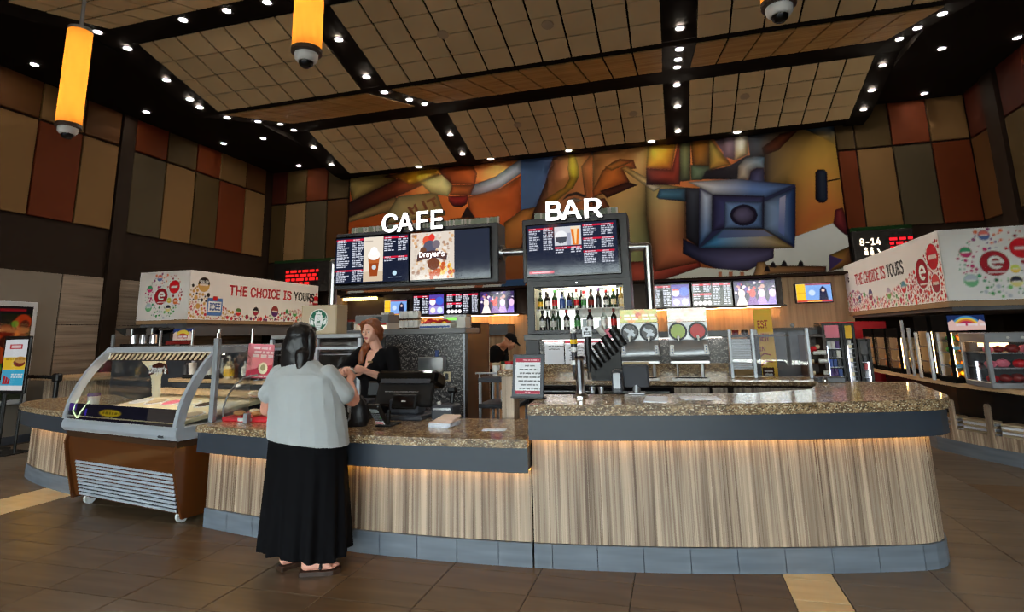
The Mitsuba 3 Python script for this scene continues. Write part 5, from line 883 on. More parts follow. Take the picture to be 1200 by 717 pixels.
cv = Canvas(.38, .18, 60, (40, 60, 130)); cv.disc(.19, .04, .15, (236, 200, 70), .12); cv.disc(.19, .02, .12, (200, 60, 60), .085); cv.poly([(.0, .0), (.0, .1), (.06, .14), (.1, .03), (.28, .03), (.32, .14), (.38, .1), (.38, 0)], (236, 210, 200)); cv.dashes(.1, .3, .04, .03, (240, 235, 235), 3, 1.6); printed(t, 'print', cv, (-7.60, 7.155, 1.57), (1, 0, 0), (0, 0, 1)); part(t, 'foot', bx(-7.45, -7.37, 7.15, 7.25, 1.49, 1.57), 'mat_black', False)
t = thing('glass_shelf', 'glass shelf on steel posts behind the ice cream cabinet', 'shelf')
part(t, 'pane', bx(-7.75, -5.95, 7.02, 7.1, 1.655, 1.662), 'mat_glass', False)
for x in (-7.74, -7.12, -6.62, -6.02): part(t, 'post', cyl((x, 7.06, 1.49), (x, 7.06, 1.72), .02, 10), 'mat_steel')
part(t, 'wood_rail', bx(-7.7, -7.25, 7.12, 7.16, 1.51, 1.56), 'mat_red_dark', False); part(t, 'front_pane', bx(-8.7, -7.8, 7.03, 7.036, 1.49, 1.68), 'mat_glass', False)
part(t, 'end_post', cyl((-8.70, 7.06, 1.49), (-8.70, 7.06, 1.68), .03, 10), 'mat_satin')
for i, x in enumerate((-5.62, -5.3, -4.98)): part(thing('stock_box', ('dark red carton on the back shelf behind the pastry case', 'red carton standing just above the customer\'s head', 'bright red carton on the back shelf nearest the coffee logo box')[i], 'carton'), 'box', bx(x, x + .26, 7.6, 7.9, 1.5, 1.66 + .05 * i, .004), 'mat_red' if i else 'mat_red_dark', False)
t = thing('back_shelf', 'dark shelf unit between the ice cream side and the coffee logo box', 'shelf'); part(t, 'unit', bx(-5.85, -4.8, 7.59, 7.95, 0, 1.5), 'mat_wall_dark', False)
# bottles and cups seen through the curved glass
for i, (x, m_, h) in enumerate(((-5.55, 'white', .17), (-5.25, 'white', .14), (-4.98, 'offwhite', .15), (-4.85, 'amber', .2), (-4.68, 'white', .17), (-5.7, 'charcoal', .2))):
    t = thing('syrup_bottle', f'{ORD[i]} dark or pale syrup bottle in the row behind the ice cream tubs', 'bottle', 'bottles behind the ice cream'); part(t, 'body', lathe([(0, 0), (.038, 0), (.04, h * .7), (.015, h * .82), (.015, h), (0, h)], (x, 5.50 - .19 * (x + 5.2), 1.13), 14), 'mat_' + m_, 40); part(t, 'cap', cyl((x, 5.50 - .19 * (x + 5.2), 1.13 + h), (x, 5.50 - .19 * (x + 5.2), 1.15 + h), .018, 10), 'mat_chrome')
t = thing('side_counter', 'wood topped work counter behind the ice cream cabinet', 'counter'); part(t, 'top', cf(bx(-.1, CW - .1, .92, 1.22, 1.09, 1.13, .006)), 'mat_shelfwood', False); part(t, 'body', cf(bx(-.05, CW - .15, .95, 1.18, 0, 1.09)), 'mat_charcoal', False)
t = thing('sauce_pump', 'yellow labelled pump bottle between the cabinet and the glass post', 'bottle'); part(t, 'body', lathe([(0, 0), (.055, 0), (.055, .14), (.03, .17), (.03, .19), (0, .19)], (-4.83, 5.33, 1.13), 16), 'mat_cream', 40); part(t, 'label', lathe([(.056, .03), (.056, .11)], (-4.83, 5.33, 1.13), 16), 'mat_yellow', True); part(t, 'pump', tube([(-4.83, 5.33, 1.32), (-4.83, 5.33, 1.37), (-4.87, 5.33, 1.37)], .012, 8), 'mat_white')

for i, s0 in enumerate((.1, .40, 1.08)):
    t = thing('mixer_machine', ('black machine with chrome spout behind the far end of the ice cream tubs', 'black mixer with chrome cup in the middle behind the ice cream tubs', 'black mixer with chrome cup nearest the glass post behind the ice cream tubs')[i], 'machine', None)
    part(t, 'base', cf(bx(s0, s0 + .22, .95, 1.2, 1.13, 1.17, .008)), 'mat_black', False); part(t, 'column', cf(bx(s0 + .02, s0 + .2, 1.09, 1.2, 1.17, 1.44, .012)), 'mat_satin', False); part(t, 'head', cf(bx(s0 + .01, s0 + .21, .94, 1.13, 1.36, 1.46, .015)), 'mat_charcoal' if i else 'mat_gray', False)
    part(t, 'cup', cf(xf(lathe([(0, 0), (.035, 0), (.045, .13), (0, .13)], n=16), (s0 + .11, 1.0, 1.175))), 'mat_white', 40); part(t, 'spout', cf(cyl((s0 + .11, 1.0, 1.31), (s0 + .11, 1.0, 1.37), .015, 10)), 'mat_chrome')

# glass screen with steel posts on the cafe counter
t = thing('glass_screen', 'clear glass screen between steel posts at the cabinet end of the cafe counter', 'screen')
part(t, 'post', bx(-4.0, -3.95, 4.20, 4.25, .845, 1.575, .006), 'mat_satin', False); part(t, 'post_pin', cyl((-3.975, 4.225, 1.575), (-3.975, 4.225, 1.62), .012, 10), 'mat_chrome'); part(t, 'post', bx(-4.27, -4.23, 5.00, 5.04, .845, 1.62, .005), 'mat_satin', False) if False else None
part(t, 'pane', bx(-3.948, -3.60, 4.222, 4.228, .87, 1.55), 'mat_glass', False); part(t, 'shoe', bx(-3.63, -3.59, 4.20, 4.25, .845, .93, .004), 'mat_satin', False)
t = thing('pastry_dome', 'clear curved cover over pastries on a red tray beside the customer', 'display case')
part(t, 'tray', bx(-3.93, -3.42, 4.28, 4.72, .845, .885, .01), 'mat_red', False); part(t, 'badge', cf(bx(0, .01, 0, .01, 0, .01)) if False else bx(-3.75, -3.60, 4.274, 4.28, .852, .878, .002), 'mat_offwhite', False)
dome = [(4.30, .885), (4.29, .95), (4.33, 1.05), (4.42, 1.15), (4.52, 1.20), (4.70, 1.22), (4.70, .885)]
dv = np.array(dome[:6]); part(t, 'cover', trimesh.Trimesh(np.vstack([np.c_[np.full(6, x), dv] for x in (-3.92, -3.43)]), np.vstack([np.c_[np.arange(5), np.arange(1, 6), np.arange(7, 12)], np.c_[np.arange(5), np.arange(7, 12), np.arange(6, 11)]]), process=False), 'mat_glass', True)
for x in (-3.925, -3.43): part(t, 'edge_strip', tube([(x, a_, b_) for a_, b_ in dome[:6]], .008, 6), 'mat_satin')
part(t, 'shelf', bx(-3.9, -3.45, 4.42, 4.68, 1.035, 1.042), 'mat_glass', False)
r = random.Random(6)
for i in range(12):
    lvl = i >= 7; x = -3.86 + (.064 * i if not lvl else .085 * (i - 7)); y = 4.40 + .12 * (i % 3) if not lvl else 4.5 + .07 * (i % 2)
    solo('pastry', ball((x + .02, y, (.905 if not lvl else 1.06)), .05, 2, (1.15, .9, .45)), ('mat_pastry', 'mat_cream', 'mat_tan')[i % 3], f'{ORD[i]} {("golden", "iced", "pale")[i % 3]} pastry under the curved cover, counted from the cabinet end and tray up', 'pastry', 'pastries under the cover', smooth=True)
mat('pastry', C(186, 128, 70), .6)
t = thing('promo_card', 'pink promotional card with white lines standing behind the pastries', 'sign'); w, h = .31, .33
cv = Canvas(w, h, 80, (226, 130, 146)); cv.poly([(0, .0), (w, 0), (w, .14), (0, .07)], (190, 40, 76)); cv.dashes(.07, .26, .28, .022, (250, 232, 236), 1, 1.7); cv.dashes(.08, .24, .24, .022, (250, 232, 236), 2, 1.7); cv.dashes(.06, .27, .2, .03, (250, 236, 240), 3, 1.8); cv.disc(.2, .10, .055, (236, 226, 200)); cv.disc(.2, .105, .03, (150, 150, 110)); cv.dashes(.04, .27, .015, .014, (250, 220, 226), 5, 1.7)
m, c = cv.build((0, 0, 0), (1, 0, 0), (0, 0, 1)); mm = trimesh.Trimesh(m[0] + [0, -.006, 0], np.vstack([m[1][:, :3], m[1][:, [0, 2, 3]]]), process=False)
part(t, 'card', xf(bx(0, w, -.005, .005, 0, h, .003), (-4.42, 5.12, 1.16), rz=-2, ry=3, s=1.08), 'mat_pink', False); part(t, 'print', xf(mm, (-4.42, 5.12, 1.16), rz=-2, ry=3, s=1.08), 'mat_print', False, color=c); part(t, 'holder', cyl((-4.27, 5.13, 1.13), (-4.27, 5.13, 1.2), .01, 8), 'mat_steel'); part(t, 'holder_foot', cyl((-4.27, 5.13, 1.13), (-4.27, 5.13, 1.138), .05, 16), 'mat_steel')

# pastry case behind the customer
t = thing('pastry_case', 'steel framed glass pastry case behind the customer, under the coffee logo box', 'display case')
part(t, 'top', bx(-4.45, -3.28, 5.50, 6.05, 1.55, 1.60, .008), 'mat_satin', False); part(t, 'base', bx(-4.45, -3.28, 5.50, 6.05, .0, .9, .006), 'mat_charcoal', False)
for x in (-4.45, -3.86, -3.32): part(t, 'post', bx(x, x + .04, 5.50, 5.54, .9, 1.55), 'mat_alu', False)
for z in (1.38, 1.18): part(t, 'shelf', bx(-4.41, -3.32, 5.57, 6.0, z - .012, z), 'mat_satin', False)
part(t, 'rail', bx(-4.45, -3.28, 5.49, 5.51, 1.43, 1.46), 'mat_alu', False); part(t, 'back_panel', bx(-4.45, -3.28, 6.02, 6.05, .9, 1.55), 'mat_black', False)
part(t, 'pane', bx(-4.41, -3.86, 5.515, 5.521, .9, 1.55), 'mat_glass', False); part(t, 'pane', bx(-3.82, -3.32, 5.515, 5.521, .9, 1.55), 'mat_glass', False)
t = thing('coffee_logo_box', 'tan box with a round green and white siren style emblem on the pastry case', 'sign')
part(t, 'box', bx(-4.12, -3.655, 5.60, 5.82, 1.60, 1.93, .004), 'mat_tan', False)
cv = Canvas(.42, .30, 110, (196, 178, 150)); u, v = .21, .145; cv.disc(u, v, .118, (236, 240, 238)); cv.disc(u, v, .110, (24, 104, 78)); 
for s in (-1, 1):
    cv.poly([(u + s * .028, v - .10), (u + s * .055, v - .02), (u + s * .045, v + .05), (u + s * .02, v + .07), (u + s * .02, v)], (238, 242, 240))
    cv.poly([(u + s * .058, v - .06), (u + s * .098, v - .045), (u + s * .105, v + .0), (u + s * .085, v + .045), (u + s * .09, v + .01), (u + s * .07, v - .02)], (238, 242, 240))
    for q in range(3): cv.poly([(u + s * .06, v + .01 - q * .025), (u + s * .085, v + .025 - q * .025), (u + s * .088, v + .017 - q * .025), (u + s * .062, v - .0 - q * .025)], (238, 242, 240))
cv.disc(u, v + .022, .03, (240, 244, 242), .036); cv.poly([(u - .035, v + .062), (u - .04, v + .09), (u - .015, v + .077), (u, v + .102), (u + .015, v + .077), (u + .04, v + .09), (u + .035, v + .062)], (240, 244, 242)); cv.disc(u, v + .098, .007, (240, 244, 242))
cv.poly([(u - .022, v - .105), (u - .03, v - .03), (u + .03, v - .03), (u + .022, v - .105)], (238, 242, 240)); cv.rect(u - .012, u - .004, v + .02, v + .026, (24, 104, 78)); cv.rect(u + .004, u + .012, v + .02, v + .026, (24, 104, 78)); cv.rect(u - .009, u + .009, v + .004, v + .009, (24, 104, 78))
for q in range(4): cv.rect(u - .03, u + .03, v - .05 - q * .016, v - .046 - q * .016, (24, 104, 78))
printed(t, 'emblem', cv, (-4.105, 5.596, 1.612), (1.03, 0, 0), (0, 0, 1.03))

# tills and small things on the cafe counter
t = thing('cafe_till', 'large black till terminal in front of the cashier', 'till')
part(t, 'head', xf(bx(-.30, .30, -.10, .12, -.06, .06, .025), (-2.33, 4.78, 1.17), rx=-18), 'mat_black_gloss', 25); part(t, 'screen_back', xf(bx(-.27, .27, -.02, .03, -.20, .02, .012), (-2.33, 4.70, 1.14), rx=-24), 'mat_black', 25)
part(t, 'vent_strip', xf(bx(-.24, .24, -.004, .004, -.02, .02), (-2.33, 4.672, 1.165), rx=-28), 'mat_charcoal', False); part(t, 'bright_edge', xf(bx(-.16, .16, -.004, .004, -.004, .004), (-2.33, 4.60, 1.08), rx=-24), 'mat_satin', False)
part(t, 'base', cat(bx(-2.52, -2.12, 4.55, 4.85, .845, .89, .012), bx(-2.46, -2.18, 4.60, 4.8, .885, 1.02, .02)), 'mat_charcoal', 25)
cd = part(t, 'customer_display', xf(bx(-.115, .115, -.012, .012, -.06, .06, .008), (-2.27, 4.54, 1.005), rx=-14), 'mat_black', 25); part(cd, 'display_glass', xf(bx(-.095, .095, -.003, .003, -.045, .045), (-2.27, 4.527, 1.005), rx=-14), 'mat_black_gloss', False); part(cd, 'display_text', xf(bx(-.02, .02, -.002, .002, -.006, .006), (-2.27, 4.522, 1.01), rx=-14), 'mat_offwhite', False)
t = thing('receipt_printer', 'small black receipt printer beside the large till at the cup stack end', 'printer'); part(t, 'case', bx(-2.06, -1.86, 4.62, 4.82, .845, .97, .015), 'mat_charcoal', False); part(t, 'slot', bx(-2.04, -1.88, 4.612, 4.62, .93, .945), 'mat_steel', False); part(t, 'knob', ball((-2.0, 4.66, .98), .018, 2), 'mat_offwhite')
t = thing('receipt_printer', 'dark printer between the handbag and the large till', 'printer'); part(t, 'case', bx(-2.86, -2.62, 4.55, 4.75, .845, 1.01, .015), 'mat_charcoal', False); part(t, 'panel', bx(-2.83, -2.65, 4.542, 4.55, .93, .99, .003), 'mat_steel', False); part(t, 'cradle', xf(bx(-.09, .09, -.03, .03, 0, .15, .02), (-2.72, 4.85, 1.0), rx=-10), 'mat_black', 25)
t = thing('scanner', 'small black scanner on a short stand beside the receipt printer', 'scanner'); part(t, 'stand', cyl((-1.93, 4.78, .97), (-1.93, 4.80, 1.06), .02, 10), 'mat_black'); part(t, 'head', xf(bx(-.04, .04, -.03, .03, -.025, .03, .012), (-1.93, 4.79, 1.08), rx=-15), 'mat_black', 25)
t = thing('card_reader', 'hand sized card reader with gray keys standing on the cafe counter', 'card reader')
def cr(m): return xf(m, (-2.30, 4.22, .875), rx=38, rz=-10)
part(t, 'body', cr(bx(-.058, .058, -.02, .02, 0, .20, .012)), 'mat_black', 25); part(t, 'display', cr(bx(-.04, .04, -.023, -.019, .13, .17, .002)), 'mat_display', False); part(t, 'sticker', cr(bx(-.045, .045, -.024, -.02, .01, .045, .002)), 'mat_white', False); part(t, 'sticker_band', cr(bx(-.035, .035, -.026, -.023, .02, .033, .001)), 'mat_red', False)
for i in range(4):
    for j in range(4): part(t, 'key', cr(bx(-.042 + i * .022, -.025 + i * .022, -.025, -.019, .055 + j * .018, .068 + j * .018, .002)), 'mat_' + ('green' if i == 3 and j == 1 else 'gray'), False)
part(t, 'stand', cat(bx(-2.37, -2.23, 4.22, 4.42, .845, .857, .004), cyl((-2.3, 4.30, .85), (-2.3, 4.32, .96), .018, 10)), 'mat_black')
mat('display', C(150, 160, 160), .2)
t = thing('flyer_stack', 'stack of cream flyers on the cafe counter beside the tills', 'paper stack', None)
for i in range(9): part(t, 'sheet', xf(bx(-.09, .09, -.10, .10, 0, .004), (-1.83 + .006 * (i % 3), 4.36 + .004 * (i % 2), .845 + i * .0045), rz=-8 + 3 * (i % 4)), 'mat_paper' if i < 7 else 'mat_flyer', False)
part(t, 'top_booklet', xf(bx(-.075, .085, -.08, .09, 0, .02, .004), (-1.81, 4.38, .888), rz=-6, rx=8), 'mat_flyer', False); part(t, 'card_holder', xf(bx(-.09, .09, -.002, .002, 0, .07), (-1.84, 4.22, .846), rx=-30), 'mat_glass', False)
mat('flyer', C(222, 196, 178), .6)
solo('receipt', xf(bx(-.09, .09, -.05, .05, 0, .002), (-1.36, 4.22, .846), rz=8), 'mat_paper', 'white slips lying on the cafe counter near the step up to the bar', 'paper')
t = thing('handbag', 'black leather handbag on the counter beside the customer', 'handbag')
part(t, 'body', lathe([(0, 0), (.13, .0), (.15, .05), (.14, .16), (.09, .235), (.03, .245), (0, .245)], (0, 0, 0), 20), 'mat_leather', 40)
bk = scene.pop(t + '__body'); scene[t + '__body'] = shape(xf(lathe([(0, 0), (.13, .0), (.15, .05), (.14, .16), (.09, .235), (.03, .245), (0, .245)], n=22), (-2.60, 4.25, .845), s=(1.05, .62, 1)), 'mat_leather', 40)
part(t, 'strap', tube([(-2.68, 4.2, 1.06), (-2.64, 4.19, 1.17), (-2.58, 4.19, 1.19), (-2.53, 4.2, 1.06)], .01, 8), 'mat_leather'); part(t, 'clasp', bx(-2.58, -2.55, 4.15, 4.165, .96, 1.02, .004), 'mat_chrome', False); part(t, 'hanging_strap', tube([(-2.56, 4.16, 1.0), (-2.54, 4.12, .92), (-2.57, 4.08, .86)], .008, 8), 'mat_satin')

# ================================================================== ICE CREAM SIDE WALL: light box poster, poster stand, barrier, table
t = thing('poster_light_box', 'silver framed lit film poster on the wood wall behind the poster stand', 'poster')
Y0, Y1 = 5.75, 6.86
part(t, 'frame', bx(-10.27, -10.14, Y0, Y1, .62, 2.24, .015), 'mat_alu', False); cv = Canvas(Y1 - Y0 - .16, 1.46, 90, (20, 30, 14)); r = random.Random(4)
for i in range(60): cv.disc(r.uniform(0, .95), r.uniform(.3, 1.25), r.uniform(.03, .14), r.choice([(90, 150, 40), (40, 80, 20), (200, 60, 20), (120, 30, 10), (236, 120, 40), (20, 20, 14)]), a=.8)
cv.rect(0, .95, 1.34, 1.46, (20, 16, 18)); cv.rect(.1, .85, 1.38, 1.42, (150, 20, 30)); cv.disc(.5, .75, .2, (170, 60, 20)); cv.disc(.62, .9, .1, (60, 20, 10))
lit(t, 'poster', cv, (-10.135, Y0 + .08, .70), (0, 1, 0), (0, 0, 1), .35)
t = thing('poster_stand', 'black floor stand holding a bright blue and yellow poster', 'sign stand')
px, py = -9.50, 6.2
part(t, 'panel', bx(px - .28, px + .26, py, py + .04, .84, 1.68, .01), 'mat_black', False); cv = Canvas(.46, .74, 70, (226, 228, 232))
cv.rect(0, .46, .0, .07, (236, 236, 238)); cv.rect(0, .46, .07, .30, (60, 176, 214)); cv.rect(0, .46, .30, .48, (236, 196, 50)); cv.disc(.33, .40, .12, (120, 40, 30), .06); cv.disc(.35, .44, .11, (200, 150, 80), .05); cv.rect(.1, .36, .60, .67, (190, 60, 70)); cv.rect(.13, .33, .615, .655, (230, 200, 200)); cv.dashes(.05, .3, .44, .02, (150, 110, 30), 2, 1.6); cv.dashes(.2, .42, .22, .02, (240, 246, 250), 3, 1.6); cv.dashes(.2, .42, .18, .02, (240, 246, 250), 4, 1.6)
for q in range(3): cv.poly([(.03 + q * .05, .09), (.05 + q * .05, .22 - .02 * q), (.09 + q * .05, .2 - .02 * q), (.08 + q * .05, .09)], (170, 40, 50))
lit(t, 'poster', cv, (px - .24, py - .003, .89), (1, 0, 0), (0, 0, 1), .5)
for x in (px - .13, px + .20): part(t, 'leg', cyl((x, py + .02, .02), (x, py + .02, .9), .018, 10), 'mat_black')
part(t, 'foot', cat(bx(px - .22, px + .26, py - .16, py + .22, 0, .02, .006)), 'mat_black', False)
for i, (x, y) in enumerate(((-8.92, 6.42), (-9.96, 6.42))):
    t = thing('barrier_post', ('black retractable belt barrier head behind the short counter end', 'second black barrier post, at the far end of the belt')[i], 'barrier'); part(t, 'post', cyl((x, y, 0.015), (x, y, 1.02), .032, 16), 'mat_black'); part(t, 'head', bx(x - .06, x + .06, y - .05, y + .05, 1.0, 1.12, .02), 'mat_black', False); part(t, 'base', lathe([(0, 0), (.16, 0), (.15, .015), (.04, .03), (0, .03)], (x, y, 0), 24), 'mat_black')
    if i == 0: part(t, 'belt', xf(bx(-.49, .49, -.003, .003, -.025, .025), (-9.44, 6.435, 1.07), ry=1), 'mat_black', False)
t = thing('side_table', 'long pale wood ledge table along the wood wall by the poster', 'table'); part(t, 'top', bx(-10.1, -8.75, 6.85, 8.1, .98, 1.03, .008), 'mat_shelfwood', False); part(t, 'base', bx(-10.0, -8.95, 7.0, 8.0, .0, .98), 'mat_laminate', False); part(t, 'plinth', bx(-10.02, -8.93, 6.98, 8.02, 0, .13), 'mat_base_tile', False)
tub(-8.88, 7.4, 1.03, .05, .09, 'orange', 'small orange tub at the end of the pale wood ledge', 'tub')
tub(-6.33, 4.98, .845, .06, .13, 'offwhite', 'paper cup with purple band on the granite beside the cabinet frame', 'cup', 'purple')

# ================================================================== CANDY SIDE
CP = [(2.93, 11.4), (2.94, 10.2), (2.95, 9.2), (2.96, 8.4), (3.02, 7.6), (3.2, 6.8), (3.5, 6.25)]
BK = [(5.75, 6.25), (5.75, 11.4)]
t = thing('candy_counter', 'long pale wood counter holding the warmers, with paper slots below', 'counter')
part(t, 'top', xy(Polygon(CP + BK), .87, .915), 'mat_shelfwood', False)
BP = [(3.12, 11.3), (3.13, 9.6), (3.14, 8.75), (3.34, 8.2), (3.58, 7.74), (3.95, 7.1), (4.4, 6.4)]
part(t, 'carcass', xy(Polygon(offset(BP, -.32) + [(5.7, 6.4), (5.7, 11.3)]), 0, .87), 'mat_black', False)
part(t, 'plinth', ribbon(BP, -.32, .0, 0, .16), 'mat_base_tile', False)
L = plen(BP); n = 11; sw = L / n
for k in range(n): part(t, 'slot_rail', ribbon(sub(BP, k * sw, (k + 1) * sw), -.03, .0, .16, .30), 'mat_laminate', False)
for k in range(n + 1):
    p, q = sub(BP, max(k * sw - .01, 0), k * sw + .01, 2); ang = math.degrees(math.atan2(q[1] - p[1], q[0] - p[0])); w = .055
    part(t, 'slot_divider', xf(xz(Polygon([(-w, .16), (w, .16), (w * .62, .36), (w * .55, .62), (-w * .55, .62), (-w * .62, .36)]).union(Point(0, .62).buffer(w * .55, 8)), -.015, .015), (q[0], q[1], 0), rz=ang), 'mat_laminate', False)
for k in range(n):
    a = sub(BP, k * sw + .12, (k + 1) * sw - .1, 3); ang = math.degrees(math.atan2(a[2][1] - a[0][1], a[2][0] - a[0][0])); nx, ny = math.cos(math.radians(ang + 90)), math.sin(math.radians(ang + 90)); pile = thing('paper_pile', f'{ORD[n - 1 - k]} pile of pale trays, from the lobby end, in slots under the candy counter', 'tray stack', 'tray piles in the slots')
    for q in range(9): part(pile, 'tray', xf(bx(-.17, .17, -.09, .09, 0, .026, .004), (a[1][0] + nx * .15 + .004 * (q % 3), a[1][1] + ny * .15, .17 + q * .03), rz=ang + 3 * ((q * 7) % 3 - 1), rx=2 * ((q * 5) % 3 - 1)), 'mat_paper' if q % 2 else 'mat_tan', False)
GL = 'mat_glass'
def warmer(name, lab, x0, x1, y0, y1, z0, z1, frame_m, shelves, goods, head=.12, lamp=None, post=.03):
    t = thing(name, lab, 'display case'); part(t, 'base', bx(x0, x1, y0, y1, z0, z0 + .06, .006), frame_m, False); part(t, 'header', bx(x0, x1, y0, y1, z1 - head, z1, .006), frame_m, False)
    for x in (x0, x1 - post):
        for y in (y0, y1 - post): part(t, 'post', bx(x, x + post, y, y + post, z0 + .06, z1 - head), frame_m, False)
    part(t, 'pane', bx(x0 + post, x1 - post, y0 + .004, y0 + .01, z0 + .06, z1 - head), GL, False); part(t, 'pane', bx(x0 + .004, x0 + .01, y0 + post, y1 - post, z0 + .06, z1 - head), GL, False)
    part(t, 'back_panel', bx(x0, x1, y1 - .01, y1, z0 + .06, z1 - head), 'mat_cream' if lamp else 'mat_charcoal', False)
    for z in shelves: part(t, 'shelf', bx(x0 + .01, x1 - .01, y0 + .03, y1 - .02, z - .012, z), 'mat_satin', False)
    if lamp: part(t, 'cabinet_lamp', bx(x0 + .04, x0 + .055, y0 + .04, y0 + .055, z0 + .07, z1 - head - .01), 'mat_white', False, emitter=glow(C(255, 206, 130), lamp, .5))
    r = random.Random(len(lab)); n = 0
    for z in [z0 + .06] + list(shelves):
        x = x0 + .07
        while x < x1 - .06:
            rad = r.uniform(.045, .065); part(t, 'food', ball((x, y0 + .09 + r.uniform(0, .08), z + rad * .6), rad, 1, (1, 1, .7)), 'mat_' + r.choice(goods), True); x += rad * 2.05
    return t
for i, y in enumerate((10.15, 9.62, 9.10)):
    warmer('food_warmer', ('hot food warmer with amber light farthest along the candy counter', 'hot food warmer with amber light, middle of the three on the candy counter', 'hot food warmer with bright lamps beside the steel posts')[i], 2.98, 3.5, y, y + .46, .915, 1.53, 'mat_black_matte', (1.08, 1.24), ('orange', 'pastry', 'yellow') if i < 2 else ('cream', 'yellow', 'pastry'), .13, 22 if i == 2 else 15)
for i, (x, y, h) in enumerate(((2.99, 8.95, .72), (2.98, 8.72, .62), (2.93, 8.36, .56), (2.93, 8.0, .56))): solo('steel_post', bx(x, x + .035, y, y + .035, .915, .915 + h, .006), 'mat_alu', f'{ORD[i]} upright steel post from the hot food warmers on the candy counter edge', 'post', 'posts along the candy counter')
warmer('food_warmer', 'dark framed snack case with yellow interior beside the rainbow headed case', 3.02, 3.4, 8.2, 8.6, .915, 1.69, 'mat_black_matte', (1.12, 1.3), ('yellow', 'cream', 'pastry'), .2, 14)
t = warmer('pretzel_case', 'tall black pretzel case with a rainbow header on the candy counter', 2.99, 3.38, 7.60, 8.0, .915, 1.68, 'mat_black_matte', (1.1, 1.25, 1.38), ('orange', 'green', 'yellow'), .20, 15)
cv = Canvas(.36, .17, 60, (30, 50, 100)); 
for rr, c in ((.15, (80, 150, 200)), (.13, (236, 206, 80)), (.11, (226, 120, 60)), (.09, (190, 50, 90))): cv.disc(.18, .02, rr, c, rr * .95)
cv.poly([(0, 0), (0, .09), (.05, .12), (.1, .05), (.26, .05), (.31, .12), (.36, .09), (.36, 0)], (240, 200, 190)); cv.dashes(.08, .3, .05, .028, (250, 236, 236), 5, 1.6); lit(t, 'header_print', cv, (3.005, 7.594, 1.495), (1, 0, 0), (0, 0, 1), .55); part(t, 'orange_badge', xz([(3.12, .93), (3.2, .93), (3.25, 1.0), (3.07, 1.0)], 7.588, 7.6), 'mat_orange', False)
for z in (1.1, 1.3): part(t, 'blue_shelf_edge', bx(3.02, 3.36, 7.59, 7.60, z - .02, z + .02), 'mat_blue_pale', False)
mat('blue_pale', C(120, 170, 200), .4)
t = warmer('hot_case', 'steel framed glass case with red goods at the near end of the candy counter', 3.05, 3.95, 6.95, 7.5, .915, 1.47, 'mat_satin', (1.12, 1.27), ('red', 'pink', 'red_dark'), .10, None, .035)
part(t, 'heat_lamp', cyl((3.1, 7.2, 1.35), (3.35, 7.2, 1.35), .03, 12), 'mat_white', emitter=glow(C(255, 190, 120), 4, .1))
for q in range(4): part(t, 'knob', cyl((3.25 + q * .12, 6.935, 1.42), (3.25 + q * .12, 6.95, 1.42), .014, 10), 'mat_offwhite')
part(t, 'maker_plate', bx(3.45, 3.55, 6.945, 6.95, 1.39, 1.41), 'mat_gray', False)
t = thing('red_cooler', 'red drinks cooler with a white swirl behind the hot food warmers', 'cooler'); part(t, 'cabinet', bx(2.68, 3.62, 11.5, 12.15, 0, 1.66, .01), 'mat_red', False); part(t, 'swirl', xf(text('C', .16, (0, 0, 0), depth=.006), (2.80, 11.494, 1.38), ry=-20), 'mat_white', False)
def rack(name, lab, x0, x1, y, z1, strip, goods, body='mat_black', dz=.075):
    t = thing(name, lab, 'rack'); part(t, 'cabinet', cat(bx(x0, x1, y + .05, y + .45, 0, z1, .006), bx(x0, x0 + .03, y, y + .06, 0, z1), bx(x1 - .03, x1, y, y + .06, 0, z1)), body, False)
    part(t, 'header', bx(x0 + .03, x1 - .03, y + .02, y + .05, z1 - .2, z1 - .03), 'mat_' + strip[1], False); z = .8; k = 0
    while z < z1 - .25:
        part(t, 'shelf', bx(x0 + .03, x1 - .03, y, y + .05, z - .008, z), 'mat_alu', False); x = x0 + .05
        while x < x1 - .06: part(t, 'pack', bx(x, x + .045, y + .015, y + .05, z, z + dz * .8, .004), 'mat_' + goods[(k * 5 + int(x * 100)) % len(goods)], False); x += .05
        z += dz; k += 1
    part(t, 'light_strip', bx(*((x0 + .03, x0 + .045) if strip[2] < 0 else (x1 - .06, x1 - .04)), y - .012, y - .004, .82, z1 - .3), 'mat_white', False, emitter=glow(C(*strip[0]), strip[3], .05))
    return t
rack('drink_rack', 'tall black display rack with blue white light beyond the bar end', 1.93, 2.17, 8.6, 1.62, ((200, 220, 255), 'pink', -1, 1.2), ('blue', 'charcoal', 'offwhite', 'purple'), dz=.12)
rack('drink_rack', 'tall black rack of coiled white packs with a yellow header beyond the bar end', 2.18, 2.33, 8.62, 1.61, ((220, 230, 255), 'yellow', -1, 1.6), ('white', 'offwhite', 'cream'), dz=.06)
rack('drink_rack', 'shorter black rack with a bright tube of light, nearest the red cooler', 2.35, 2.50, 8.64, 1.40, ((236, 244, 255), 'charcoal', 1, 3.0), ('charcoal', 'red_dark', 'gray'), dz=.1)
t = thing('wine_shelf', 'brown wooden shelf with rolled white and red packs beyond the dark panel', 'shelf'); part(t, 'frame', cat(bx(1.66, 1.70, 8.4, 8.8, 0, 1.46), bx(1.88, 1.92, 8.4, 8.8, 0, 1.46), bx(1.66, 1.92, 8.4, 8.8, 1.44, 1.47), bx(1.66, 1.92, 8.78, 8.8, 0, 1.44)), 'mat_brown_dark', False)
for z in (.8, .95, 1.1, 1.25): part(t, 'shelf', bx(1.68, 1.9, 8.4, 8.78, z - .015, z), 'mat_panel_brown', False)
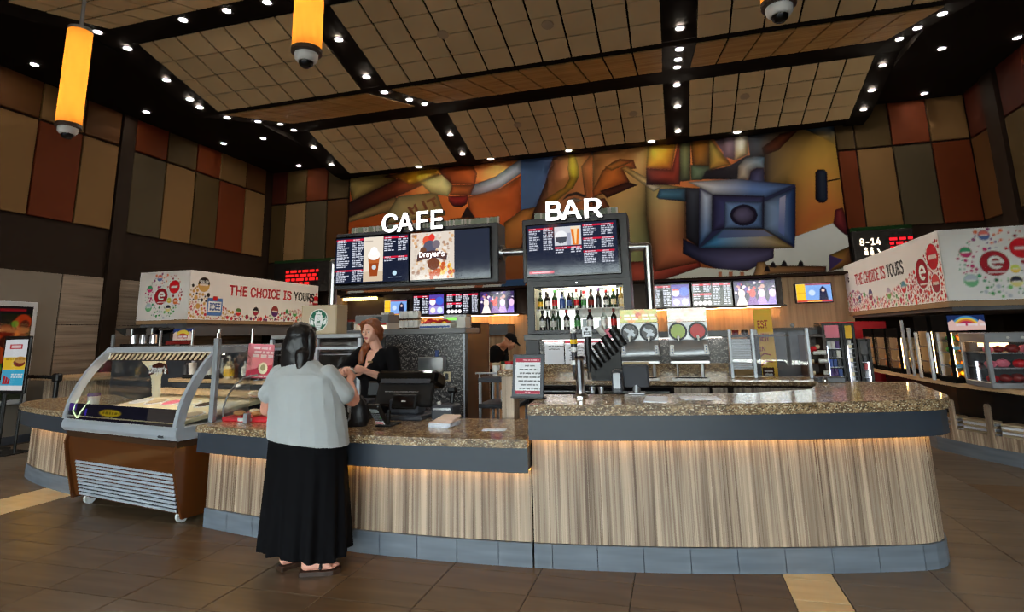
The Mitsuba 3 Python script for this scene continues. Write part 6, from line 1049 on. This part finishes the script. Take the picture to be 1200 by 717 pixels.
for i, (x, z, m_, r_, L_) in enumerate(((1.72, 1.25, 'red', .035, .06), (1.74, 1.21, 'white', .03, .15), (1.80, 1.10, 'white', .03, .1), (1.71, 1.1, 'cream', .025, .03), (1.71, .95, 'cream', .025, .03), (1.84, .95, 'offwhite', .03, .05), (1.78, 1.28, 'tan', .03, .04))): part(t, 'pack', cyl((x, 8.36, z + r_), (x + L_, 8.36, z + r_), r_, 12), 'mat_' + m_)
t = thing('dark_partition', 'tall dark gray panel with brown edge between the yellow banner and wooden shelf', 'partition'); part(t, 'panel', bx(1.36, 2.0, 8.85, 8.93, 0, 1.53), 'mat_charcoal', False); part(t, 'edge', cat(bx(1.33, 2.02, 8.83, 8.95, 1.53, 1.57), bx(1.33, 1.36, 8.83, 8.95, 0, 1.53)), 'mat_brown_dark', False); part(t, 'knob', ball((1.62, 8.88, 1.6), .03, 2), 'mat_gray')
t = thing('yellow_banner', 'tall yellow banner stand with red lettering behind the glass partition', 'banner'); bw = .22
part(t, 'panel', xf(bx(-.11, .11, -.008, .008, .0, 1.1), (1.16, 8.2, .72), ry=-1), 'mat_banner', False); part(t, 'base', bx(1.03, 1.29, 8.1, 8.3, 0, .74), 'mat_banner', False)
for s_, z, h in (('EST', 1.57, .10), ('NEW', 1.40, .10), ('IN', 1.27, .06)): part(t, 'lettering', text(s_, h, (1.065, 8.188, z), depth=.003, width=.125 if len(s_) > 2 else .07), 'mat_letter_banner', False)
part(t, 'swirl', cat(tube([(1.07, 8.186, 1.2), (1.12, 8.186, 1.24), (1.2, 8.186, 1.22)], .008, 6), tube([(1.07, 8.186, 1.08), (1.13, 8.186, 1.14), (1.22, 8.186, 1.13)], .008, 6)), 'mat_letter_banner'); part(t, 'badge', bx(1.08, 1.22, 8.184, 8.19, .94, 1.06, .002), 'mat_panel_maroon', False); part(t, 'badge_text', cat(bx(1.10, 1.2, 8.181, 8.184, 1.0, 1.03), bx(1.10, 1.2, 8.181, 8.184, .96, .985)), 'mat_offwhite', False)
mat('banner', C(232, 182, 30), .5); mat('letter_banner', C(176, 60, 20), .5)
t = thing('glass_partition', 'clear glass partition on steel posts at the end of the back counter', 'partition')
for x in (.60, .85, 1.43): part(t, 'post', bx(x, x + .035, 7.14, 7.175, 1.0, 1.56, .005), 'mat_alu', False)
part(t, 'pane', bx(.635, .85, 7.155, 7.161, 1.02, 1.52), GL, False); part(t, 'pane', bx(.885, 1.43, 7.155, 7.161, 1.02, 1.52), GL, False)
t = thing('ice_bin', 'ribbed steel bin with black side and wood front behind the glass partition', 'bin'); part(t, 'body', bx(.66, .88, 7.5, 7.8, 0, 1.44), 'mat_satin', False); part(t, 'side', bx(.88, .98, 7.5, 7.8, 0, 1.46), 'mat_black', False); part(t, 'wood_front', bx(.66, .90, 7.46, 7.5, .8, 1.08), 'mat_panel_sand', False); part(t, 'top', bx(.68, 1.35, 7.65, 7.85, 1.46, 1.49), 'mat_brown_dark', False)
for q in range(12): part(t, 'rib', bx(.665, .875, 7.49, 7.5, 1.1 + q * .028, 1.118 + q * .028, .003), 'mat_alu', False)
for i in range(3): tub(.74 + i * .11, 7.72, 1.49, .04, .06, ('red_dark', 'brown_dark', 'offwhite')[i], ('dark red bowl', 'brown bowl', 'pale cup')[i] + ' on top of the ribbed steel bin', 'bowl')
t = thing('tap_tray', 'black tray with chrome knob at the inner end of the wide granite bar', 'tray'); part(t, 'tray', bx(1.20, 1.42, 5.70, 5.86, 1.075, 1.12, .006), 'mat_charcoal', False); part(t, 'knob', ball((1.24, 5.62, 1.1), .024, 2), 'mat_chrome')

# ================================================================== PEOPLE
def V(*a): return np.array(a, float)
def sph(p, r, n=20): return m3.Manifold.sphere(1.0, n).scale((r, r, r) if np.isscalar(r) else tuple(r)).translate(tuple(map(float, p)))
def chain(*pr, n=20):
    out = []
    for (p, r), (q, s) in zip(pr[:-1], pr[1:]): out.append(m3.Manifold.batch_hull([sph(p, r, n), sph(q, s, n)]))
    return out
def add(ms): return m3.Manifold.batch_boolean(ms, m3.OpType.Add)
def smoothed(man, L=.012, it=10, bump=0.0, fr=14, seed=1):
    if isinstance(man, list): man = add(man)
    m = man.refine_to_length(L).to_mesh(); t = trimesh.Trimesh(m.vert_properties[:, :3], m.tri_verts, process=True)
    v0 = t.vertices.copy(); trimesh.smoothing.filter_taubin(t, .5, .53, iterations=it); bad = ~(np.linalg.norm(t.vertices - v0, axis=1) < .03); t.vertices[bad] = v0[bad]
    if bump: t.vertices += t.vertex_normals * ((meshkit.fbm(t.vertices * fr, 3, seed) - .5) * bump)[:, None]
    return t
def basis(d, up=(0, 0, 1)):
    y = np.array(d, float); y /= np.linalg.norm(y); x = np.cross(y, up); x /= np.linalg.norm(x); return x, y, np.cross(x, y)
def rotz(deg): a = math.radians(deg); return np.array([[math.cos(a), -math.sin(a), 0], [math.sin(a), math.cos(a), 0], [0, 0, 1]])
def rotx(deg): a = math.radians(deg); return np.array([[1, 0, 0], [0, math.cos(a), -math.sin(a)], [0, math.sin(a), math.cos(a)]])
def hand(w, d, back, thumb=1, curl=35, s=1.0):
    """wrist point, direction of the fingers, direction the back of the hand faces, thumb side; five fingers as chains"""
    y = np.array(d, float); y /= np.linalg.norm(y); z = np.array(back, float); z -= y * (z @ y); z /= np.linalg.norm(z); x = np.cross(y, z) * thumb
    P = lambda a, b, c: w + s * (x * a + y * b + z * c); out = []
    out.append(m3.Manifold.batch_hull([sph(P(a, b, 0), r * s, 12) for a, b, r in ((.026, .02, .013), (-.026, .02, .013), (.034, .085, .012), (-.034, .08, .011), (0, .0, .022))]))
    for k, (a, L, cu) in enumerate(((.033, .072, .9), (.011, .080, 1.0), (-.011, .074, 1.1), (-.033, .058, 1.2))):
        p = P(a, .078, 0); ang = 0; seg = []; prev = P(a, .04, 0); pts = [(prev, .011 * s), (p, .0105 * s)]
        for f, r in ((.45, .0098), (.32, .0092), (.23, .0084)):
            ang += math.radians(curl * cu); p = p + s * L * f * (y * math.cos(ang) - z * math.sin(ang)); pts.append((p, r * s))
        out += chain(*pts, n=12)
    out += chain((P(.02, .015, -.004), .013 * s), (P(.048, .045, -.014), .0115 * s), (P(.052, .075, -.028), .0105 * s), (P(.045, .097, -.036), .009 * s), n=12)
    return out
def headset(parent, c, yaw, pitch, skin, face=True, brow='hair_black'):
    """returns (skull manifolds, function local->world); adds eyes, lips and brows as parts"""
    R = rotz(yaw) @ rotx(pitch); W = lambda x, y, z: np.asarray(c) + R @ np.array([x, y, z], float)
    def el(p, r):
        m = m3.Manifold.sphere(1.0, 24).scale(tuple(r)); A = np.hstack([R, W(*p)[:, None]]); return m.transform(A)
    ms = [el((0, -.012, .03), (.074, .094, .086)), m3.Manifold.batch_hull([sph(W(*p), r, 16) for p, r in (((0, .055, .055), .032), ((.040, .052, -.018), .028), ((-.040, .052, -.018), .028), ((0, .068, -.092), .019), ((.043, .005, -.062), .026), ((-.043, .005, -.062), .026), ((0, .02, .04), .06))])]
    ms += chain((W(0, .084, .012), .010), (W(0, .103, -.026), .0125), n=12) + [sph(W(.012, .092, -.03), .009, 10), sph(W(-.012, .092, -.03), .009, 10)]
    ms += [el((s * .076, -.006, -.008), (.011, .020, .031)) for s in (-1, 1)] + chain((W(.03, .078, .018), .009), (W(.012, .083, .017), .009), n=10) + chain((W(-.03, .078, .018), .009), (W(-.012, .083, .017), .009), n=10)
    if face:
        for s in (-1, 1):
            e = part(parent, 'eye', ball(W(s * .030, .0735, .001), .0125, 2), 'mat_eye_white', True); part(e, 'iris', ball(W(s * .030, .0818, .0), .0062, 2), 'mat_iris', True)
            part(parent, 'eyebrow', tube([W(s * .014, .090, .024), W(s * .03, .088, .029), W(s * .046, .078, .023)], .0032, 6), 'mat_' + brow)
        up = smoothed(chain((W(-.021, .079, -.0575), .0045), (W(-.008, .0875, -.0535), .0055), (W(.008, .0875, -.0535), .0055), (W(.021, .079, -.0575), .0045), n=10) + chain((W(-.018, .0795, -.060), .0045), (W(0, .087, -.0645), .006), (W(.018, .0795, -.060), .0045), n=10), .004, 4)
        part(parent, 'lips', up, 'mat_lips', True)
    return ms, W

# ---- customer, seen from behind
t = thing('person', 'dark haired woman in a gray shirt and long black skirt, standing at the cafe counter', 'person')
hd, W = headset(t, (-2.66, 3.66, 1.535), -22, -6, 'skin')
RH = V(-2.615, 4.24, 1.225)
body = hd + chain((W(0, -.02, -.06), .058), (V(-2.64, 3.63, 1.36), .062), (V(-2.63, 3.63, 1.28), .10))
body += [m3.Manifold.batch_hull([sph((-2.63, 3.63, 1.27), (.22, .12, .07)), sph((-2.61, 3.65, 1.06), (.25, .17, .1)), sph((-2.60, 3.66, .90), (.27, .18, .08))])]
body += chain((V(-2.81, 3.63, 1.27), .055), (V(-2.925, 3.66, 1.15), .056), (V(-2.985, 3.70, 1.04), .050), (V(-2.97, 3.92, .945), .036), (V(-2.955, 4.02, .905), .027))
body += chain((V(-2.45, 3.64, 1.27), .055), (V(-2.357, 3.73, 1.15), .058), (V(-2.345, 3.84, 1.10), .052), (V(-2.54, 4.10, 1.20), .034), (RH, .026))
body += hand(V(-2.955, 4.02, .903), (0.05, 1, -.35), (0, .3, 1), 1, 22) + hand(RH, (-.35, .75, .35), (.75, .2, .6), -1, 40)
body += chain((V(-2.70, 3.66, .88), .12), (V(-2.70, 3.64, .48), .075), (V(-2.70, 3.63, .30), .062), (V(-2.695, 3.615, .10), .040), (V(-2.69, 3.61, .065), .040))
body += chain((V(-2.52, 3.66, .88), .12), (V(-2.51, 3.62, .48), .075), (V(-2.50, 3.60, .30), .062), (V(-2.49, 3.575, .10), .040), (V(-2.485, 3.57, .065), .040))
def foot(h, d, s=1):
    x, y, z = basis(d); P = lambda a, b, c: np.array(h) + x * a + y * b + V(0, 0, c); o = []
    o += [m3.Manifold.batch_hull([sph(P(0, 0, .028), .030), sph(P(0, .05, .055), .034), sph(P(.025 * s, .15, .022), .020), sph(P(-.025 * s, .145, .022), .020)])]
    for k in range(5): o += chain((P(s * (-.034 + .016 * k), .15, .018), .0125), (P(s * (-.036 + .017 * k), .205 - .012 * abs(k - 1), .013), .0105 if k else .0125), n=10)
    return o, P
f1, P1 = foot((-2.485, 3.55, .028), (.86, .42, 0)); f2, P2 = foot((-2.69, 3.60, .028), (.42, .88, 0), -1)
part(t, 'body', smoothed(body + f1 + f2, .011, 8), 'mat_skin_arm', True)
shirt = [m3.Manifold.batch_hull([sph((-2.64, 3.63, 1.40), (.10, .08, .035)), sph((-2.63, 3.63, 1.27), (.255, .15, .07))]), m3.Manifold.batch_hull([sph((-2.63, 3.63, 1.27), (.27, .155, .085)), sph((-2.615, 3.65, 1.10), (.285, .20, .12))]),
         m3.Manifold.batch_hull([sph((-2.615, 3.65, 1.10), (.285, .20, .12)), sph((-2.60, 3.66, .93), (.305, .215, .10))]), m3.Manifold.batch_hull([sph((-2.60, 3.66, .93), (.305, .215, .10)), sph((-2.585, 3.66, .80), (.31, .215, .06))])]
shirt += chain((V(-2.83, 3.63, 1.285), .080), (V(-2.935, 3.655, 1.16), .076)) + chain((V(-2.43, 3.64, 1.285), .080), (V(-2.352, 3.725, 1.155), .078))
sm = add(shirt).trim_by_plane((.10, 0, 1), .575).trim_by_plane((0, -0.0, -1), -1.40)
part(t, 'shirt', smoothed(sm, .012, 6, .022, 7, 3), 'mat_shirt_gray', True)
nr, ns = 40, 128; th = np.linspace(0, 2 * np.pi, ns, endpoint=False); vv = []
for k in range(nr):
    f = k / (nr - 1); z = .90 - f * (.90 - .115); amp = .018 * f ** 1.2; rx = .285 + .03 * f ** .7; ry = .20 + .06 * f; cx, cy = -2.60 - .0 * f, 3.665 + .03 * f
    fold = amp * (np.sin(13 * th + 1.2) + .6 * np.sin(21 * th + 2 + f)) ; zz = z + (.012 * np.sin(3 * th) - .03 * np.cos(th)) * f
    vv.append(np.c_[cx + (rx + fold) * np.cos(th), cy + (ry + fold) * np.sin(th), zz])
vv = np.vstack(vv + [vv[-1] * [1, 1, 1] + [0, 0, .012]]); vv[-ns:, :2] = V(-2.60, 3.695)[:2] + (vv[-ns:, :2] - V(-2.60, 3.695)[:2]) * .97
i, j = np.meshgrid(np.arange(nr), np.arange(ns), indexing='ij'); i, j = i.ravel(), j.ravel(); jn = (j + 1) % ns
part(t, 'skirt', trimesh.Trimesh(vv, np.vstack([np.c_[i * ns + j, (i + 1) * ns + jn, i * ns + jn], np.c_[i * ns + j, (i + 1) * ns + j, (i + 1) * ns + jn]]), process=False), 'mat_cloth_black', True)
hr = [sph(W(0, -.035, .045), (.100, .105, .094)), m3.Manifold.batch_hull([sph(W(0, -.035, .04), .096), sph(W(0, -.055, -.06), (.118, .075, .08)), sph(W(.0, -.05, -.17), (.115, .06, .055))])]
for s_, z_ in ((-1, -.215), (-.5, -.245), (0, -.25), (.5, -.24), (1, -.205)): hr += chain((W(s_ * .085, -.05, -.1), .05), (W(s_ * .10, -.06, z_), .03))
hr += chain((W(.07, .0, .05), .04), (W(.092, .005, -.04), .036), (W(.10, -.01, -.13), .036)) + chain((W(-.07, .0, .05), .04), (W(-.092, .005, -.04), .036), (W(-.10, -.01, -.13), .036)) + chain((W(-.05, .03, .085), .025), (W(.05, .03, .085), .025))
part(t, 'hair', smoothed(hr, .010, 40, .010, 18, 5), 'mat_hair_black', True)
for P, s in ((P1, 1), (P2, -1)):
    out = Polygon([tuple(P(a * s, b, 0)[:2]) for a, b in ((-.034, -.03), (.03, -.03), (.034, .06), (.045, .13), (.042, .18), (.015, .222), (-.03, .22), (-.048, .17), (-.044, .12), (-.034, .06))]).buffer(.008, 4)
    sd = part(t, 'sandal', xy(out, .0, .026), 'mat_brown_dark', 25); part(sd, 'strap', smoothed(chain((P(.045 * s, .10, .018), .012), (P(.02 * s, .105, .058), .012), (P(-.03 * s, .125, .052), .012), (P(-.048 * s, .13, .016), .012)), .008, 4), 'mat_leather', True)
solo('payment_card', xf(bx(-.045, .045, -.001, .001, -.028, .028), (-2.69, 4.365, 1.265), rz=-25, rx=25, ry=-20), 'mat_white', 'white card held out by the customer over the cafe counter', 'card')

# ---- cashier
t = thing('person', 'red haired cashier in a black V neck top behind the tills, looking at the customer', 'person')
hc = V(-2.965, 5.16, 1.615); hd, W = headset(t, hc, 174, -8, 'skin', brow='hair_red')
SR, SL, ER, EL, WR, WL = V(-3.13, 5.27, 1.395), V(-2.74, 5.19, 1.395), V(-3.24, 5.02, 1.20), V(-2.62, 5.06, 1.12), V(-2.90, 4.62, 1.27), V(-2.83, 4.83, 1.245)
F = rotz(160)
def B(x, y, z): return V(-2.935, 5.24, 0) + F @ V(x, y, z)
def tor(p, r): return m3.Manifold.sphere(1.0, 24).scale(tuple(r)).transform(np.hstack([F, B(*p)[:, None]]))
body = hd + chain((W(0, -.02, -.06), .052), (B(0, .0, 1.43), .055), (B(0, 0, 1.36), .075))
def torso(g): return [m3.Manifold.batch_hull([tor((0, 0, 1.385), (.17 + g, .075 + g, .055 + g)), tor((0, .03, 1.24), (.16 + g, .115 + g, .08))]), m3.Manifold.batch_hull([tor((0, .03, 1.24), (.16 + g, .115 + g, .08)), tor((0, .01, 1.05), (.145 + g, .115 + g, .08))]), m3.Manifold.batch_hull([tor((0, .01, 1.05), (.145 + g, .115 + g, .08)), tor((0, 0, .90), (.175 + g, .125 + g, .08))]), sph(B(-.075, .10, 1.215), .075 + g), sph(B(.075, .10, 1.215), .075 + g)]
body += torso(0.0)
body += chain((SR, .055), (ER, .042), (ER + (WR - ER) * .3, .040), (WR, .026)) + chain((SL, .055), (EL, .042), (EL + (WL - EL) * .3, .042), (WL, .026))
body += hand(WR, (.45, -.75, .1), (-.4, .1, .9), 1, 28, .95) + hand(WL, (-.75, -.5, .25), (-.1, -.7, .45), -1, 45, .95)
for s in (-1, 1): body += chain((B(s * .09, 0, .88), .10), (B(s * .09, .01, .5), .065), (B(s * .09, -.01, .1), .042)) + [m3.Manifold.batch_hull([sph(B(s * .09, -.03, .04), .04), sph(B(s * .10, .13, .03), .03)])]
part(t, 'body', smoothed(body, .010, 8), 'mat_skin', True)
top = torso(.014) + chain((SR, .072), (SR + (ER - SR) * .85, .058)) + chain((SL, .072), (SL + (EL - SL) * .9, .060), (EL, .056)) + chain((SR + (ER - SR) * .85, .058), (ER, .054), (ER + (WR - ER) * .12, .05))
top = add(top)
vee = m3.Manifold.batch_hull([sph(B(x, y, z), .012, 8) for x, z in ((-.088, 1.47), (.088, 1.47), (0, 1.215)) for y in (.05, .4)])
neckcut = m3.Manifold.batch_hull([tor((0, .02, 1.46), (.088, .085, .05)), tor((0, .02, 1.60), (.088, .085, .05))])
part(t, 'top', smoothed((top - vee - neckcut).trim_by_plane((0, 0, 1), .84), .012, 5, .008, 14, 7), 'mat_cloth_black', True)
legs = []
for s in (-1, 1): legs += chain((B(s * .085, 0, .88), .118), (B(s * .09, .01, .5), .078), (B(s * .09, -.01, .09), .06))
part(t, 'trousers', smoothed(add(legs + [tor((0, 0, .87), (.19, .14, .09))]), .02, 6), 'mat_cloth_black', True)
part(t, 'name_badge', xf(bx(-.035, .035, -.003, .003, -.009, .009), B(-.095, .165, 1.315), rz=160), 'mat_panel_sand', False); part(t, 'bracelet', smoothed([a for a in chain((WR + (ER - WR) * .12, .033), (WR + (ER - WR) * .18, .034))], .01, 2), 'mat_leather', True)
hr = [m3.Manifold.sphere(1.0, 28).scale((.086, .098, .088)).transform(np.hstack([rotz(174) @ rotx(-8), W(0, -.028, .046)[:, None]]))]
hr += chain((W(.055, .052, .088), .026), (W(.078, .03, .05), .022), (W(.083, .005, -.01), .026)) + chain((W(-.055, .052, .088), .026), (W(-.078, .03, .05), .022), (W(-.083, .005, -.01), .026)) + chain((W(-.05, .055, .09), .024), (W(.0, .062, .104), .024), (W(.05, .055, .09), .024))
hr += chain((W(0, -.09, .0), .06), (W(.05, -.08, -.08), .05), (W(.085, -.03, -.15), .042), (W(.10, .03, -.22), .036), (W(.105, .06, -.29), .028), (W(.10, .075, -.34), .012))
hr += chain((W(-.06, -.06, .0), .045), (W(-.02, -.09, -.08), .045), (W(.06, -.07, -.13), .042)) + chain((W(.09, .03, -.2), .03), (W(.085, .06, -.27), .022), (W(.075, .075, -.31), .012))
part(t, 'hair', smoothed(hr, .009, 6, .014, 34, 9), 'mat_hair_red', True)

# ---- kitchen worker, stooping over the prep table
t = thing('person', 'worker in black shirt and black cap stooping over the prep table beyond the bar', 'person')
hd, W = headset(t, (-2.465, 8.50, 1.445), -62, -38, 'skin_tan')
body = hd + chain((W(0, -.03, -.05), .055), (V(-2.60, 8.56, 1.37), .06), (V(-2.70, 8.59, 1.32), .09))
body += [m3.Manifold.batch_hull([sph((-2.72, 8.60, 1.28), (.10, .19, .10)), sph((-2.96, 8.66, .98), (.11, .15, .10))])]
body += chain((V(-2.68, 8.42, 1.32), .06), (V(-2.73, 8.33, 1.09), .046), (V(-2.52, 8.30, 1.06), .036), (V(-2.46, 8.31, 1.03), .028)) + hand(V(-2.45, 8.31, 1.02), (.9, .1, -.25), (0, -.4, .9), -1, 35)
body += chain((V(-2.66, 8.76, 1.32), .06), (V(-2.62, 8.72, 1.08), .046), (V(-2.44, 8.55, 1.06), .034)) + hand(V(-2.43, 8.54, 1.05), (.8, -.5, -.2), (0, -.2, .9), 1, 35)
for y in (8.56, 8.74): body += chain((V(-2.97, y, .95), .10), (V(-2.94, y, .5), .07), (V(-2.98, y, .1), .045)) + [m3.Manifold.batch_hull([sph((-3.0, y, .045), .042), sph((-2.82, y - .02, .035), .032)])]
part(t, 'body', smoothed(body, .014, 8), 'mat_skin_tan', True)
top = [m3.Manifold.batch_hull([sph((-2.71, 8.60, 1.285), (.125, .215, .115)), sph((-2.97, 8.66, .97), (.135, .175, .10))])] + chain((V(-2.68, 8.42, 1.32), .082), (V(-2.715, 8.36, 1.17), .068)) + chain((V(-2.66, 8.76, 1.32), .082), (V(-2.63, 8.74, 1.17), .068))
part(t, 'shirt', smoothed(top, .018, 6, .01, 12, 2), 'mat_cloth_black', True)
legs = []
for y in (8.56, 8.74): legs += chain((V(-2.97, y, .95), .115), (V(-2.94, y, .5), .085), (V(-2.98, y, .08), .062))
part(t, 'trousers', smoothed(legs, .02, 6), 'mat_cloth_black', True)
cp = m3.Manifold.sphere(1.0, 24).scale((.085, .103, .080)).transform(np.hstack([rotz(-62) @ rotx(-38), W(0, -.012, .048)[:, None]]))
brim = m3.Manifold.batch_hull([sph(W(x, y, .055 - .1 * (y - .07)), .007, 8) for x, y in ((-.06, .06), (.06, .06), (-.045, .15), (.045, .15), (0, .165))])
part(t, 'cap', smoothed([cp, brim], .012, 4), 'mat_cloth_black', True)
part(t, 'wristwatch', smoothed(chain((V(-2.50, 8.30, 1.05), .036), (V(-2.48, 8.305, 1.04), .035)), .01, 2), 'mat_white', True)
